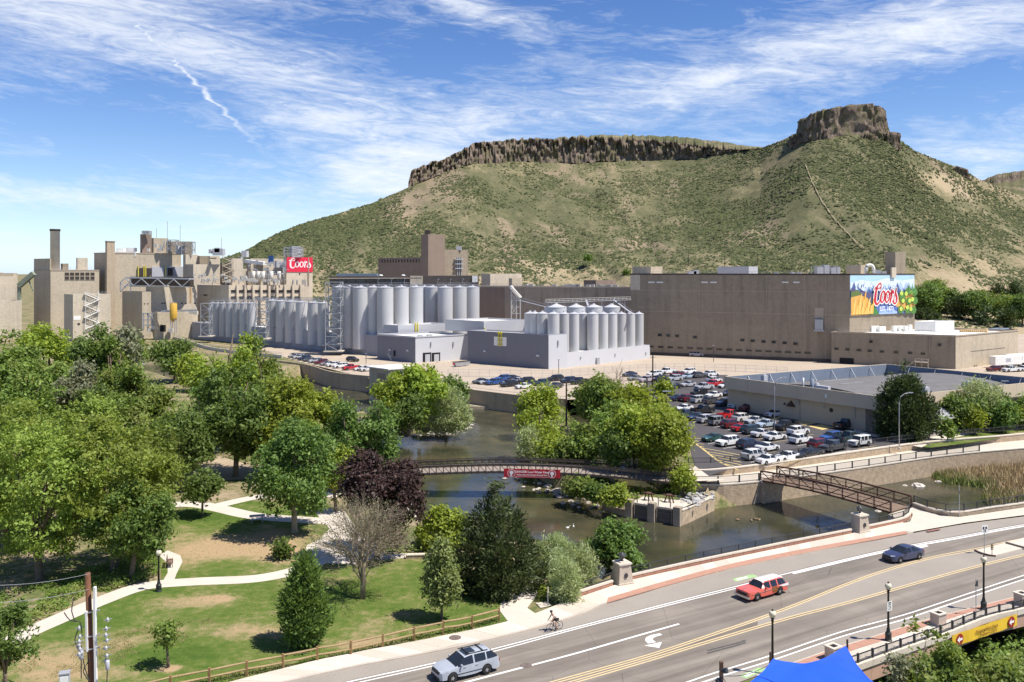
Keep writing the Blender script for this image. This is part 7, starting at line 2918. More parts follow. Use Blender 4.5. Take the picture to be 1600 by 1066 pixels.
# ---- nearest rows
for k,(x,y),h,c,lab in(('coupe',(1113,689),HB,CGRN,'dark green low car at the hatched end of the nearest row'),('suv',(1137,696),HB,CW,'white suv parked beside the dark green car'),('suv',(1170,700),HF,CNAVY,'dark navy suv in the nearest row, tail to the hatching'),('sedan',(1199,704),HF,CW,'white car with dark roof glass behind the navy suv'),('suv',(1179,717),HF,CW,'white suv nearest the corner hatching and the wall railing'),('sedan',(1200,724),HF,CW,'white low saloon hard against the wall railing, half cut by it'),('sedan',(1229,719),HB,CW,'white saloon nose-on beside the long black limousine'),('suv',(1281,700),HF,CMAR,'dark red crossover beside the charcoal pickup near the railing'),('pickup',(1302,704),HB,CCHR,'charcoal pickup between dark red crossover and white boxy off-roader'),('boxy',(1343,697),HB,CW,'white boxy off-roader alone at the row end near the tall pine'),('suv',(1299,689),HB,CBLU,'slate blue suv with big windscreen behind charcoal pickup'),('pickup',(1326,690),HF,CTEAL,'dark blue-green pickup tucked behind the slate blue suv'),('suv',(1251,692),HF,CW,'white crossover nearest in the middle row, yellow bay line below'),('suv',(1247,679),HF,CW,'white crossover one place behind another white crossover, middle row'),('pickup',(1228,671),HB,CBLK,'black pickup beside the lamp post in the middle row'),('sedan',(1211,687),HF,CW,'white saloon in middle row, between two other white vehicles'),('sedan',(1190,682),HF,(.60,.60,.60),'off-white old saloon right of the dark teal suv'),('suv',(1175,677),HF,CTEAL,'dark teal suv between red coupe and off-white saloon'),('coupe',(1158,673),HF,CRED,'bright red coupe next to the dark teal suv'),('suv',(1143,668),HF,CMAR,'dark maroon suv between grey jeep-like car and red coupe'),('boxy',(1122,664),HF,CGRY,'grey boxy off-roader with spare wheel between silver hatchback and maroon suv'),('suv',(1105,660),HF,CSIL,'silver hatchback suv beside the grey boxy off-roader'),('sedan',(1089,656),HB,CNAVY,'blue-grey saloon nosing out beside the silver hatchback'),('pickup',(1069,653),HF,CTEAL,'two-tone dark pickup with tan lower body at the row start'),('sedan',(1054,648),HF,CBLK,'dark car at the very left of the middle row by the lamp pole'),('pickup',(1098,646),HF,CBLK,'black pickup parked behind the blue-grey saloon'),('sedan',(1068,642),HB,CW,'white-bonnet saloon beyond the two-tone pickup'),('pickup',(1139,654),HF,CRED,'bright red pickup in the middle of the car park'),('suv',(1160,658),HF,(.62,.60,.56),'ivory suv directly right of the bright red pickup'),('sedan',(1179,662),HB,CSIL,'silver saloon right of the ivory suv'),('sedan',(1196,667),HB,CLB,'pale blue saloon between silver saloon and black pickup'),('sedan',(1210,651),HB,CW,'white saloon by the building awning, parked alone'),('pickup',(1322,669),HF,CBLK,'black pickup alone by the kerb of the low building'),('pickup',(1172,642),HB,CMAR,'dark red pickup against the long wall of the low building'),('suv',(1152,638),HB,(.55,.58,.60),'pale silver suv beside the dark red pickup'),('suv',(1132,634),HB,CNAVY,'dark navy suv two places left of the dark red pickup'),('suv',(1112,631),HF,CCHR,'charcoal suv between silver minivan and navy suv'),('van',(1094,629),HF,CSIL,'silver minivan in the third row with tail showing'),('suv',(1076,627),HF,CMAR,'very dark maroon suv left of the silver minivan'),('sedan',(1060,626),HF,CNAVY,'dark navy car at left end of the third row'),('sedan',(1115,621),HB,CW,'white saloon behind the silver minivan'),('boxy',(1092,619),HB,CBLK,'black boxy off-roader behind the third row'),):
 car(k,(x,y),h+.03*math.sin(x),lab,c,GR1)
 mb=MB()
 q_=G(x,y,.018)-AV*1.45
 mb.ribbon([q_-BV*2.6-AV*.06,q_+BV*2.6-AV*.06],[q_-BV*2.6+AV*.06,q_+BV*2.6+AV*.06])
 obj('bay_line',mb,M_YELLOW2 if x%3 else M_WHITE,CP)
lim=dup(PROTO["sedan"],G(1262,714.5,.02),HB,"very long black stretch limousine lying by the wall railing",GR1,(1.5,1,1),CBLK)
lim['category']='limousine'
# ---- rows farther back
GR2='vehicles in the far part of the car park'
for k,(x,y),h,c,lab in(('pickup',(1100,609),HB,CSIL,'silver pickup beside the red pickup near the far lane'),('pickup',(1115,604),HB,CRED,'red pickup in the far lane near the building corner'),('suv',(1116,598),HF,CW,'white suv just behind the far red pickup'),('sedan',(1134,606),HB,CW,'white saloon by the corner of the low building'),('sedan',(1075,604),HB,CSIL,'silver saloon left of the silver pickup'),('sedan',(1053,607),HB,CBLK,'black saloon parked apart in the far lot lane'),('suv',(1054,595),HB,CSIL,'silver suv in the far row, second from its left'),('suv',(1030,596),HB,CBLK,'black suv in the far row behind the tall wooden pole'),('suv',(1010,597),HB,(.50,.42,.42),'pinkish silver suv at far row beside the green trees'),('sedan',(992,594),HB,CGRY,'grey saloon partly behind the green trees in far row'),('suv',(1022,588),HB,CW,'white suv beyond the black far-row suv'),('pickup',(1042,584),HB,CW,'large white pickup at the back fence of the far lot'),('sedan',(1058,588),HB,CMAR,'dark maroon saloon right of the large white pickup'),('suv',(1076,584),HB,CW,'white suv at the back fence near the middle'),('sedan',(1074,591),HB,CLB,'pale blue saloon below the back fence'),('suv',(1092,590),HF,CCHR,'charcoal suv next to the pale blue saloon'),('suv',(1112,588),HF,CW,'white suv at the right end of the back row'),('sedan',(1140,618),HB,CBLK,'black car tucked at the corner of the low building'),('sedan',(984,588),HB,CNAVY,'navy saloon at left end of back row by the trees'),):
 car(k,(x,y),h,lab,c,GR2)
GR3='vehicles in the yard row above the weir'
for k,(x,y),h,c,lab in(('sedan',(751,599),HB,CCHR,'charcoal saloon first in the yard row above the weir'),('sedan',(760,600),HB,CSIL,'silver saloon squeezed between charcoal and blue cars'),('suv',(772,601),HB,CBLU,'vivid blue suv in the front of the yard row'),('suv',(786,595),HB,CBLU,'second blue suv standing behind the vivid blue one'),('sedan',(800,594),HB,CNAVY,'navy saloon at the back of the yard row'),('suv',(795,604),HB,CBLK,'black suv right of the vivid blue suv'),('sedan',(808,598),HB,CSIL,'silver saloon behind the black suv in the yard row'),('suv',(822,599),HB,CBLK,'black suv in the middle of the yard row'),('sedan',(818,607),HB,CW,'white saloon nearest the weir in the yard row'),('sedan',(832,603),HB,CBLK,'black saloon right of the white yard saloon'),('suv',(846,602),HB,CTEAL,'dark teal suv at the right of the yard row, above a green tree'),('sedan',(867,606),HB,CCHR,'charcoal saloon parked alone right of the yard row'),('suv',(868,595),HB,CBLK,'black suv by the yard fence lamp post'),('suv',(888,598),HB,CNAVY,'dark navy suv between the fence lamp and the trees'),('pickup',(906,600),HB,CBLK,'black pickup half hidden by the trees in the yard'),):
 car(k,(x,y),h,lab,c,GR3)
GR4='vehicles along the top of the concrete creek wall'
cwcols=[(CGRY,'grey'),(CSIL,'silver'),(CNAVY,'navy'),(CCHR,'charcoal'),(CSIL,'silver'),(CMAR,'maroon'),(CGRY,'grey'),(CW,'white'),(CW,'white')]
for i,((x,y),(c,nm))in enumerate(zip([(461,559),(468,561),(476,563),(484,565),(493,567),(502,569),(511,571),(521,573),(532,575)],cwcols)):
 car('suv' if i%3 else 'sedan',(x,y),HB,'%s %s, %s from the left above the creek wall'%(nm,'suv' if i%3 else 'saloon',ORD[i]),c,GR4)
car('pickup',(549,578),HB,'red pickup near the pump house on the creek wall',CRED,GR4)
car('sedan',(564,579),HB,'white saloon right of the red pickup by the pump house',CW,GR4)
car('suv',(574,580),HB,'white suv touching the pump house corner',(.6,.6,.6),GR4)
car('suv',(551,565),2.5,'black suv driving alone on the yard before the grey wall',CBLK,GR4)
car('suv',(1553,580),.3,'dark red suv behind the low building roof',CMAR,'vehicles behind the low building')
car('pickup',(1580,581),.25,'white pickup by the white trailers',CW,'vehicles behind the low building')
car('suv',(1600,580),.25,'white suv at the frame edge by the trailers',CW,'vehicles behind the low building')
car('van',(1089,557),2.75,'pale van driving along the foot of the huge warehouse',(.55,.45,.42),None)
car('van',(898,562),HB,'small dark van standing by the pale plinth',CCHR,None)if False else None
for i,(x,y,l_)in enumerate(((1571,574,11),(1590,571,9))):
 t=thing('cargo_trailer',('white box trailer with side hatch beside the annex','second white box trailer behind the first')[i],'trailer',G(x,y),.35,'white trailers by the annex')
 mb=MB()
 mb.box(-l_/2,l_/2,-1.2,1.2,.9,3.6)
 obj('box',mb,M_LTWIN,t)
 for xx in(-l_*.35,-l_*.22,l_*.4):
  for s in(1,-1):
   mb=MB()
   mb.tube([(xx,s*1.0-.12,.45),(xx,s*1.0+.12,.45)],.45,12)
   obj('wheel',mb,M_TYRE,t)
 mb=MB()
 mb.box(-l_*.1,l_*.08,-1.23,-1.19,1.8,2.9)
 obj('hatch',mb,M_GREYL,t)
 # ---- three moving vehicles on the road
def along(pl,x):
 line=smooth_line(Gs(pl),.8)
 k=min(range(len(line)),key=lambda i:abs(800+line[i].x/line[i].y*F-x))
 d=(line[min(k+1,len(line)-1)]-line[max(0,k-1)]).normalized()
 return math.atan2(d.y,d.x)
hs_=along(BIKE_F,730)
t=make_car('hero',label='silver family suv with roof bars driving along the road',cat='suv',colour=(.37,.40,.45),name='moving_suv',extras=hero_suv,**dict(suv,L=4.9,W=1.93,belt=[(0,.62),(.08,.80),(.5,.95),(1.25,1.06),(3.6,1.13),(4.7,1.18),(4.9,.95)],roof=[(0,.5),(1.2,1.03),(2.0,1.60),(2.5,1.69),(4.2,1.67),(4.72,1.25),(4.82,1.1),(4.9,.9)],glass=(1.2,2.0,4.2,4.7),hw=[(0,.72),(.15,.88),(.6,.96),(4.4,.96),(4.75,.90),(4.9,.84)],hr=[(0,.6),(2.0,.66),(4.2,.66),(4.9,.74)],wheels=(.95,3.78),pillars=[(2.68,2.80),(3.72,3.82)]))
t.location=G(727,1053)
t.rotation_euler=(0,0,hs_)
hs_=along(BIKE_F,1410)
t=make_car('sedan2',label='dark blue saloon driving toward the bridge in the far lane',cat='car',colour=(.028,.036,.085),name='moving_sedan',**sedan)
t.location=G(1411,874)
t.rotation_euler=(0,0,hs_)
def wagon_extras(t,L,W):
 mb=MB()
 ys=[-.62,-.5,0,.5,.62]
 zs=[1.46,1.53,1.56,1.53,1.46]
 xs_=[2.0,2.2,3.0,4.2,4.62]
 dz_=[-.06,-.01,.01,0,-.05]
 vs=[(x-L/2,y*(1 if i not in(0,)else .97),z+dz_[i])for i,x in enumerate(xs_)for y,z in zip(ys,zs)]
 fs=[(i*5+j,(i+1)*5+j,(i+1)*5+j+1,i*5+j+1)for i in range(4)for j in range(4)]
 mb.add(vs,fs)
 obj('roof',mb,mat('roof_white',(.80,.79,.76),.3,.03,1,coat=.5),t,True)
 for s in(1,-1):
  mb=MB()
  mb.face([(x-L/2,s*.958,z)for x,z in((3.75,.93),(4.6,.98),(5.02,1.02),(5.02,.76),(4.4,.76))][::s])
  mb.face([(x-L/2,s*.945,z)for x,z in((3.75,.93),(5.0,1.02),(4.6,.98))][::-s])
  obj('side_flash',mb,mat('flash_white',(.74,.73,.70),.35,.04,1)if 'flash_white' not in bpy.data.materials else bpy.data.materials['flash_white'],t)
  mb=MB()
  mb.box(.42,1.08,min(s*.935,s*.957),max(s*.935,s*.957),.46,.93)
  d=obj('door',mb,mat('rust_primer',(.22,.072,.012),.7,.2,2)if 'rust_primer' not in bpy.data.materials else bpy.data.materials['rust_primer'],t)
  if s>0:
   d['label']='rust brown primered rear door'
 for x0,x1,w,z0 in((-L/2-.16,-L/2+.05,.90,.36),(L/2-.05,L/2+.16,.88,.38)):
  mb=MB()
  mb.box(x0,x1,-w,w,z0,z0+.18)
  obj('bumper',mb,M_CHROME,t)
 mb=MB()
 mb.box(-L/2-.06,-L/2+.1,-.55,.55,.60,.80)
 obj('grille',mb,M_TRIM,t)
 mb=MB()
 mb.bar((-L/2+.1,0,.93),(-L/2+.6,0,1.0),.05,.07)
 obj('bonnet_ornament',mb,M_CHROME,t)
 mb=MB()
 mb.bar((-L/2+.2,0,0),(-L/2+.2,.01,.001),.01)
 for s in(1,-1):
  mb=MB()
  mb.bar((-L/2+.3,s*.94,.72),(L/2-1.6,s*.955,.76),.03,.03)
  obj('chrome_strip',mb,M_CHROME,t)
wag=dict(L=5.0,W=1.88,belt=[(0,.74),(.06,.86),(.4,.91),(1.6,.94),(3.6,.95),(4.6,.98),(5.0,1.0)],roof=[(0,.5),(1.60,.93),(1.98,1.40),(2.2,1.50),(4.2,1.52),(4.55,1.46),(4.8,1.05),(5.0,.95)],hw=[(0,.84),(.12,.91),(.6,.94),(4.6,.94),(5.0,.88)],hr=[(0,.6),(1.98,.62),(4.55,.62),(5.0,.7)],glass=(1.60,1.98,4.55,4.80),wheels=(.98,3.92),wr=.36,pillars=[(2.72,2.84),(3.62,3.74)],lamp_z=(.66,.84),base=.28,grille=False)
hs_=along(BIKE_F,1180)
t=make_car('wagon',label='vintage coral red station wagon with white roof and rusty door',cat='car',colour=(.62,.11,.075),name='vintage_wagon',extras=wagon_extras,**wag)
t.location=G(1190,930)
t.rotation_euler=(0,0,hs_)
for c in t.children:
 if c.name.startswith(('front_bumper','rear_bumper')):
  bpy.data.objects.remove(c)
  # ---- cyclist
def skin_person(name,joints,edges,radii,root,mats_):
 me=bpy.data.meshes.new(name)
 me.from_pydata(joints,edges,[])
 o=bpy.data.objects.new(name,me)
 COL.objects.link(o)
 o.parent=root
 md=o.modifiers.new('skin','SKIN')
 for i,r in enumerate(radii):
  v=me.skin_vertices[0].data[i]
  v.radius=r if isinstance(r,tuple)else(r,r)
  v.use_root=(i==0)
 o.modifiers.new('sub','SUBSURF').levels=2
 o.modifiers['sub'].render_levels=2
 dg=bpy.context.evaluated_depsgraph_get()
 m2=bpy.data.meshes.new_from_object(o.evaluated_get(dg))
 o.modifiers.clear()
 o.data=m2
 for m in mats_:
  m2.materials.append(m)
 m2.polygons.foreach_set('use_smooth',[True]*len(m2.polygons))
 return o
hc_=along(BIKE_F,866)
bk=thing('bicycle','black road bicycle ridden along the bike lane','bicycle',G(866.5,985.5),hc_)
WB,WR_=1.0,.34
for x in(-WB/2,WB/2):
 mb=MB()
 n=28
 pts=[Vector((x+WR_*math.cos(2*math.pi*k/n),0,WR_+WR_*math.sin(2*math.pi*k/n)))for k in range(n+1)]
 mb.tube(pts,.021,6,False)
 w=obj('wheel',mb,M_TYRE,bk)
 mb=MB()
 for k in range(12):
  a=2*math.pi*k/12
  mb.bar((x,.015*(-1)**k,WR_),(x+WR_*.95*math.cos(a),0,WR_+WR_*.95*math.sin(a)),.006)
 tag(obj('spokes',mb,M_RIM,w),kind='stuff')
mb=MB()
bb,st,hd,hd2=(.06,0,.28),(.17,0,.82),(-.34,0,.84),(-.37,0,.70)
for a,b,r in((bb,st,.02),(bb,hd2,.024),(st,hd,.02),(hd,hd2,.024),(hd2,(-.5,0,.34),.018),(bb,(.5,.05,.34),.013),(bb,(.5,-.05,.34),.013),(st,(.5,0,.34),.012)):
 mb.tube([a,b],r,6)
obj('frame',mb,mat('bike_frame',(.02,.025,.04),.3,.1,3),bk)
mb=MB()
mb.tube([(-.34,0,.84),(-.36,0,.90),(-.42,.0,.92)],.016,6)
for s in(1,-1):
 mb.tube([(-.42,0,.92),(-.43,s*.2,.92),(-.52,s*.21,.90),(-.53,s*.21,.80),(-.46,s*.21,.77)],.014,6)
obj('handlebar',mb,M_TRIM,bk)
mb=MB()
mb.add([(.06,-.07,.93),(.06,.07,.93),(.34,.09,.94),(.34,-.09,.94),(.02,-.03,.90),(.02,.03,.90),(.3,.06,.90),(.3,-.06,.90)],[(0,1,2,3),(4,7,6,5),(0,3,7,4),(1,5,6,2),(0,4,5,1),(3,2,6,7)])
mb.tube([st,(.19,0,.90)],.014,6)
obj('saddle',mb,M_TRIM,bk)
mb=MB()
mb.lathe([(.09,-.01),(.09,.01)],14)
mb.v=[(x+.06,z-.05,y+.28)for x,y,z in mb.v]
mb.bar((.06,-.08,.28),(.20,-.10,.18),.02)
mb.bar((.06,.08,.28),(-.08,.10,.38),.02)
obj('crank',mb,M_RIM,bk)
pr=thing('person','cyclist in white and red top, black shorts and dark helmet, bent over handlebars','person',bk.location,hc_)
M_SKIN=mat('skin',(.48,.27,.18),.6,.08,3)
J=[(.20,0,.98),(.12,0,1.12),(-.04,0,1.28),(-.17,0,1.38),(-.25,0,1.46),(-.31,0,1.54),(-.33,0,1.63),(-.17,.18,1.36),(-.30,.22,1.14),(-.50,.21,.94),(-.17,-.18,1.36),(-.30,-.22,1.14),(-.50,-.21,.94),(.18,.10,.94),(-.12,.11,.80),(.00,.10,.44),(-.10,.10,.40),(.18,-.10,.94),(-.02,-.11,.64),(.22,-.10,.26),(.10,-.10,.19)]
E=[(0,1),(1,2),(2,3),(3,4),(4,5),(5,6),(3,7),(7,8),(8,9),(3,10),(10,11),(11,12),(0,13),(13,14),(14,15),(15,16),(0,17),(17,18),(18,19),(19,20)]
Rr=[(.14,.13),(.13,.12),(.14,.12),(.13,.11),.06,.085,.095,.065,.045,.035,.065,.045,.035,.095,.07,.045,.04,.095,.07,.045,.04]
body=skin_person('body',J,E,Rr,pr,[M_SKIN])
def cloth(name,jj,ee,rr,m):
 return skin_person(name,jj,ee,rr,pr,[m])
cloth('jersey',[J[0],J[1],J[2],J[3],(-.17,.18,1.36),(-.24,.205,1.25),(-.17,-.18,1.36),(-.24,-.205,1.25)],[(0,1),(1,2),(2,3),(3,4),(4,5),(3,6),(6,7)],[(.15,.14),(.15,.14),(.16,.14),(.145,.125),.08,.065,.08,.065],mat('jersey',(.70,.62,.58),.7,.05,2))
cloth('shorts',[(.21,0,.97),(.18,.10,.94),(-.03,.107,.845),(.18,-.10,.94),(.04,-.107,.74)],[(0,1),(1,2),(0,3),(3,4)],[(.155,.145),.11,.085,.11,.085],M_TRIM)
mb=MB()
mb.lathe([(.115,-.03),(.125,.02),(.115,.08),(.08,.12),(.02,.14)],12,(-.34,0,1.65))
obj('helmet',mb,mat('helmet_dark',(.03,.03,.035),.4,.1,3),pr,True)
mb=MB()
mb.add([(.10,-.14,1.26),(.10,.14,1.26),(.20,.13,1.10),(.20,-.13,1.10),(-.04,-.12,1.40),(-.04,.12,1.40)],[(0,3,2,1),(4,0,1,5)])
obj('red_panel',mb,mat('jersey_red',(.50,.05,.04),.7,.05,2),pr)
for s in(1,-1):
 mb=MB()
 mb.cbox((-.10+(.0 if s>0 else .20),s*.10,(.37 if s>0 else .17)),.26,.09,.08)
 obj('shoe',mb,M_LTWIN if s>0 else M_TRIM,pr)
 for k in range(5):
  mb=MB()
  x=-.545+.018*k
  if k<4:
   mb.tube([(x,s*.195,.945),(x-.012,s*.222,.935),(x-.006,s*.232,.905),(x,s*.215,.885)],.009,5)
  else:
   mb.tube([(-.49,s*.20,.95),(-.51,s*.18,.945),(-.52,s*.178,.92)],.010,5)
  obj('finger',mb,M_SKIN,pr)
  # ------------------------------------------------------------------ trees and plants
LM={'cotton':leaf_mat('cottonwood_leaf',(.125,.185,.030),(.33,.405,.082),trans=.38),'oak':leaf_mat('oak_leaf',(.065,.115,.024),(.195,.275,.068),trans=.34),'bright':leaf_mat('bright_leaf',(.145,.205,.026),(.36,.42,.064),trans=.38),'mid':leaf_mat('mid_leaf',(.090,.145,.026),(.25,.325,.075),(.24,.23,.075),trans=.36),'olive':leaf_mat('olive_leaf',(.20,.25,.11),(.46,.51,.27),trans=.38),'purple':leaf_mat('purple_leaf',(.030,.017,.016),(.090,.052,.042),trans=.15),'pine':leaf_mat('pine_needle',(.030,.050,.016),(.105,.140,.046),trans=.15),'grey':leaf_mat('grey_leaf',(.12,.13,.075),(.28,.28,.17)),'maple':leaf_mat('maple_leaf',(.085,.14,.030),(.34,.40,.15)),}
M_BARK=mat('bark',(.16,.12,.085),.95,.25,2,bump=.5,bscale=8)
M_BARKP=mat('pale_bark',(.34,.29,.22),.95,.25,2)
UNIT=np.array([(0,0,1.0)])
def sph(rs,n):
 v=rs.normal(size=(n,3))
 return v/np.linalg.norm(v,axis=1,keepdims=True)
def leaf_quads(rs,c,dirs_,size,aspect=.62,rand=.85,upw=.35,needle=0.0):
 n=len(c)
 nv=dirs_*.55+rs.normal(size=(n,3))*rand*.6+np.array([0,0,upw])
 nv/=np.linalg.norm(nv,axis=1,keepdims=True)+1e-9
 t=np.cross(nv,rs.normal(size=(n,3)))
 t/=np.linalg.norm(t,axis=1,keepdims=True)+1e-9
 if needle:
  t=t*(1-needle)+(dirs_+np.array([0,0,.5]))*needle
  t/=np.linalg.norm(t,axis=1,keepdims=True)+1e-9
 b=np.cross(nv,t)
 s=(size*rs.uniform(.45,1.6,n))[:,None]
 return np.stack([c-t*s*.55,c+b*s*aspect*.5-t*s*.05,c+t*s*.55,c-b*s*aspect*.5-t*s*.05],1)
def cloud(rs,blobs,n,size,clump,shell=.55,holes=.34,aspect=.62,upw=.35,needle=0.0):
 B=np.array(blobs)
 w=(B[:,3]*B[:,5])
 nc=max(14,n//30)
 k=rs.choice(len(B),nc*2,p=w/w.sum())
 d=sph(rs,nc*2)
 r=shell+(1.04-shell)*rs.uniform(0,1,nc*2)**.55
 cc=B[k,:3]+d*r[:,None]*B[k,3:6]
 hole=fbm(cc[:,0]/(clump*3.2)+cc[:,2]*.31,cc[:,1]/(clump*3.2)+cc[:,2]/(clump*3.2),2,int(rs.randint(999)))
 inside=np.zeros(len(cc),bool)
 for b in B:
  q=(((cc-b[:3])/b[3:6])**2).sum(1)
  inside|=q<.30
 ok=np.where((hole>holes)&~inside)[0][:nc]
 cc,d=cc[ok],d[ok]
 m=max(1,n//max(1,len(cc)))
 c=np.repeat(cc,m,0)+rs.normal(size=(len(cc)*m,3))*clump*np.array([.5,.5,.38])
 dd=np.repeat(d,m,0)
 return leaf_quads(rs,c,dd,size,aspect,.85,upw,needle)
def limb_mesh(rs,h,r,tips,fork):
 mb=MB()
 lean=rs.uniform(-.03,.03,2)*h
 top=Vector((lean[0],lean[1],fork))
 mb.tube([(0,0,-.5),(0,0,.15),(lean[0]*.5,lean[1]*.5,fork*.5),top],[r*1.5,r*1.12,r*.95,r*.82],8)
 for t in tips:
  t=Vector(t)
  m=top.lerp(t,.5)+Vector((rs.uniform(-.1,.1)*h*.3,rs.uniform(-.1,.1)*h*.3,.06*h))
  s=top+Vector((0,0,-fork*rs.uniform(0,.25)))
  mb.tube([s,m,t],[r*.62,r*.36,r*.10],6)
  for q in range(2):
   e=m.lerp(t,.3+.3*q)+Vector((rs.uniform(-1,1),rs.uniform(-1,1),rs.uniform(.1,.8)))*(h*.1)
   mb.tube([m.lerp(t,.15+.25*q),e],[r*.22,r*.07],5)
 return mb
SEEDT=[100]
def tree(kind,bx,by,ty,wpx,label,z=0.0,name='broadleaf_tree',cat='tree',group=None,form='round',trunk=.26,dens=1.0,lean=0.0,bark=None,size=None,lowk=None,cx=0.0,asp=1.0):
 SEEDT[0]+=1
 rs=np.random.RandomState(SEEDT[0])
 p=G(bx,by,z)
 sc=p.y/F
 h=(by-ty)*sc*(1+0*sc)
 R=wpx*sc/2
 t=thing(name,label,cat,p,rs.uniform(0,6.28)if not cx else 0,group)
 leaf=size or min(.95,max(.20,3.0*p.y/896))
 cb=h*(lowk if lowk is not None else trunk)
 H2=(h-cb)/2
 blobs,tips=[],[]
 if form=='round':
  cz=cb+H2
  nl=19
  blobs.append((cx,0,cz,R*.66,R*.66*asp,H2*.74))
  for i in range(nl):
   a=i*2.4+rs.uniform(-.3,.3)
   u=rs.uniform(-.95,.95)if i else .9
   rr=math.sqrt(max(.05,1-u*u))
   k=rs.uniform(.20,.44)
   c=(cx+R*(1.06-k)*rr*math.cos(a),R*asp*(1-k)*rr*math.sin(a),cz+H2*(1-k*.9)*u)
   blobs.append((*c,R*k*1.05,R*k*1.05,min(H2*k*1.1,R*k*1.1)))
   if i%2==0:
    tips.append(c)
 elif form=='column':
  for i in range(7):
   s=i/6
   k=R*(.95-.65*s**1.5)*(.75 if i==0 else 1)
   blobs.append((rs.uniform(-.15,.15)*R,rs.uniform(-.15,.15)*R,cb+(h-cb)*(.08+.84*s),k,k,H2*.33))
   for q in range(2):
    a=rs.uniform(0,6.28)
    blobs.append((k*.7*math.cos(a),k*.7*math.sin(a),cb+(h-cb)*(.06+.8*s+rs.uniform(0,.08)),k*.5,k*.5,k*.55))
  tips=[(0,0,h*.8),(R*.4,0,h*.6),(-R*.4,R*.2,h*.55)]
 elif form=='cone':
  for i in range(9):
   s=i/8
   k=R*(1-s**1.5)**.9*(.8+.2*min(1,s*5))+.05*R
   nq=max(1,int(9*(1-s)+1))
   for q in range(nq):
    a=q*6.28/nq+rs.uniform(-.3,.3)
    rr=k*rs.uniform(.5,.85)
    b=k*rs.uniform(.28,.42)+.12*R*(1-s)+.03*R
    blobs.append((rr*math.cos(a),rr*math.sin(a),cb+(h-cb)*min(.97,.05+.9*s+rs.uniform(-.04,.04)),b,b,b*.85))
  blobs.append((0,0,cb+(h-cb)*.42,R*.55,R*.55,(h-cb)*.40))
  blobs.append((0,0,cb+(h-cb)*.93,R*.10,R*.10,(h-cb)*.08))
  tips=[(0,0,h*.95)]
 elif form=='shrub':
  for i in range(10):
   a=i*2.4
   k=rs.uniform(.35,.55)
   rr=R*(1-k)*math.sqrt((i+.3)/10)
   hz=h*rs.uniform(.35,.62)*(1.25-.5*rr/R)
   blobs.append((rr*math.cos(a),rr*math.sin(a),hz,R*k,R*k,hz*.95))
   if i%3==0:
    tips.append((rr*math.cos(a),rr*math.sin(a),hz))
 B=np.array(blobs)
 pine=kind=='pine'
 area=(4*math.pi*((B[:,3]*B[:,5]))).sum()
 n=int(min(26000 if pine else 18500,max(900,dens*1.55*area/(leaf*leaf*.62))))
 Q=cloud(rs,blobs,n,leaf*(1.15 if pine else 1),leaf*(2.1 if form in('shrub','cone')else 2.5),.45,.40 if form=='round' else .26,(.46 if form=='cone' else .62)if pine else(.34 if kind=='olive' else .62),.45 if pine else .35,.7 if pine else(.45 if kind=='olive' else 0))
 Q[:,:,2]=np.maximum(Q[:,:,2],.05)
 link('crown',fast_mesh('crown',Q,4,LM[kind]),t)
 if form=='shrub':
  mb=MB()
  for tp in tips:
   mb.tube([(0,0,-.2),Vector(tp)*.6,tp],[.09,.05,.02],5)
  obj('stem',mb,bark or M_BARK,t,True)
 else:
  mb=limb_mesh(rs,h,max(.09,h*.021*(1.15 if form=='round' else .8)),tips[:7],cb+H2*.45 if form=='round' else h*.35)
  obj('trunk',mb,bark or M_BARK,t,True)
 return t
WOOD='trees of the riverside wood'
for a in(('cotton',62,905,655,215,'huge bright cottonwood filling the lower left of the wood, nearest the pole'),('cotton',178,893,640,190,'second huge bright cottonwood, its skirt shading the concrete path'),('oak',205,905,745,125,'lower dark-skirted tree over the shaded bend of the path'),('cotton',10,860,610,150,'pale cottonwood cut by the frame edge behind the huge ones'),('cotton',118,830,608,150,'bright cottonwood rising behind the two huge cottonwoods'),('mid',232,815,655,110,'mid-green tree right of the bright cottonwoods, above the plain lawn'),('mid',32,745,560,120,'dark rounded tree at left edge above the huge cottonwoods'),('grey',122,720,560,74,'greyish thin tree between dark rounded crowns in the wood'),('mid',190,765,612,90,'mid-green rounded tree in the centre of the wood'),('oak',150,735,590,62,'narrow dark tree in front of the white works fence gap'),('oak',285,768,640,92,'dark leafy tree left of the trunk standing on dirt path'),('mid',22,668,505,78,'tree at left frame edge before the low concrete block'),('bright',72,650,497,84,'bright dome-shaped tree before the chimney power house'),('mid',92,705,556,80,'yellowish green tree below the bright dome-shaped tree'),('oak',152,655,497,78,'dark tree before the zigzag stair block'),('grey',193,652,488,54,'half-dead grey tree before the brew house'),('mid',178,660,520,50,'small green tree tucked between dark tree and half-dead tree'),('mid',205,690,560,62,'reddish-green bushy tree beside the orange pole'),('oak',272,597,528,66,'round dark green tree on the far creek bank'),('bright',300,612,548,40,'bright small tree right of the round dark one on far bank'),('mid',268,745,640,60,'mid-green tree in front of the still side channel'),('bright',352,705,493,98,'tall feathery tree rising before the medium tanks'),('mid',408,700,512,92,'right half of the tall feathery pair before the tanks'),('oak',368,745,570,135,'dark broad tree with clear brown trunk on the dirt path'),('bright',448,745,585,110,'fresh green tree behind the large park oak'),('bright',500,735,600,80,'light green tree against the side channel below the wall'),('oak',545,770,612,68,'dark upright tree, left of two by the creek edge'),('oak',588,765,617,66,'dark upright tree, right of two by the creek edge'),('bright',525,800,690,60,'bright low tree between the large park oak and purple tree'),('mid',240,720,596,56,'mid-green tree just right of the orange pole'),('oak',318,720,600,60,'dark tree just left of the sandy bank'),):
 tree(*a,group=WOOD,trunk=.05 if a[0]=='cotton' else .10)
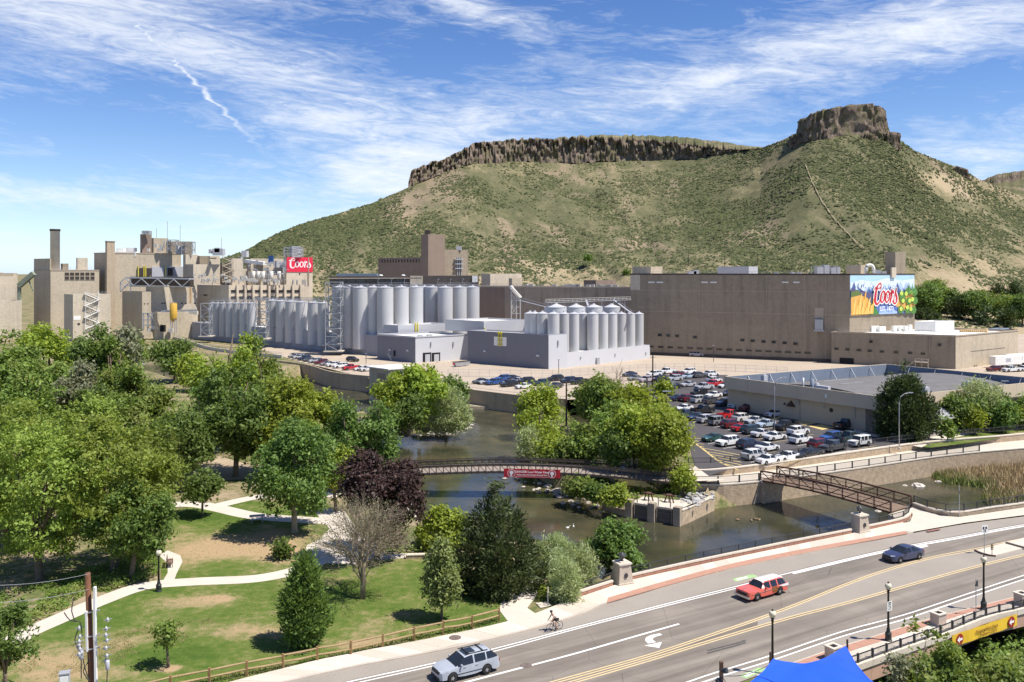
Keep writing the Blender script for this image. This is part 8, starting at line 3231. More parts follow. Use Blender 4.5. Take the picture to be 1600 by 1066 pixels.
tree('oak',460,832,652,148,'large shapely park oak with pale trunk on the lawn',trunk=.16,bark=M_BARKP,dens=1.25)
tree('oak',316,807,736,60,'small round park tree with neat shadow on the upper lawn',trunk=.3)
tree('mid',210,590,520,40,'small tree half hidden beside the pump yard bank',group=WOOD)
tree('purple',590,872,703,140,'dark purple-leaved tree beside the footbridge end',name='purple_tree',trunk=.10,dens=1.5)
tree('oak',8,1090,938,86,'dark leafy tree at bottom left corner by the path',trunk=.15)
tree('mid',263,1043,961,44,'thin young tree staked in a bare soil ring',trunk=.34,dens=.45)
tree('pine',476,1008,873,74,'dark pyramid-shaped young oak by the wooden fence',name='young_oak',form='column',trunk=.10,dens=2.6).children[0].data.materials[0]=LM['oak']
tree('maple',690,968,846,52,'young maple with pale leaf undersides near the fence end',name='young_maple',form='column',trunk=.24,dens=1.8)
tree('pine',776,920,742,136,'broad dense dark pine at the end of the lawn',name='pine_tree',form='cone',trunk=.01,dens=5.0,size=.30)
tree('oak',443,873,843,26,'tiny sapling in the bare patch of the upper lawn',name='sapling',trunk=.1)
tree('bright',692,868,806,84,'bright green shrub left of the dense dark pine',z=-1,name='shrub',cat='shrub',form='shrub')
tree('oak',965,903,812,92,'leafy dark green tree rising behind the near stone pier',z=-1.5,name='creek_tree',trunk=.05,lowk=.02)
tree('oak',918,905,848,66,'lower leafy tree left of the one behind the stone pier',z=-1.5,name='creek_tree',trunk=.05,lowk=.02)
WIL='silvery willow shrubs beside the curved path'
for a in((868,898,842,64,'silvery willow shrub nearest the dense dark pine'),(884,940,880,56,'silvery willow shrub beside the parapet end'),(872,922,868,36,'small silvery willow shrub between path and two larger willows'),(905,915,862,60,'pale green willow shrub against the dark creek tree'),(842,893,858,36,'pale willow shrub low down right of the pine')):
 tree('olive',*a[:4],a[4],z=-.1,name='willow_shrub',cat='shrub',form='shrub',group=WIL)
ISG='trees on the small island'
for k,a in enumerate(((618,670,588,70,'mid-green tree at the left end of the small island'),(655,668,571,90,'tallest tree in the middle of the small island'),(697,655,590,64,'dark tree at the right end of the small island'),(640,678,620,60,'dark low bush at the waterline of the island'))):
 tree(('bright','bright','oak','oak')[k],*a[:4],a[4],z=-1.5,trunk=.06,group=ISG)
tree('olive',702,676,622,66,'silver-green willow leaning over the pool from the island',z=-2.6,name='willow_shrub',cat='shrub',form='shrub')
tree('grey',626,680,640,30,'dry brown bush beside the island stone edging',z=-2.6,name='shrub',cat='shrub',form='shrub')
SPT='trees on the spit between creek and canal'
for k,a in enumerate((('bright',842,668,598,66,'bright tree at the upstream end of the spit'),('bright',838,700,628,62,'fresh green tree on the creek side of the spit'),('olive',822,716,668,40,'silver-leaved bush at the creek edge of the spit'),('bright',866,729,676,66,'yellow-green bush right of the silver-leaved bush'),('mid',912,733,665,74,'mid-green bush in the middle of the spit above the footbridge'),('mid',885,733,690,60,'low bush just behind the footbridge banner'))):
 tree(*a,z=-1.6,trunk=.05,group=SPT)
CNL='trees along the canal bank by the car park'
for a in(('mid',938,665,585,80,'mid-green tree with bare tops at the canal head'),('bright',985,672,598,70,'bright tree beside the tall wooden pole'),('mid',965,715,630,86,'broad tree on canal bank, in front of the bare-topped one'),('bright',1032,737,640,96,'rounded bright tree closest to the footbridge right end'),('bright',992,733,632,84,'bright tree left of the rounded one at the bridge end'),('oak',965,735,668,60,'dark tree shading the canal above the sluice'),('bright',1030,700,632,60,'yellow-green tree by the hatched car park corner'),('mid',918,640,602,34,'small multi-stem tree by the canal head gate')):
 tree(*a,z=-.3,trunk=.06,group=CNL)
tree('bright',1068,777,740,38,'small leafy shrub in the rocks by the footbridge end',z=-1.9,name='shrub',cat='shrub',form='shrub')
BNK='low bushes under the footbridge'
for a in(('mid',905,775,752,50,'low bush on the bank directly below the red banner end'),('oak',935,782,758,46,'dark low bush under the footbridge, middle of three'),('bright',962,790,764,40,'bright low bush beside the mossy wall under the footbridge'),('bright',1036,617,598,30,'small green bush at the car park entrance')):
 tree(*a,z=-2.4 if a[1]<1000 else 0,name='shrub',cat='shrub',form='shrub',group=BNK)
tree('bright',1030,642,622,24,'tiny bush at the foot of the wooden poles',name='shrub',cat='shrub',form='shrub')
tree('pine',1413,685,566,84,'tall dark spruce-like pine at the corner of the low building',name='pine_tree',form='cone',trunk=.10,dens=4.0,size=.46)
RTG='trees in front of the low building'
for a in(('olive',1532,668,594,66,'pale tall-crowned tree rising over the beige parapet'),('oak',1505,672,622,70,'dark spreading tree below the beige parapet'),('oak',1555,670,618,66,'dark spreading tree right of the pale tall-crowned one'),('oak',1595,668,620,50,'dark tree at the frame edge before the low building'),('mid',1481,689,652,17,'slim young tree on the grass strip, nearest the pine'),('bright',1524,679,638,17,'slim young tree on the grass strip, second from the pine'),('oak',1564,675,632,40,'round young tree with shadow on the grass strip'),('bright',1597,671,636,20,'slim young tree at frame edge of the grass strip')):
 tree(*a,trunk=.16,group=RTG)
FRG='bushy trees below the near bridge edge'
for a in(('mid',1440,1200,968,130,'tall loose bushy tree before the near bridge rail'),('grey',1412,1215,1000,70,'greyish bush at the left foot of the loose bushy tree'),('mid',1500,1220,1030,110,'bushy tree below the yellow banner'),('mid',1570,1215,1012,120,'bushy tree at the bottom right corner under the bridge'),('bright',1500,1160,990,24,'thin upright shoots in front of the yellow banner')):
 tree(*a,z=-4.2,trunk=.04,dens=.9,group=FRG,size=.26)
HFG='trees at the foot of the hill'
def foot(x,yb):
 d=np.linspace(D0+5,D0+200,300)
 zl=hill_z(np.full(300,x),d)
 yl=HZ+(CAM_H-zl)*F/d
 k=int(np.argmin(np.abs(yl-yb)))
 return float(d[k]),float(zl[k])
def hill_tree(kind,x,yb,yt,w,label,form='round',name='hill_tree'):
 d,z=foot(x,yb)
 yy=HZ+(CAM_H-z)*F/d
 return tree(kind,x,yy,yy-(yb-yt),w,label,z=z-.2,name=name,form=form,trunk=.08,group=HFG)
for a in(('oak',1447,496,440,46,'dark tree just right of the mural wall'),('mid',1470,490,446,40,'mid-green tree second right of the mural'),('oak',1488,492,452,30,'dark tree third right of the mural'),('mid',1456,470,436,40,'tree behind the first dark tree by the mural'),('pine',1497,500,460,30,'dark hill pine left of the lone broad hill tree'),('oak',1521,503,455,44,'broad dark hill tree above the white roof box'),('mid',1537,488,452,34,'lighter hill tree right of the broad dark one'),('pine',1539,510,478,24,'small dark pine above the annex end wall'),('pine',1561,480,443,26,'dark pointed hill pine, left of the pointed pair'),('pine',1586,478,440,26,'dark pointed hill pine, right of the pointed pair'),('mid',1572,505,462,50,'wide green tree between the pointed hill pines'),('pine',1576,516,484,30,'dark bushy pine at the annex far corner'),('oak',1597,510,462,40,'green tree at the right frame edge on the hill foot'),('pine',1438,501,484,8,'narrow cypress closest to the mural corner'),('pine',1448,501,483,9,'narrow cypress, second from the mural corner'),('pine',1459,502,486,12,'twin-topped cypress, third from the mural corner'),('oak',1176,428,406,18,'dark tree peeping over the warehouse roof'),('oak',983,444,420,14,'dark tree at the left end of the warehouse roof'),('mid',885,430,420,10,'small bush on the dry slope behind the blank hall'),('oak',918,378,368,8,'lone dark bush halfway up the hillside')):
 hill_tree(*a)
def bare_tree(bx,by,ty,wpx,label,seed,z=0.0,n0=9,lv=4,name='bare_tree',m=None,leaves=True,stems=2):
 rs=np.random.RandomState(seed)
 p=G(bx,by,z)
 sc=p.y/F
 h,R=(by-ty)*sc,wpx*sc/2
 t=thing(name,label,'tree',p)
 tr_,tw=MB(),MB()
 leafc=[]
 def grow(p0,d,L,r,k):
  m=p0+d*L*.55+Vector(rs.normal(size=3))*L*.05
  q=p0+d*L+Vector((0,0,L*.06))
  (tr_ if k>lv-2 else tw).tube([p0,m,q],[r,r*.8,r*.55],5 if k>lv-2 else 3,False)
  if k==0:
   leafc.append(q)
   return
  for i in range(4 if k>1 else 3):
   nd_=(d+Vector(rs.normal(size=3))*.50+Vector((q.x,q.y,0))*(.22/max(R,.1))*1.0+Vector((0,0,.06))).normalized()
   s=p0.lerp(q,rs.uniform(.45,1))
   grow(s,nd_,L*rs.uniform(.62,.86),r*.55,k-1)
 for s in range(stems):
  b=Vector((.16*s-.1,.1*s,-.2))
  for i in range(n0//stems):
   a=6.28*i/(n0/stems)+s+rs.uniform(-.4,.4)
   d=Vector((math.cos(a)*.55*R/h*2,math.sin(a)*.55*R/h*2,.95)).normalized()
   if i==0:
    tr_.tube([b,b+Vector((.05,0,h*.2)),b+Vector((.1*s,0,h*.34))],[h*.018,h*.014,h*.011],7)
   grow(b+Vector((0,0,h*(.16+.16*rs.uniform()))),d,h*.26,h*.009,lv)
 obj('trunk',tr_,m or M_BARKP,t,True)
 tag(obj('twigs',tw,m or M_BARKP,t),kind='stuff')
 if leaves:
  c=np.array([tuple(v)for v in leafc])
  c=np.repeat(c,2,0)+rs.normal(size=(len(c)*2,3))*.12
  link('leaves',fast_mesh('leaves',leaf_quads(rs,c,sph(rs,len(c)),.13),4,LM['grey']),t)['kind']='stuff'
 return t
M_TWIG=mat('twig',(.27,.215,.15),.95,.2,2)
bare_tree(567,936,758,150,'nearly bare brown twiggy tree on the lawn before the purple tree',4,m=M_TWIG,n0=10,lv=4)
bare_tree(960,650,562,60,'bare dead branches standing above the canal trees',8,z=-.3,m=M_TWIG,n0=4,lv=3,leaves=False,stems=1)
bare_tree(898,712,655,40,'pale leafless bush on the spit by the canal',12,z=-1.5,m=M_BARKP,n0=4,lv=3,leaves=False)
bare_tree(930,900,836,36,'pale dead stems beside the dark creek tree',15,z=-1.5,m=M_BARKP,n0=4,lv=3,leaves=False)
# ---- leafy ground cover under the wood, along the banks; reeds; rough grass
def in_poly(px,py,poly):
 return sdist(px,py,poly)<0
def cover(name,poly,n,hgt,size,kind,seed,z=None):
 rs=np.random.RandomState(seed)
 P_=np.array([(p.x,p.y)for p in poly])
 lo,hi=P_.min(0),P_.max(0)
 x,y=rs.uniform(lo[0],hi[0],n*4),rs.uniform(lo[1],hi[1],n*4)
 dn=fbm(x/3.2,y/3.2,3,seed)
 if z is None:
  for ex in EXCL[:-3]:
   dn=np.where(in_poly(x,y,ex),0,dn)
 k=np.where(in_poly(x,y,poly)&(dn>.45))[0][:n]
 x,y,dn=x[k],y[k],dn[k]
 zz=ground_z(x,y)if z is None else np.full(len(x),z)
 zz=zz+np.clip((dn-.45)*5,0,1)*hgt*rs.uniform(.2,1,len(x))
 ok=zz>WZ+.15
 c=np.stack([x,y,zz],-1)[ok]
 Q=leaf_quads(rs,c,np.tile(np.array([[0,-.2,1.0]]),(len(c),1)),size)
 return tag(link(name,fast_mesh(name,Q,4,LM[kind])),kind='stuff')
cover('undergrowth',Gs([(-60,860),(240,800),(250,745),(520,760),(600,730),(590,690),(500,650),(330,640),(250,600),(150,575),(-60,580)]),20000,2.2,.55,'mid',21)
cover('bank_growth',Gs([(560,800),(640,850),(700,880),(760,905),(850,890),(905,895),(890,925),(830,893),(740,925),(700,890),(600,850),(545,800),(590,720),(620,740)]),9000,1.0,.26,'mid',22)
cover('bank_growth',[p for p in PEN],9000,1.3,.40,'mid',23)
cover('bank_growth',[p for p in ISL],5000,1.0,.45,'mid',24)
cover('bank_growth',Gs([(905,630),(940,665),(1000,740),(1045,770),(1085,755),(1070,690),(1015,640),(960,615)]),9000,1.4,.40,'bright',25)
cover('undergrowth',Gs([(-20,935),(250,860),(250,900),(150,935),(-20,1000)]),7000,.7,.22,'mid',26)
cover('undergrowth',Gs([(845,900),(905,925),(960,914),(897,936),(838,957),(826,950),(848,920)]),2600,.7,.16,'bright',27)
cover('undergrowth',Gs([(1360,1075),(1430,1030),(1620,1000),(1700,1100),(1600,1200),(1350,1200)],-4),12000,2.5,.3,'mid',28,z=-4.0)
cover('hedge_growth',Gs([(1480,660),(1600,640),(1700,640),(1700,665),(1500,676)]),3000,1.2,.4,'oak',29,z=0)
def blades(name,poly,n,h,w,mats_,seed,z=None,nz=2.5,thr=.0,lean=.25):
 rs=np.random.RandomState(seed)
 P_=np.array([(p[0],p[1])for p in poly])
 lo,hi=P_.min(0),P_.max(0)
 x,y=rs.uniform(lo[0],hi[0],n*5),rs.uniform(lo[1],hi[1],n*5)
 k=np.where(in_poly(x,y,poly)&(fbm(x/nz,y/nz,3,seed)>thr))[0][:n]
 for ex in(EXCL if z is None else[]):
  k=k[~in_poly(x[k],y[k],ex)]
 x,y=x[k],y[k]
 m=len(x)
 zz=np.zeros(m)if z is None else np.full(m,z)
 hh=h*rs.uniform(.5,1.15,m)
 a=rs.uniform(0,6.28,m)
 ww=w*rs.uniform(.6,1.3,m)
 dx,dy=np.cos(a)*ww,np.sin(a)*ww
 lx,ly=rs.normal(size=m)*lean*hh,rs.normal(size=m)*lean*hh
 V=np.stack([np.stack([x-dx,y-dy,zz],-1),np.stack([x+dx,y+dy,zz],-1),np.stack([x+lx,y+ly,zz+hh],-1)],1)
 return tag(link(name,fast_mesh(name,V,3,mats_)),kind='stuff')
reed_p=Gs([(1452,741),(1475,752),(1520,757),(1543,762),(1540,782),(1552,797),(1760,785),(1760,715),(1600,716),(1540,717),(1490,726)],WZ)
blades('reeds',reed_p,15000,1.5,.07,scrub_mat('dry_reed',(.34,.25,.12),(.66,.52,.30)),31,z=WZ)
blades('reeds',Gs([(1448,741),(1475,756),(1543,764),(1536,784),(1556,799),(1620,792),(1600,778),(1560,770),(1556,755),(1500,745),(1470,734)],WZ),4200,1.1,.08,scrub_mat('green_reed',(.12,.17,.04),(.34,.36,.12)),32,z=WZ)
GRS=scrub_mat('grass_blade',(.10,.16,.025),(.26,.31,.08))
DRY=scrub_mat('dry_grass',(.22,.19,.08),(.40,.33,.17))
lawnp=Gs(lawn_px)
blades('grass',lawnp,22000,.055,.03,GRS,33,thr=.42,nz=3)
fl2=Gs([(205,1100),(367,1064),(522,1026),(635,1005),(738,984),(782,972),(780,965),(735,975),(640,995),(520,1020),(367,1050),(205,1086)])
blades('grass',fl2,7000,.24,.03,GRS,34,thr=.38,nz=1.2)
blades('dry_grass',fl2,5000,.20,.03,DRY,35,thr=.45,nz=1.0)
blades('dry_grass',Gs([(80,1015),(200,985),(330,965),(350,985),(230,1020),(90,1060),(20,1050)]),5000,.08,.03,DRY,36,thr=.48,nz=1.6)
strip_p=Gs([(1440,698),(1455,699.5),(1514,692),(1564,684),(1600,678),(1700,664),(1700,655),(1600,663),(1545,670),(1500,680),(1450,692)],0)
mb=MB()
mb.poly([p+Vector((0,0,.0))for p in strip_p])
struct('grass_strip',mb,bpy.data.materials['park_lawn'])
flat('patio',[(1392,690),(1425,682),(1470,676),(1530,664),(1560,662),(1545,672),(1500,682),(1450,694),(1440,699)],M_PATH,.003)
# ------------------------------------------------------------------ street furniture and small things
M_GLOBE=mat('lamp_globe',(.66,.60,.44),.35,.05,2)
M_LPOST=mat('lamp_post_green',(.022,.028,.026),.45,.15,3)
def road_dir(x):
 return along(NEAR_CURB,x)
LG='black cast street lamps along the near pavement'
def street_lamp(x,y,lab,h=4.6,sign=False,group=LG,z=KH):
 t=thing('street_lamp',lab,'street lamp',G(x,y,z),road_dir(min(1600,max(1180,x)))if group==LG else 0,group)
 mb=MB()
 mb.lathe([(.30,0),(.30,.08),(.25,.12),(.25,.55),(.27,.58),(.17,.72),(.12,1.0),(.10,1.05)],12)
 obj('base',mb,M_LPOST,t)
 mb=MB()
 mb.lathe([(.10,1.0),(.075,h-.75),(.11,h-.74),(.11,h-.66),(.07,h-.62),(.15,h-.5),(.17,h-.46)],10)
 obj('pole',mb,M_LPOST,t,True)
 mb=MB()
 mb.lathe([(.14,h-.46),(.25,h-.30),(.27,h-.15),(.20,h),(.10,h+.04)],14)
 obj('globe',mb,M_GLOBE,t,True)
 mb=MB()
 mb.lathe([(.11,h+.03),(.07,h+.10),(.02,h+.18)],10)
 obj('finial',mb,M_LPOST,t)
 if sign:
  mb=MB()
  mb.box(-.30,.30,-.13,-.11,2.45,3.2)
  s=obj('speed_sign',mb,M_LTWIN,t)
  f=Vector((0,-.135,0))
  for body,size,zz in(('SPEED',.15,3.09),('LIMIT',.15,2.94),('25',.42,2.68)):
   text_mesh('lettering',body,size,M_TRIM,s,(0,-.135,zz),(1,0,0),(0,0,1),bold=.006)
 return t
street_lamp(1388,1001,'black street lamp carrying a speed limit 25 sign',sign=True)
street_lamp(1537,952,'black street lamp near the yellow banner, top of three')
street_lamp(1207,1052,'black street lamp rising behind the blue shade sail')
pl=street_lamp(248,924,'dark park lamp post beside the concrete path',h=3.8,group=None,z=0)
BG='square stone planters on the near pavement'
for x,y,lab in((1466,976,'square pinkish stone planter between the lamp posts'),(1596,944,'square stone planter cut by the right frame edge'),(1302,1030,'square stone planter half hidden behind the shade sail')):
 t=thing('planter',lab,'planter',G(x,y,KH),road_dir(x),BG)
 mb=MB()
 mb.box(-.48,.48,-.42,.42,0,.95)
 obj('body',mb,mat('planter_stone',(.47,.385,.31),.9,.1,1.5)if 'planter_stone' not in bpy.data.materials else bpy.data.materials['planter_stone'],t)
 mb=MB()
 for x0,x1,y0,y1 in((-.54,.54,-.48,-.28),(-.54,.54,.28,.48),(-.54,-.28,-.28,.28),(.28,.54,-.28,.28)):
  mb.box(x0,x1,y0,y1,.952,1.05)
 each('rim',mb,M_COP,t)
 mb=MB()
 mb.box(-.28,.28,-.28,.28,.90,.965)
 obj('opening',mb,M_DARK,t)
def sign_post(name,x,y,lab,h,plate,m,z=0.0,rz=0.0,cat='sign'):
 t=thing(name,lab,cat,G(x,y,z),rz)
 mb=MB()
 mb.tube([(0,0,0),(0,0,h)],.035,8)
 obj('post',mb,M_STEEL,t)
 mb=MB()
 mb.add([(a,-.05,b)for a,b in plate]+[(a,-.07,b)for a,b in plate],[tuple(range(len(plate))),tuple(range(len(plate),2*len(plate)))[::-1]]+[(k,len(plate)+k,len(plate)+(k+1)%len(plate),(k+1)%len(plate))for k in range(len(plate))])
 s=obj('plate',mb,m,t)
 return t,s
t,s=sign_post('lane_sign',1538,864,'square white sign with two black arrows on the median island',2.9,[(-.38,2.1),(.38,2.1),(.38,2.95),(-.38,2.95)],M_LTWIN,.13,.25)
for sx in(-1,1):
 mb=MB()
 mb.face([(sx*x,-.085,z)for x,z in((.05,2.2),(.14,2.2),(.13,2.45),(.2,2.58),(.3,2.56),(.22,2.82),(.02,2.72),(.09,2.66),(.05,2.48))][::sx])
 obj('arrow',mb,M_TRIM,s)
t=thing('object_marker','small yellow and black post marker on the median island','marker',G(1550,867,.13),.2)
mb=MB()
mb.tube([(0,0,0),(0,0,.55)],.03,6)
obj('post',mb,M_TRIM,t)
mb=MB()
mb.box(-.14,.14,-.03,.0,.55,1.15)
p_=obj('plate',mb,M_TRIM,t)
mb=MB()
for zz in(.62,.82,1.02):
 mb.box(-.09,.09,-.045,-.03,zz,zz+.10)
each('reflector',mb,M_YELLOW,p_)
t,s=sign_post('pennant_sign',1525,964,'dark triangular pennant sign on a thin pole at the bridge rail',3.3,[(-.28,2.75),(.22,2.6),(.12,3.25)],M_IRON,0,.5)
t,s=sign_post('path_sign',856,947,'thin wooden marker post beside the concrete pad',1.75,[(-.05,1.2),(.05,1.2),(.05,1.7),(-.05,1.7)],M_TAN2,0,.3,'marker post')
t,s=sign_post('pole_sign',1302,0+812,'unused',2.5,[(-.1,1),(.1,1),(.1,1.2),(-.1,1.2)],M_IRON)if False else(None,None)
t,s=sign_post('bridge_sign',1499,809.5,'thin dark sign pole at the bend of the pond wall',4.0,[(-.06,2.9),(.06,2.9),(.06,3.3),(-.06,3.3)],M_IRON,0,.4,'sign pole')
# ---- blue shade sail
sl=thing('shade_sail','bright blue fabric shade sail stretched at the bottom of the view','shade sail',P(1260,1060,55))
so=sl.location.copy()
cA_,cB_,cC_,cD_=P(1208,1029,57),P(1322,1009,59),P(1432,1108,54),P(1088,1100,50)
NS_=24
grid=[]
for i in range(NS_+1):
 for j in range(NS_+1):
  u,v=i/NS_,j/NS_
  bu,bv=4*u*(1-u),4*v*(1-v)
  p=cA_.lerp(cB_,u).lerp(cD_.lerp(cC_,u),v)
  ctr=(cA_+cB_+cC_+cD_)/4
  p=p+(ctr-p)*(.16*bu*(1-bv)*(abs(v-.5)*2)**3+.13*bv*(1-bu)*(abs(u-.5)*2)**3)
  p.z-=.42*bu*(1-.6*bv)+.25*bv+.025*math.sin(u*19+v*7)*(1-.5*bu)+.02*math.sin((u-v)*26)*bv
  grid.append(p-so)
fs=[(i*(NS_+1)+j,(i+1)*(NS_+1)+j,(i+1)*(NS_+1)+j+1,i*(NS_+1)+j+1)for i in range(NS_)for j in range(NS_)]
mb=MB()
mb.add(grid,fs)
obj('cloth',mb,mat('sail_blue',(.005,.075,.62),.7,.05,.8),sl,True)
mb=MB()
for k in(int(NS_*.35),):
 pts=[Vector(grid[(i)*(NS_+1)+min(NS_,k+i//2)])+Vector((0,0,.02))for i in range(0,NS_+1,3)]
 mb.tube(pts,.018,4)
obj('seam',mb,mat('sail_seam',(.004,.03,.25),.8,.05,1),sl)
for c,hgt in((cA_,5.9),(cB_,6.6)):
 mb=MB()
 d=(c-ctr)
 d.z=0
 d.normalize()
 mb.tube([c+d*.35+Vector((0,0,-7))-so,c+d*.2+Vector((0,0,.35))-so],.07,8)
 obj('mast',mb,M_TRUSS,sl)
t=thing('light_pole','short dark pole with a spotlight and cables left of the shade sail','light pole',P(1127,1190,52))
lo_=t.location.copy()
mb=MB()
mb.bar((0,0,0),P(1127,1034,52)-lo_,.20)
obj('pole',mb,M_TRUSS,t)
mb=MB()
mb.tube([P(1128,1048,51.6)-lo_,P(1136,1048,51.4)-lo_],[.12,.17],8)
mb.lathe([(.2,0),(.22,.1),(.12,.22)],10,P(1123,1066,51.6)-lo_)
each('spotlight',mb,M_IRON,t)
mb=MB()
a=P(1128,1056,51.8)
for b,sg_ in((P(1200,1040,56),.25),(P(1060,1075,47),.3),(P(1150,1085,46),.1)):
 pts=[a.lerp(b,k/10)-Vector((0,0,sg_*math.sin(math.pi*k/10)))-lo_ for k in range(11)]
 mb.tube(pts,.022,4)
each('cable',mb,M_IRON,t)
# ---- utility pole with its boxes, risers and transformers
up_=thing('utility_pole','brown wooden utility pole with white risers and clustered hardware','utility pole',Vector(((146-800)*58/F,58,0)))
uo=up_.location.copy()
topz=CAM_H-(895-HZ)*58/F
mb=MB()
tx=(140-149)*58/F
mb.tube([(0,0,-.5),(tx*.5,0,topz*.5),(tx,0,topz)],[.21,.19,.165],12)
obj('pole',mb,mat('pole_wood',(.145,.065,.035),.9,.25,1.2,streak=.5),up_,True)
def U(x,y,d=57.8):
 return P(x,y,d)-uo
mb=MB()
mb.bar(U(148.5,1000),U(148.3,917),.20,.14)
mb.bar(U(150,1066),U(149,1000),.18,.14)
mb.bar(U(136.5,1018),U(135,955),.17,.12)
each('riser',mb,M_LTWIN,up_)
mb=MB()
for y in(956,994,1014):
 mb.bar(U(132,y+3),U(156,y-3),.07,.07)
each('bracket',mb,M_STEEL,up_)
rs=random.Random(77)
for x,ys_ in((167,(972,986,996,1004,1016,1028,1036)),(125,(985,998,1006,1012,1018,1026))):
 for k,y in enumerate(ys_):
  mb=MB()
  c=U(x+rs.uniform(-2,2),y,57.6+rs.uniform(-.3,.3))
  mb.lathe([(.05,0),(.11,.05),(.06,.10),(.12,.16),(.06,.22),(.03,.3)],8,c)
  obj('insulator',mb,M_GREYL,up_,True)
  mb=MB()
  mb.bar(c+Vector((-.25,0,.1)),c+Vector((.25,.05,.2)),.05)
  obj('bracket',mb,M_STEEL,up_)
for x,y in((168,1037),(127,1020)):
 mb=MB()
 mb.lathe([(.10,-.4),(.13,-.36),(.13,.15),(.08,.22)],10,U(x,y,57.5))
 obj('transformer',mb,M_GREYL,up_,True)
mb=MB()
for pts in([(100,957),(110,970),(125,972),(128,990)],[(115,935),(112,955),(118,972)],[(128,1020),(133,1045),(140,1064)],[(127,1010),(127,1060)],[(168,1040),(167,1066)],[(122,985),(117,1000),(122,1015)],[(140,1030),(130,1050),(137,1062)]):
 mb.tube(smooth_line([U(*q)for q in pts],.3),.035,5)
each('cable',mb,M_IRON,up_)
wi_=thing('overhead_wire','thin pale overhead wires running left from the utility pole','cable',U(139,897)+uo)
mb=MB()
for y1,y0 in((897,915),(921,943)):
 a,b=U(139,y1)+uo,P(-60,y0,46)
 mb.tube([a.lerp(b,k/8)-Vector((0,0,.25*math.sin(math.pi*k/8)))-wi_.location for k in range(9)],.012,4)
each('wire',mb,M_STEEL,wi_)
cbx=thing('utility_cabinet','pale grey utility cabinet at the bottom left corner','cabinet',G(101,1100),.3)
mb=MB()
mb.box(-.32,.32,-.28,.28,0,2.15)
obj('body',mb,M_GREYL,cbx)
mb=MB()
mb.box(-.36,.36,-.32,.32,2.152,2.22)
obj('lid',mb,M_STEEL,cbx)
mb=MB()
mb.box(-.27,.27,-.30,-.282,.3,2.0)
obj('door',mb,M_LTWIN,cbx)
# ---- park furniture
bn_=thing('park_bench','dark slatted park bench on the concrete pad by the path','bench',G(266,884),1.9)
for k in range(4):
 mb=MB()
 mb.box(-.9,.9,-.25+k*.125,-.15+k*.125,.42,.46)
 obj('slat',mb,M_TRUSS,bn_)
for k in range(3):
 mb=MB()
 mb.box(-.9,.9,.26+k*.03,.29+k*.03,.52+k*.14,.63+k*.14)
 obj('slat',mb,M_TRUSS,bn_)
for x in(-.75,.75):
 mb=MB()
 mb.bar((x,-.22,0),(x,-.22,.42),.06)
 mb.bar((x,.25,0),(x,.34,.95),.06)
 mb.bar((x,-.22,.40),(x,.28,.40),.06)
 obj('leg',mb,M_IRON,bn_)
def picnic(x,y,lab,rz,top=M_GREYL,group='picnic tables on the paved terrace',s=1.0):
 t=thing('picnic_table',lab,'picnic table',G(x,y,.02),rz,group)
 for k in range(4):
  mb=MB()
  mb.box(-.9*s,.9*s,-.38+.19*k,-.21+.19*k,.71,.76)
  obj('plank',mb,top,t)
 for yy in(-.72,.72):
  mb=MB()
  mb.box(-.9*s,.9*s,yy-.13,yy+.13,.41,.46)
  obj('seat',mb,top,t)
 for xx in(-.6,.6):
  mb=MB()
  mb.bar((xx*s,-.75,0),(xx*s,.1,.71),.08)
  mb.bar((xx*s,.75,0),(xx*s,-.1,.71),.08)
  obj('leg',mb,M_STEEL,t)
picnic(402,815,'grey picnic table on the pad in the oak shade',.3,M_STEEL,None)
for i,(x,y)in enumerate(((1437,681),(1447,680),(1456,679),(1462,676))):
 picnic(x,y,'white picnic table on the terrace, %s from the tall pine'%ORD[i],.5,M_LTWIN)
sw=thing('stone_bench','low pale stone seat wall beside the end of the path','seat wall',G(660,872))
mb=MB()
ln=[p-sw.location for p in Gs([(634,874),(660,873),(686,874)])]
mb.wall(ln,0,.35,.4)
obj('wall',mb,M_STONE,sw)
mb=MB()
mb.wall(offset(ln,-.05),.353,.45,.5)
obj('coping',mb,M_COP,sw)
hr=thing('hip_roof_shelter','small pavilion with grey hipped roof beside the terrace','pavilion',G(1467,672),BA)
mb=MB()
mb.add([(-4,-3,2.6),(4,-3,2.6),(4,3,2.6),(-4,3,2.6),(-.6,0,4.3),(.6,0,4.3)],[(0,1,5,4),(1,2,5),(2,3,4,5),(3,0,4),(3,2,1,0)])
obj('roof',mb,mat('shingle_grey',(.27,.27,.29),.8,.12,1),hr)
for x,y in((-3.6,-2.6),(3.6,-2.6),(3.6,2.6),(-3.6,2.6)):
 mb=MB()
 mb.bar((x,y,0),(x,y,2.6),.2)
 obj('post',mb,M_TAN2,hr)
tb2=thing('litter_bin','squat tan litter bin on the kerb near the tall pine','bin',G(1397,687))
mb=MB()
mb.lathe([(.6,0),(.68,.1),(.68,1.1),(.6,1.2)],14)
obj('body',mb,M_TAN2,tb2,True)
mb=MB()
mb.lathe([(.45,1.2),(.4,1.21)],12)
obj('opening',mb,M_DARK,tb2)
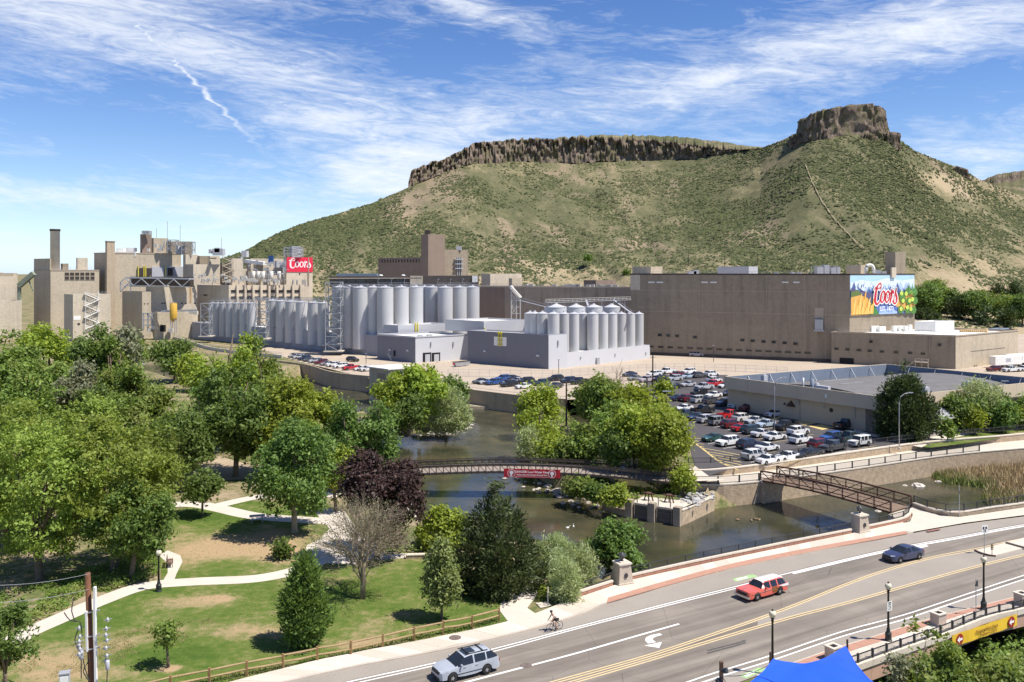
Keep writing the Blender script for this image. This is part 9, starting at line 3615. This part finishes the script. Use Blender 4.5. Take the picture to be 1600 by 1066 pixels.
# ---- car park lamps, poles and wires
CLG='grey car park lamp posts'
for x,yb,yt,arm,lab in((1405,702,614,10,'curved-arm grey lamp post beside the tall pine'),(1210,676,590,8,'grey lamp post standing among parked cars by the black pickup'),(1042,672,612,0,'thin pole with a flat lamp head at the car park edge'),(1570,640,596,0,'thin lamp post rising over the beige parapet')):
 t=thing('lamp_post',lab,'lamp post',G(x,yb,0),0,CLG)
 h=(yb-yt)*t.location.y/F
 mb=MB()
 mb.tube([(0,0,0),(0,0,h*.8),(0,0,h)]if arm==0 else[(0,0,0),(0,0,h*.82),(.25,0,h*.93),(.9,0,h*.985),(1.7,0,h)],[.10,.08,.07]if arm==0 else[.10,.08,.07,.06,.05],8)
 obj('pole',mb,M_STEEL if x!=1042 else mat('pole_tan',(.30,.22,.13),.8,.15,1),t,True)
 mb=MB()
 if arm:
  mb.cbox((1.9,0,h+.02),.8,.32,.14)
 else:
  mb.cbox((0,0,h+.05),1.6,.35,.16)
 obj('lamp_head',mb,M_STEEL,t)
 mb=MB()
 mb.lathe([(.3,0),(.3,.35),(.12,.4)],10)
 obj('base',mb,M_CONC,t)
TPG='tall dark wooden poles between canal and car park'
for x,yb,yt,lab in((1020,634,555,'tallest dark wooden pole at the car park entrance'),(1011,655,590,'dark wooden pole just left of the tallest one'),(885,662,598,'short reddish stump pole on the spit by the canal')):
 t=thing('wooden_pole',lab,'pole',G(x,yb,0),0,TPG)
 h=(yb-yt)*t.location.y/F
 mb=MB()
 mb.tube([(0,0,-.5),(0,0,h)],[.20,.14],8)
 obj('pole',mb,mat('dark_pole',(.07,.05,.04),.9,.2,2)if 'dark_pole' not in bpy.data.materials else bpy.data.materials['dark_pole'],t)
 mb=MB()
 mb.bar((-.6,0,h-.5),(.6,0,h-.5),.1)
 obj('cross_arm',mb,M_STEEL,t)
op=thing('orange_pole','orange wooden pole standing in the riverside wood','pole',G(217,622),0)
mb=MB()
hh_=54*op.location.y/F
mb.tube([(0,0,-1),(0,0,hh_)],.22,8)
obj('pole',mb,mat('orange_wood',(.42,.22,.08),.8,.15,1),op)
mb=MB()
mb.cbox((.5,0,hh_),1.6,.3,.25)
obj('cross_arm',mb,M_LTWIN,op)
gp=thing('signal_frame','grey pipe frame with small boxes at the car park entrance','frame',G(1042,612),0)
mb=MB()
for a,b in(((-2.2,0,0),(-2.2,0,2.6)),((2.2,0,0),(2.2,0,2.6)),((-2.2,0,2.6),(2.2,0,2.6)),((-2.2,0,1.3),(2.2,0,1.3))):
 mb.bar(a,b,.14)
obj('frame',mb,M_STEEL,gp)
mb=MB()
for k in range(4):
 mb.cbox((-1.6+1.05*k,0,2.1),.6,.3,.7)
each('box',mb,M_GREYL,gp)
for x,yb,yt,lab in((873,588,562,'thin yard lamp pole in front of the pale plinth'),(1115,566,540,'thin yard pole before the huge warehouse'),(505,557,540,'thin lamp pole on the yard behind the creek wall cars'),(572,568,553,'thin lamp pole beside the pump house')):
 t=thing('yard_pole',lab,'pole',G(x,yb,0),0,'thin poles on the works yard')
 h=(yb-yt)*t.location.y/F
 mb=MB()
 mb.tube([(0,0,0),(0,0,h)],.10,6)
 obj('pole',mb,M_IRON,t)
 mb=MB()
 mb.cbox((0,0,h),.5,.25,.2)
 obj('lamp_head',mb,M_STEEL,t)
yf=thing('yard_fence','long grey chain link fence dividing yard and car park','fence',G(900,589))
ln=smooth_line(Gs([(700,588),(760,589),(860,590),(960,583),(1040,579),(1130,580),(1230,585)]),3)
pts=[p-yf.location for p in spaced(ln,3.0)]
pm2=MB()
pm2.tube([(0,0,0),(0,0,2.1)],.05,5)
pm2=pm2.mesh('post',M_STEEL)
for p in pts:
 link('post',pm2,yf,p)
mb=MB()
for a,b in zip(pts,pts[1:]):
 for z in(2.05,1.1,.1):
  mb.bar(a+Vector((0,0,z)),b+Vector((0,0,z)),.04)
 for k in range(1,8):
  q=a.lerp(b,k/8)
  mb.bar(q+Vector((0,0,.1)),q+Vector((0,0,2.05)),.022)
tag(obj('chain_mesh',mb,M_STEEL,yf),kind='stuff')
for x,y,lab in((709,583,'red and dark stop sign post at the yard gate'),):
 t,s=sign_post('gate_sign',x,y,lab,3.4,[(.35*math.cos(rad(22.5+45*k)),2.7+.35*math.sin(rad(22.5+45*k)))for k in range(8)],mat('sign_crimson',(.45,.02,.025),.5,.05,1))
for i,(x,y)in enumerate(((716,573),(726,572))):
 t=thing('dock_skip',('grey steel skip beside the loading dock doors','second grey steel skip against the corner wall')[i],'skip',G(x,y),.6,'grey steel skips by the loading dock')
 mb=MB()
 mb.add([(-1.2,-.7,.2),(1.2,-.7,.2),(1.2,.7,.2),(-1.2,.7,.2),(-1.6,-.9,1.5),(1.6,-.9,1.5),(1.6,.9,1.5),(-1.6,.9,1.5)],[(3,2,1,0),(0,1,5,4),(1,2,6,5),(2,3,7,6),(3,0,4,7)])
 obj('body',mb,M_STEEL,t)
 mb=MB()
 mb.box(-1.6,1.6,-.95,.95,1.502,1.62)
 obj('lid',mb,M_IRON,t)
 # ---- power poles on the hillside
for i,(x,yb,yt)in enumerate(((652,402,385),(722,410,388),(800,412,392),(876,414,396),(1076,416,392),(1184,412,396),(1303,412,380),(1381,410,384),(1487,412,384),(700,408,388),(1132,418,400))):
 d,z=foot(x,yb)
 t=thing('power_pole','dark power pole on the hillside, %s from the left'%ORD[i]if i<9 else('dark power pole close to the second hillside pole','short dark power pole above the warehouse roof')[i-9],'power pole',Vector(((x-800)*d/F,d,z)),0,'power poles along the foot of the hill')
 h=(yb-yt)*d/F
 mb=MB()
 mb.tube([(0,0,-1),(0,0,h)],[.22,.16],6)
 obj('pole',mb,bpy.data.materials['dark_pole'],t)
 mb=MB()
 mb.bar((-1.1,0,h-.6),(1.1,0,h-.6),.16)
 obj('cross_arm',mb,bpy.data.materials['dark_pole'],t)
 # ---- boulders, stones and birds on the water
M_BOUL=mat('pale_boulder',(.50,.45,.39),.9,.2,.8,bump=.5,bscale=4)
for i,(x,y,r,lab)in enumerate(((1434,760,1.15,'largest pale boulder standing in the pond'),(1414,759,.4,'small stone left of the largest pond boulder'),(1466,753,.55,'flat pale boulder, left of the touching pair in the pond'),(1474,751,.7,'rounded pale boulder, right of the touching pair in the pond'),(1550,779,.7,'pale boulder half hidden at the reed edge'),(874,769,1.3,'flat pale boulder at the creek bank below the footbridge'),(858,760,.9,'pale rock ledge on the bank beneath the banner'),(1372,799,.5,'grey rock under the right end of the truss bridge'),(712,675,.9,'pale rock at the island willow'),(700,678,.7,'small pale rock at the island waterline'))):
 mb=MB()
 rock_piece(mb,(0,0,0),r,300+i,.6)
 o=obj('boulder',mb,M_BOUL)
 o.location=G(x,y,WZ)
 tag(o,lab,'boulder')
BRD='ducks floating on the creek'
M_FEA=mat('duck_brown',(.24,.17,.10),.8,.3,8)
for i,(x,y,lab)in enumerate(((1153,813,'duck swimming by itself on the brown water'),(1174,814,'leading duck of the close trio'),(1180,812,'middle duck of the close trio'),(1186,813,'last duck of the close trio'),(1277,823,'duck close to the bridge parapet'),(887,825,'pale duck on open water before the pine'),(896,823,'second pale duck on open water before the pine'),(1297,826,'white duck near the bridge railing'))):
 mb=MB()
 vs,n=[],8
 for xx,r,zz in((-.30,.02,.16),(-.22,.09,.10),(-.05,.14,.08),(.12,.12,.09),(.22,.07,.15),(.26,.05,.26),(.30,.06,.33),(.36,.05,.34),(.40,.02,.32),(.46,.012,.31)):
  vs.append((Vector((xx,0,zz)),r))
 mb.tube([v for v,r in vs],[r for v,r in vs],n)
 o=obj('duck',mb,M_LTWIN if i in(5,6,7)else M_FEA,None,True)
 o.location=G(x,y,WZ)+Vector((0,0,-.02))
 o.rotation_euler=(0,0,i*1.3)
 o.scale=(.85,)*3 if i in(5,6,7)else(1.15,)*3
 tag(o,lab,'duck',BRD)
mb=MB()
rs=np.random.RandomState(44)
for poly,n in((Gs([(800,745),(880,779),(940,798)],WZ),40),(Gs([(640,790),(660,830),(700,858),(780,884),(850,886)],WZ),40),(Gs([(625,680),(665,679),(715,676),(733,660)],WZ),40),(Gs([(200,586),(262,601),(330,626),(420,641)],WZ),30)):
 for k in range(n):
  s=rs.uniform(0,len(poly)-1.001)
  p=poly[int(s)].lerp(poly[int(s)+1],s%1)
  rock_piece(mb,(p.x+rs.normal()*.9,p.y+rs.normal()*.9,WZ+rs.uniform(-.1,.25)),rs.uniform(.15,.55),500+k)
tag(obj('bank_stones',mb,M_BOUL),kind='stuff')
for i,(x,y,w,h,lab)in enumerate(((112,590,12,3.2,'white panel van body glimpsed between tree crowns'),(174,615,7,3.0,'white trailer glimpsed through the wood'))):
 t=thing('site_trailer',lab,'trailer',G(x,y),.4)
 mb=MB()
 mb.box(-w/2,w/2,-1.3,1.3,.6,h)
 obj('box',mb,M_LTWIN,t)
 for k in(-.3,.3):
  mb=MB()
  mb.tube([(w*k,-1.35,.45),(w*k,-1.1,.45)],.45,10)
  obj('wheel',mb,M_TYRE,t)
rg=thing('yard_guard_rail','pale concrete guard wall along the works ramp at left','barrier',G(250,530))
ln=smooth_line(Gs([(212,527),(255,527),(290,535),(330,547),(400,556),(440,560)]),3)
mb=MB()
mb.wall([p-rg.location for p in ln],-1,1.1,.4)
obj('wall',mb,M_CONC,rg)
mb=MB()
rail_line(mb,[p-rg.location+Vector((0,0,1.1))for p in spaced(ln,6)],.9,3,.06)
obj('railing',mb,M_STEEL,rg)
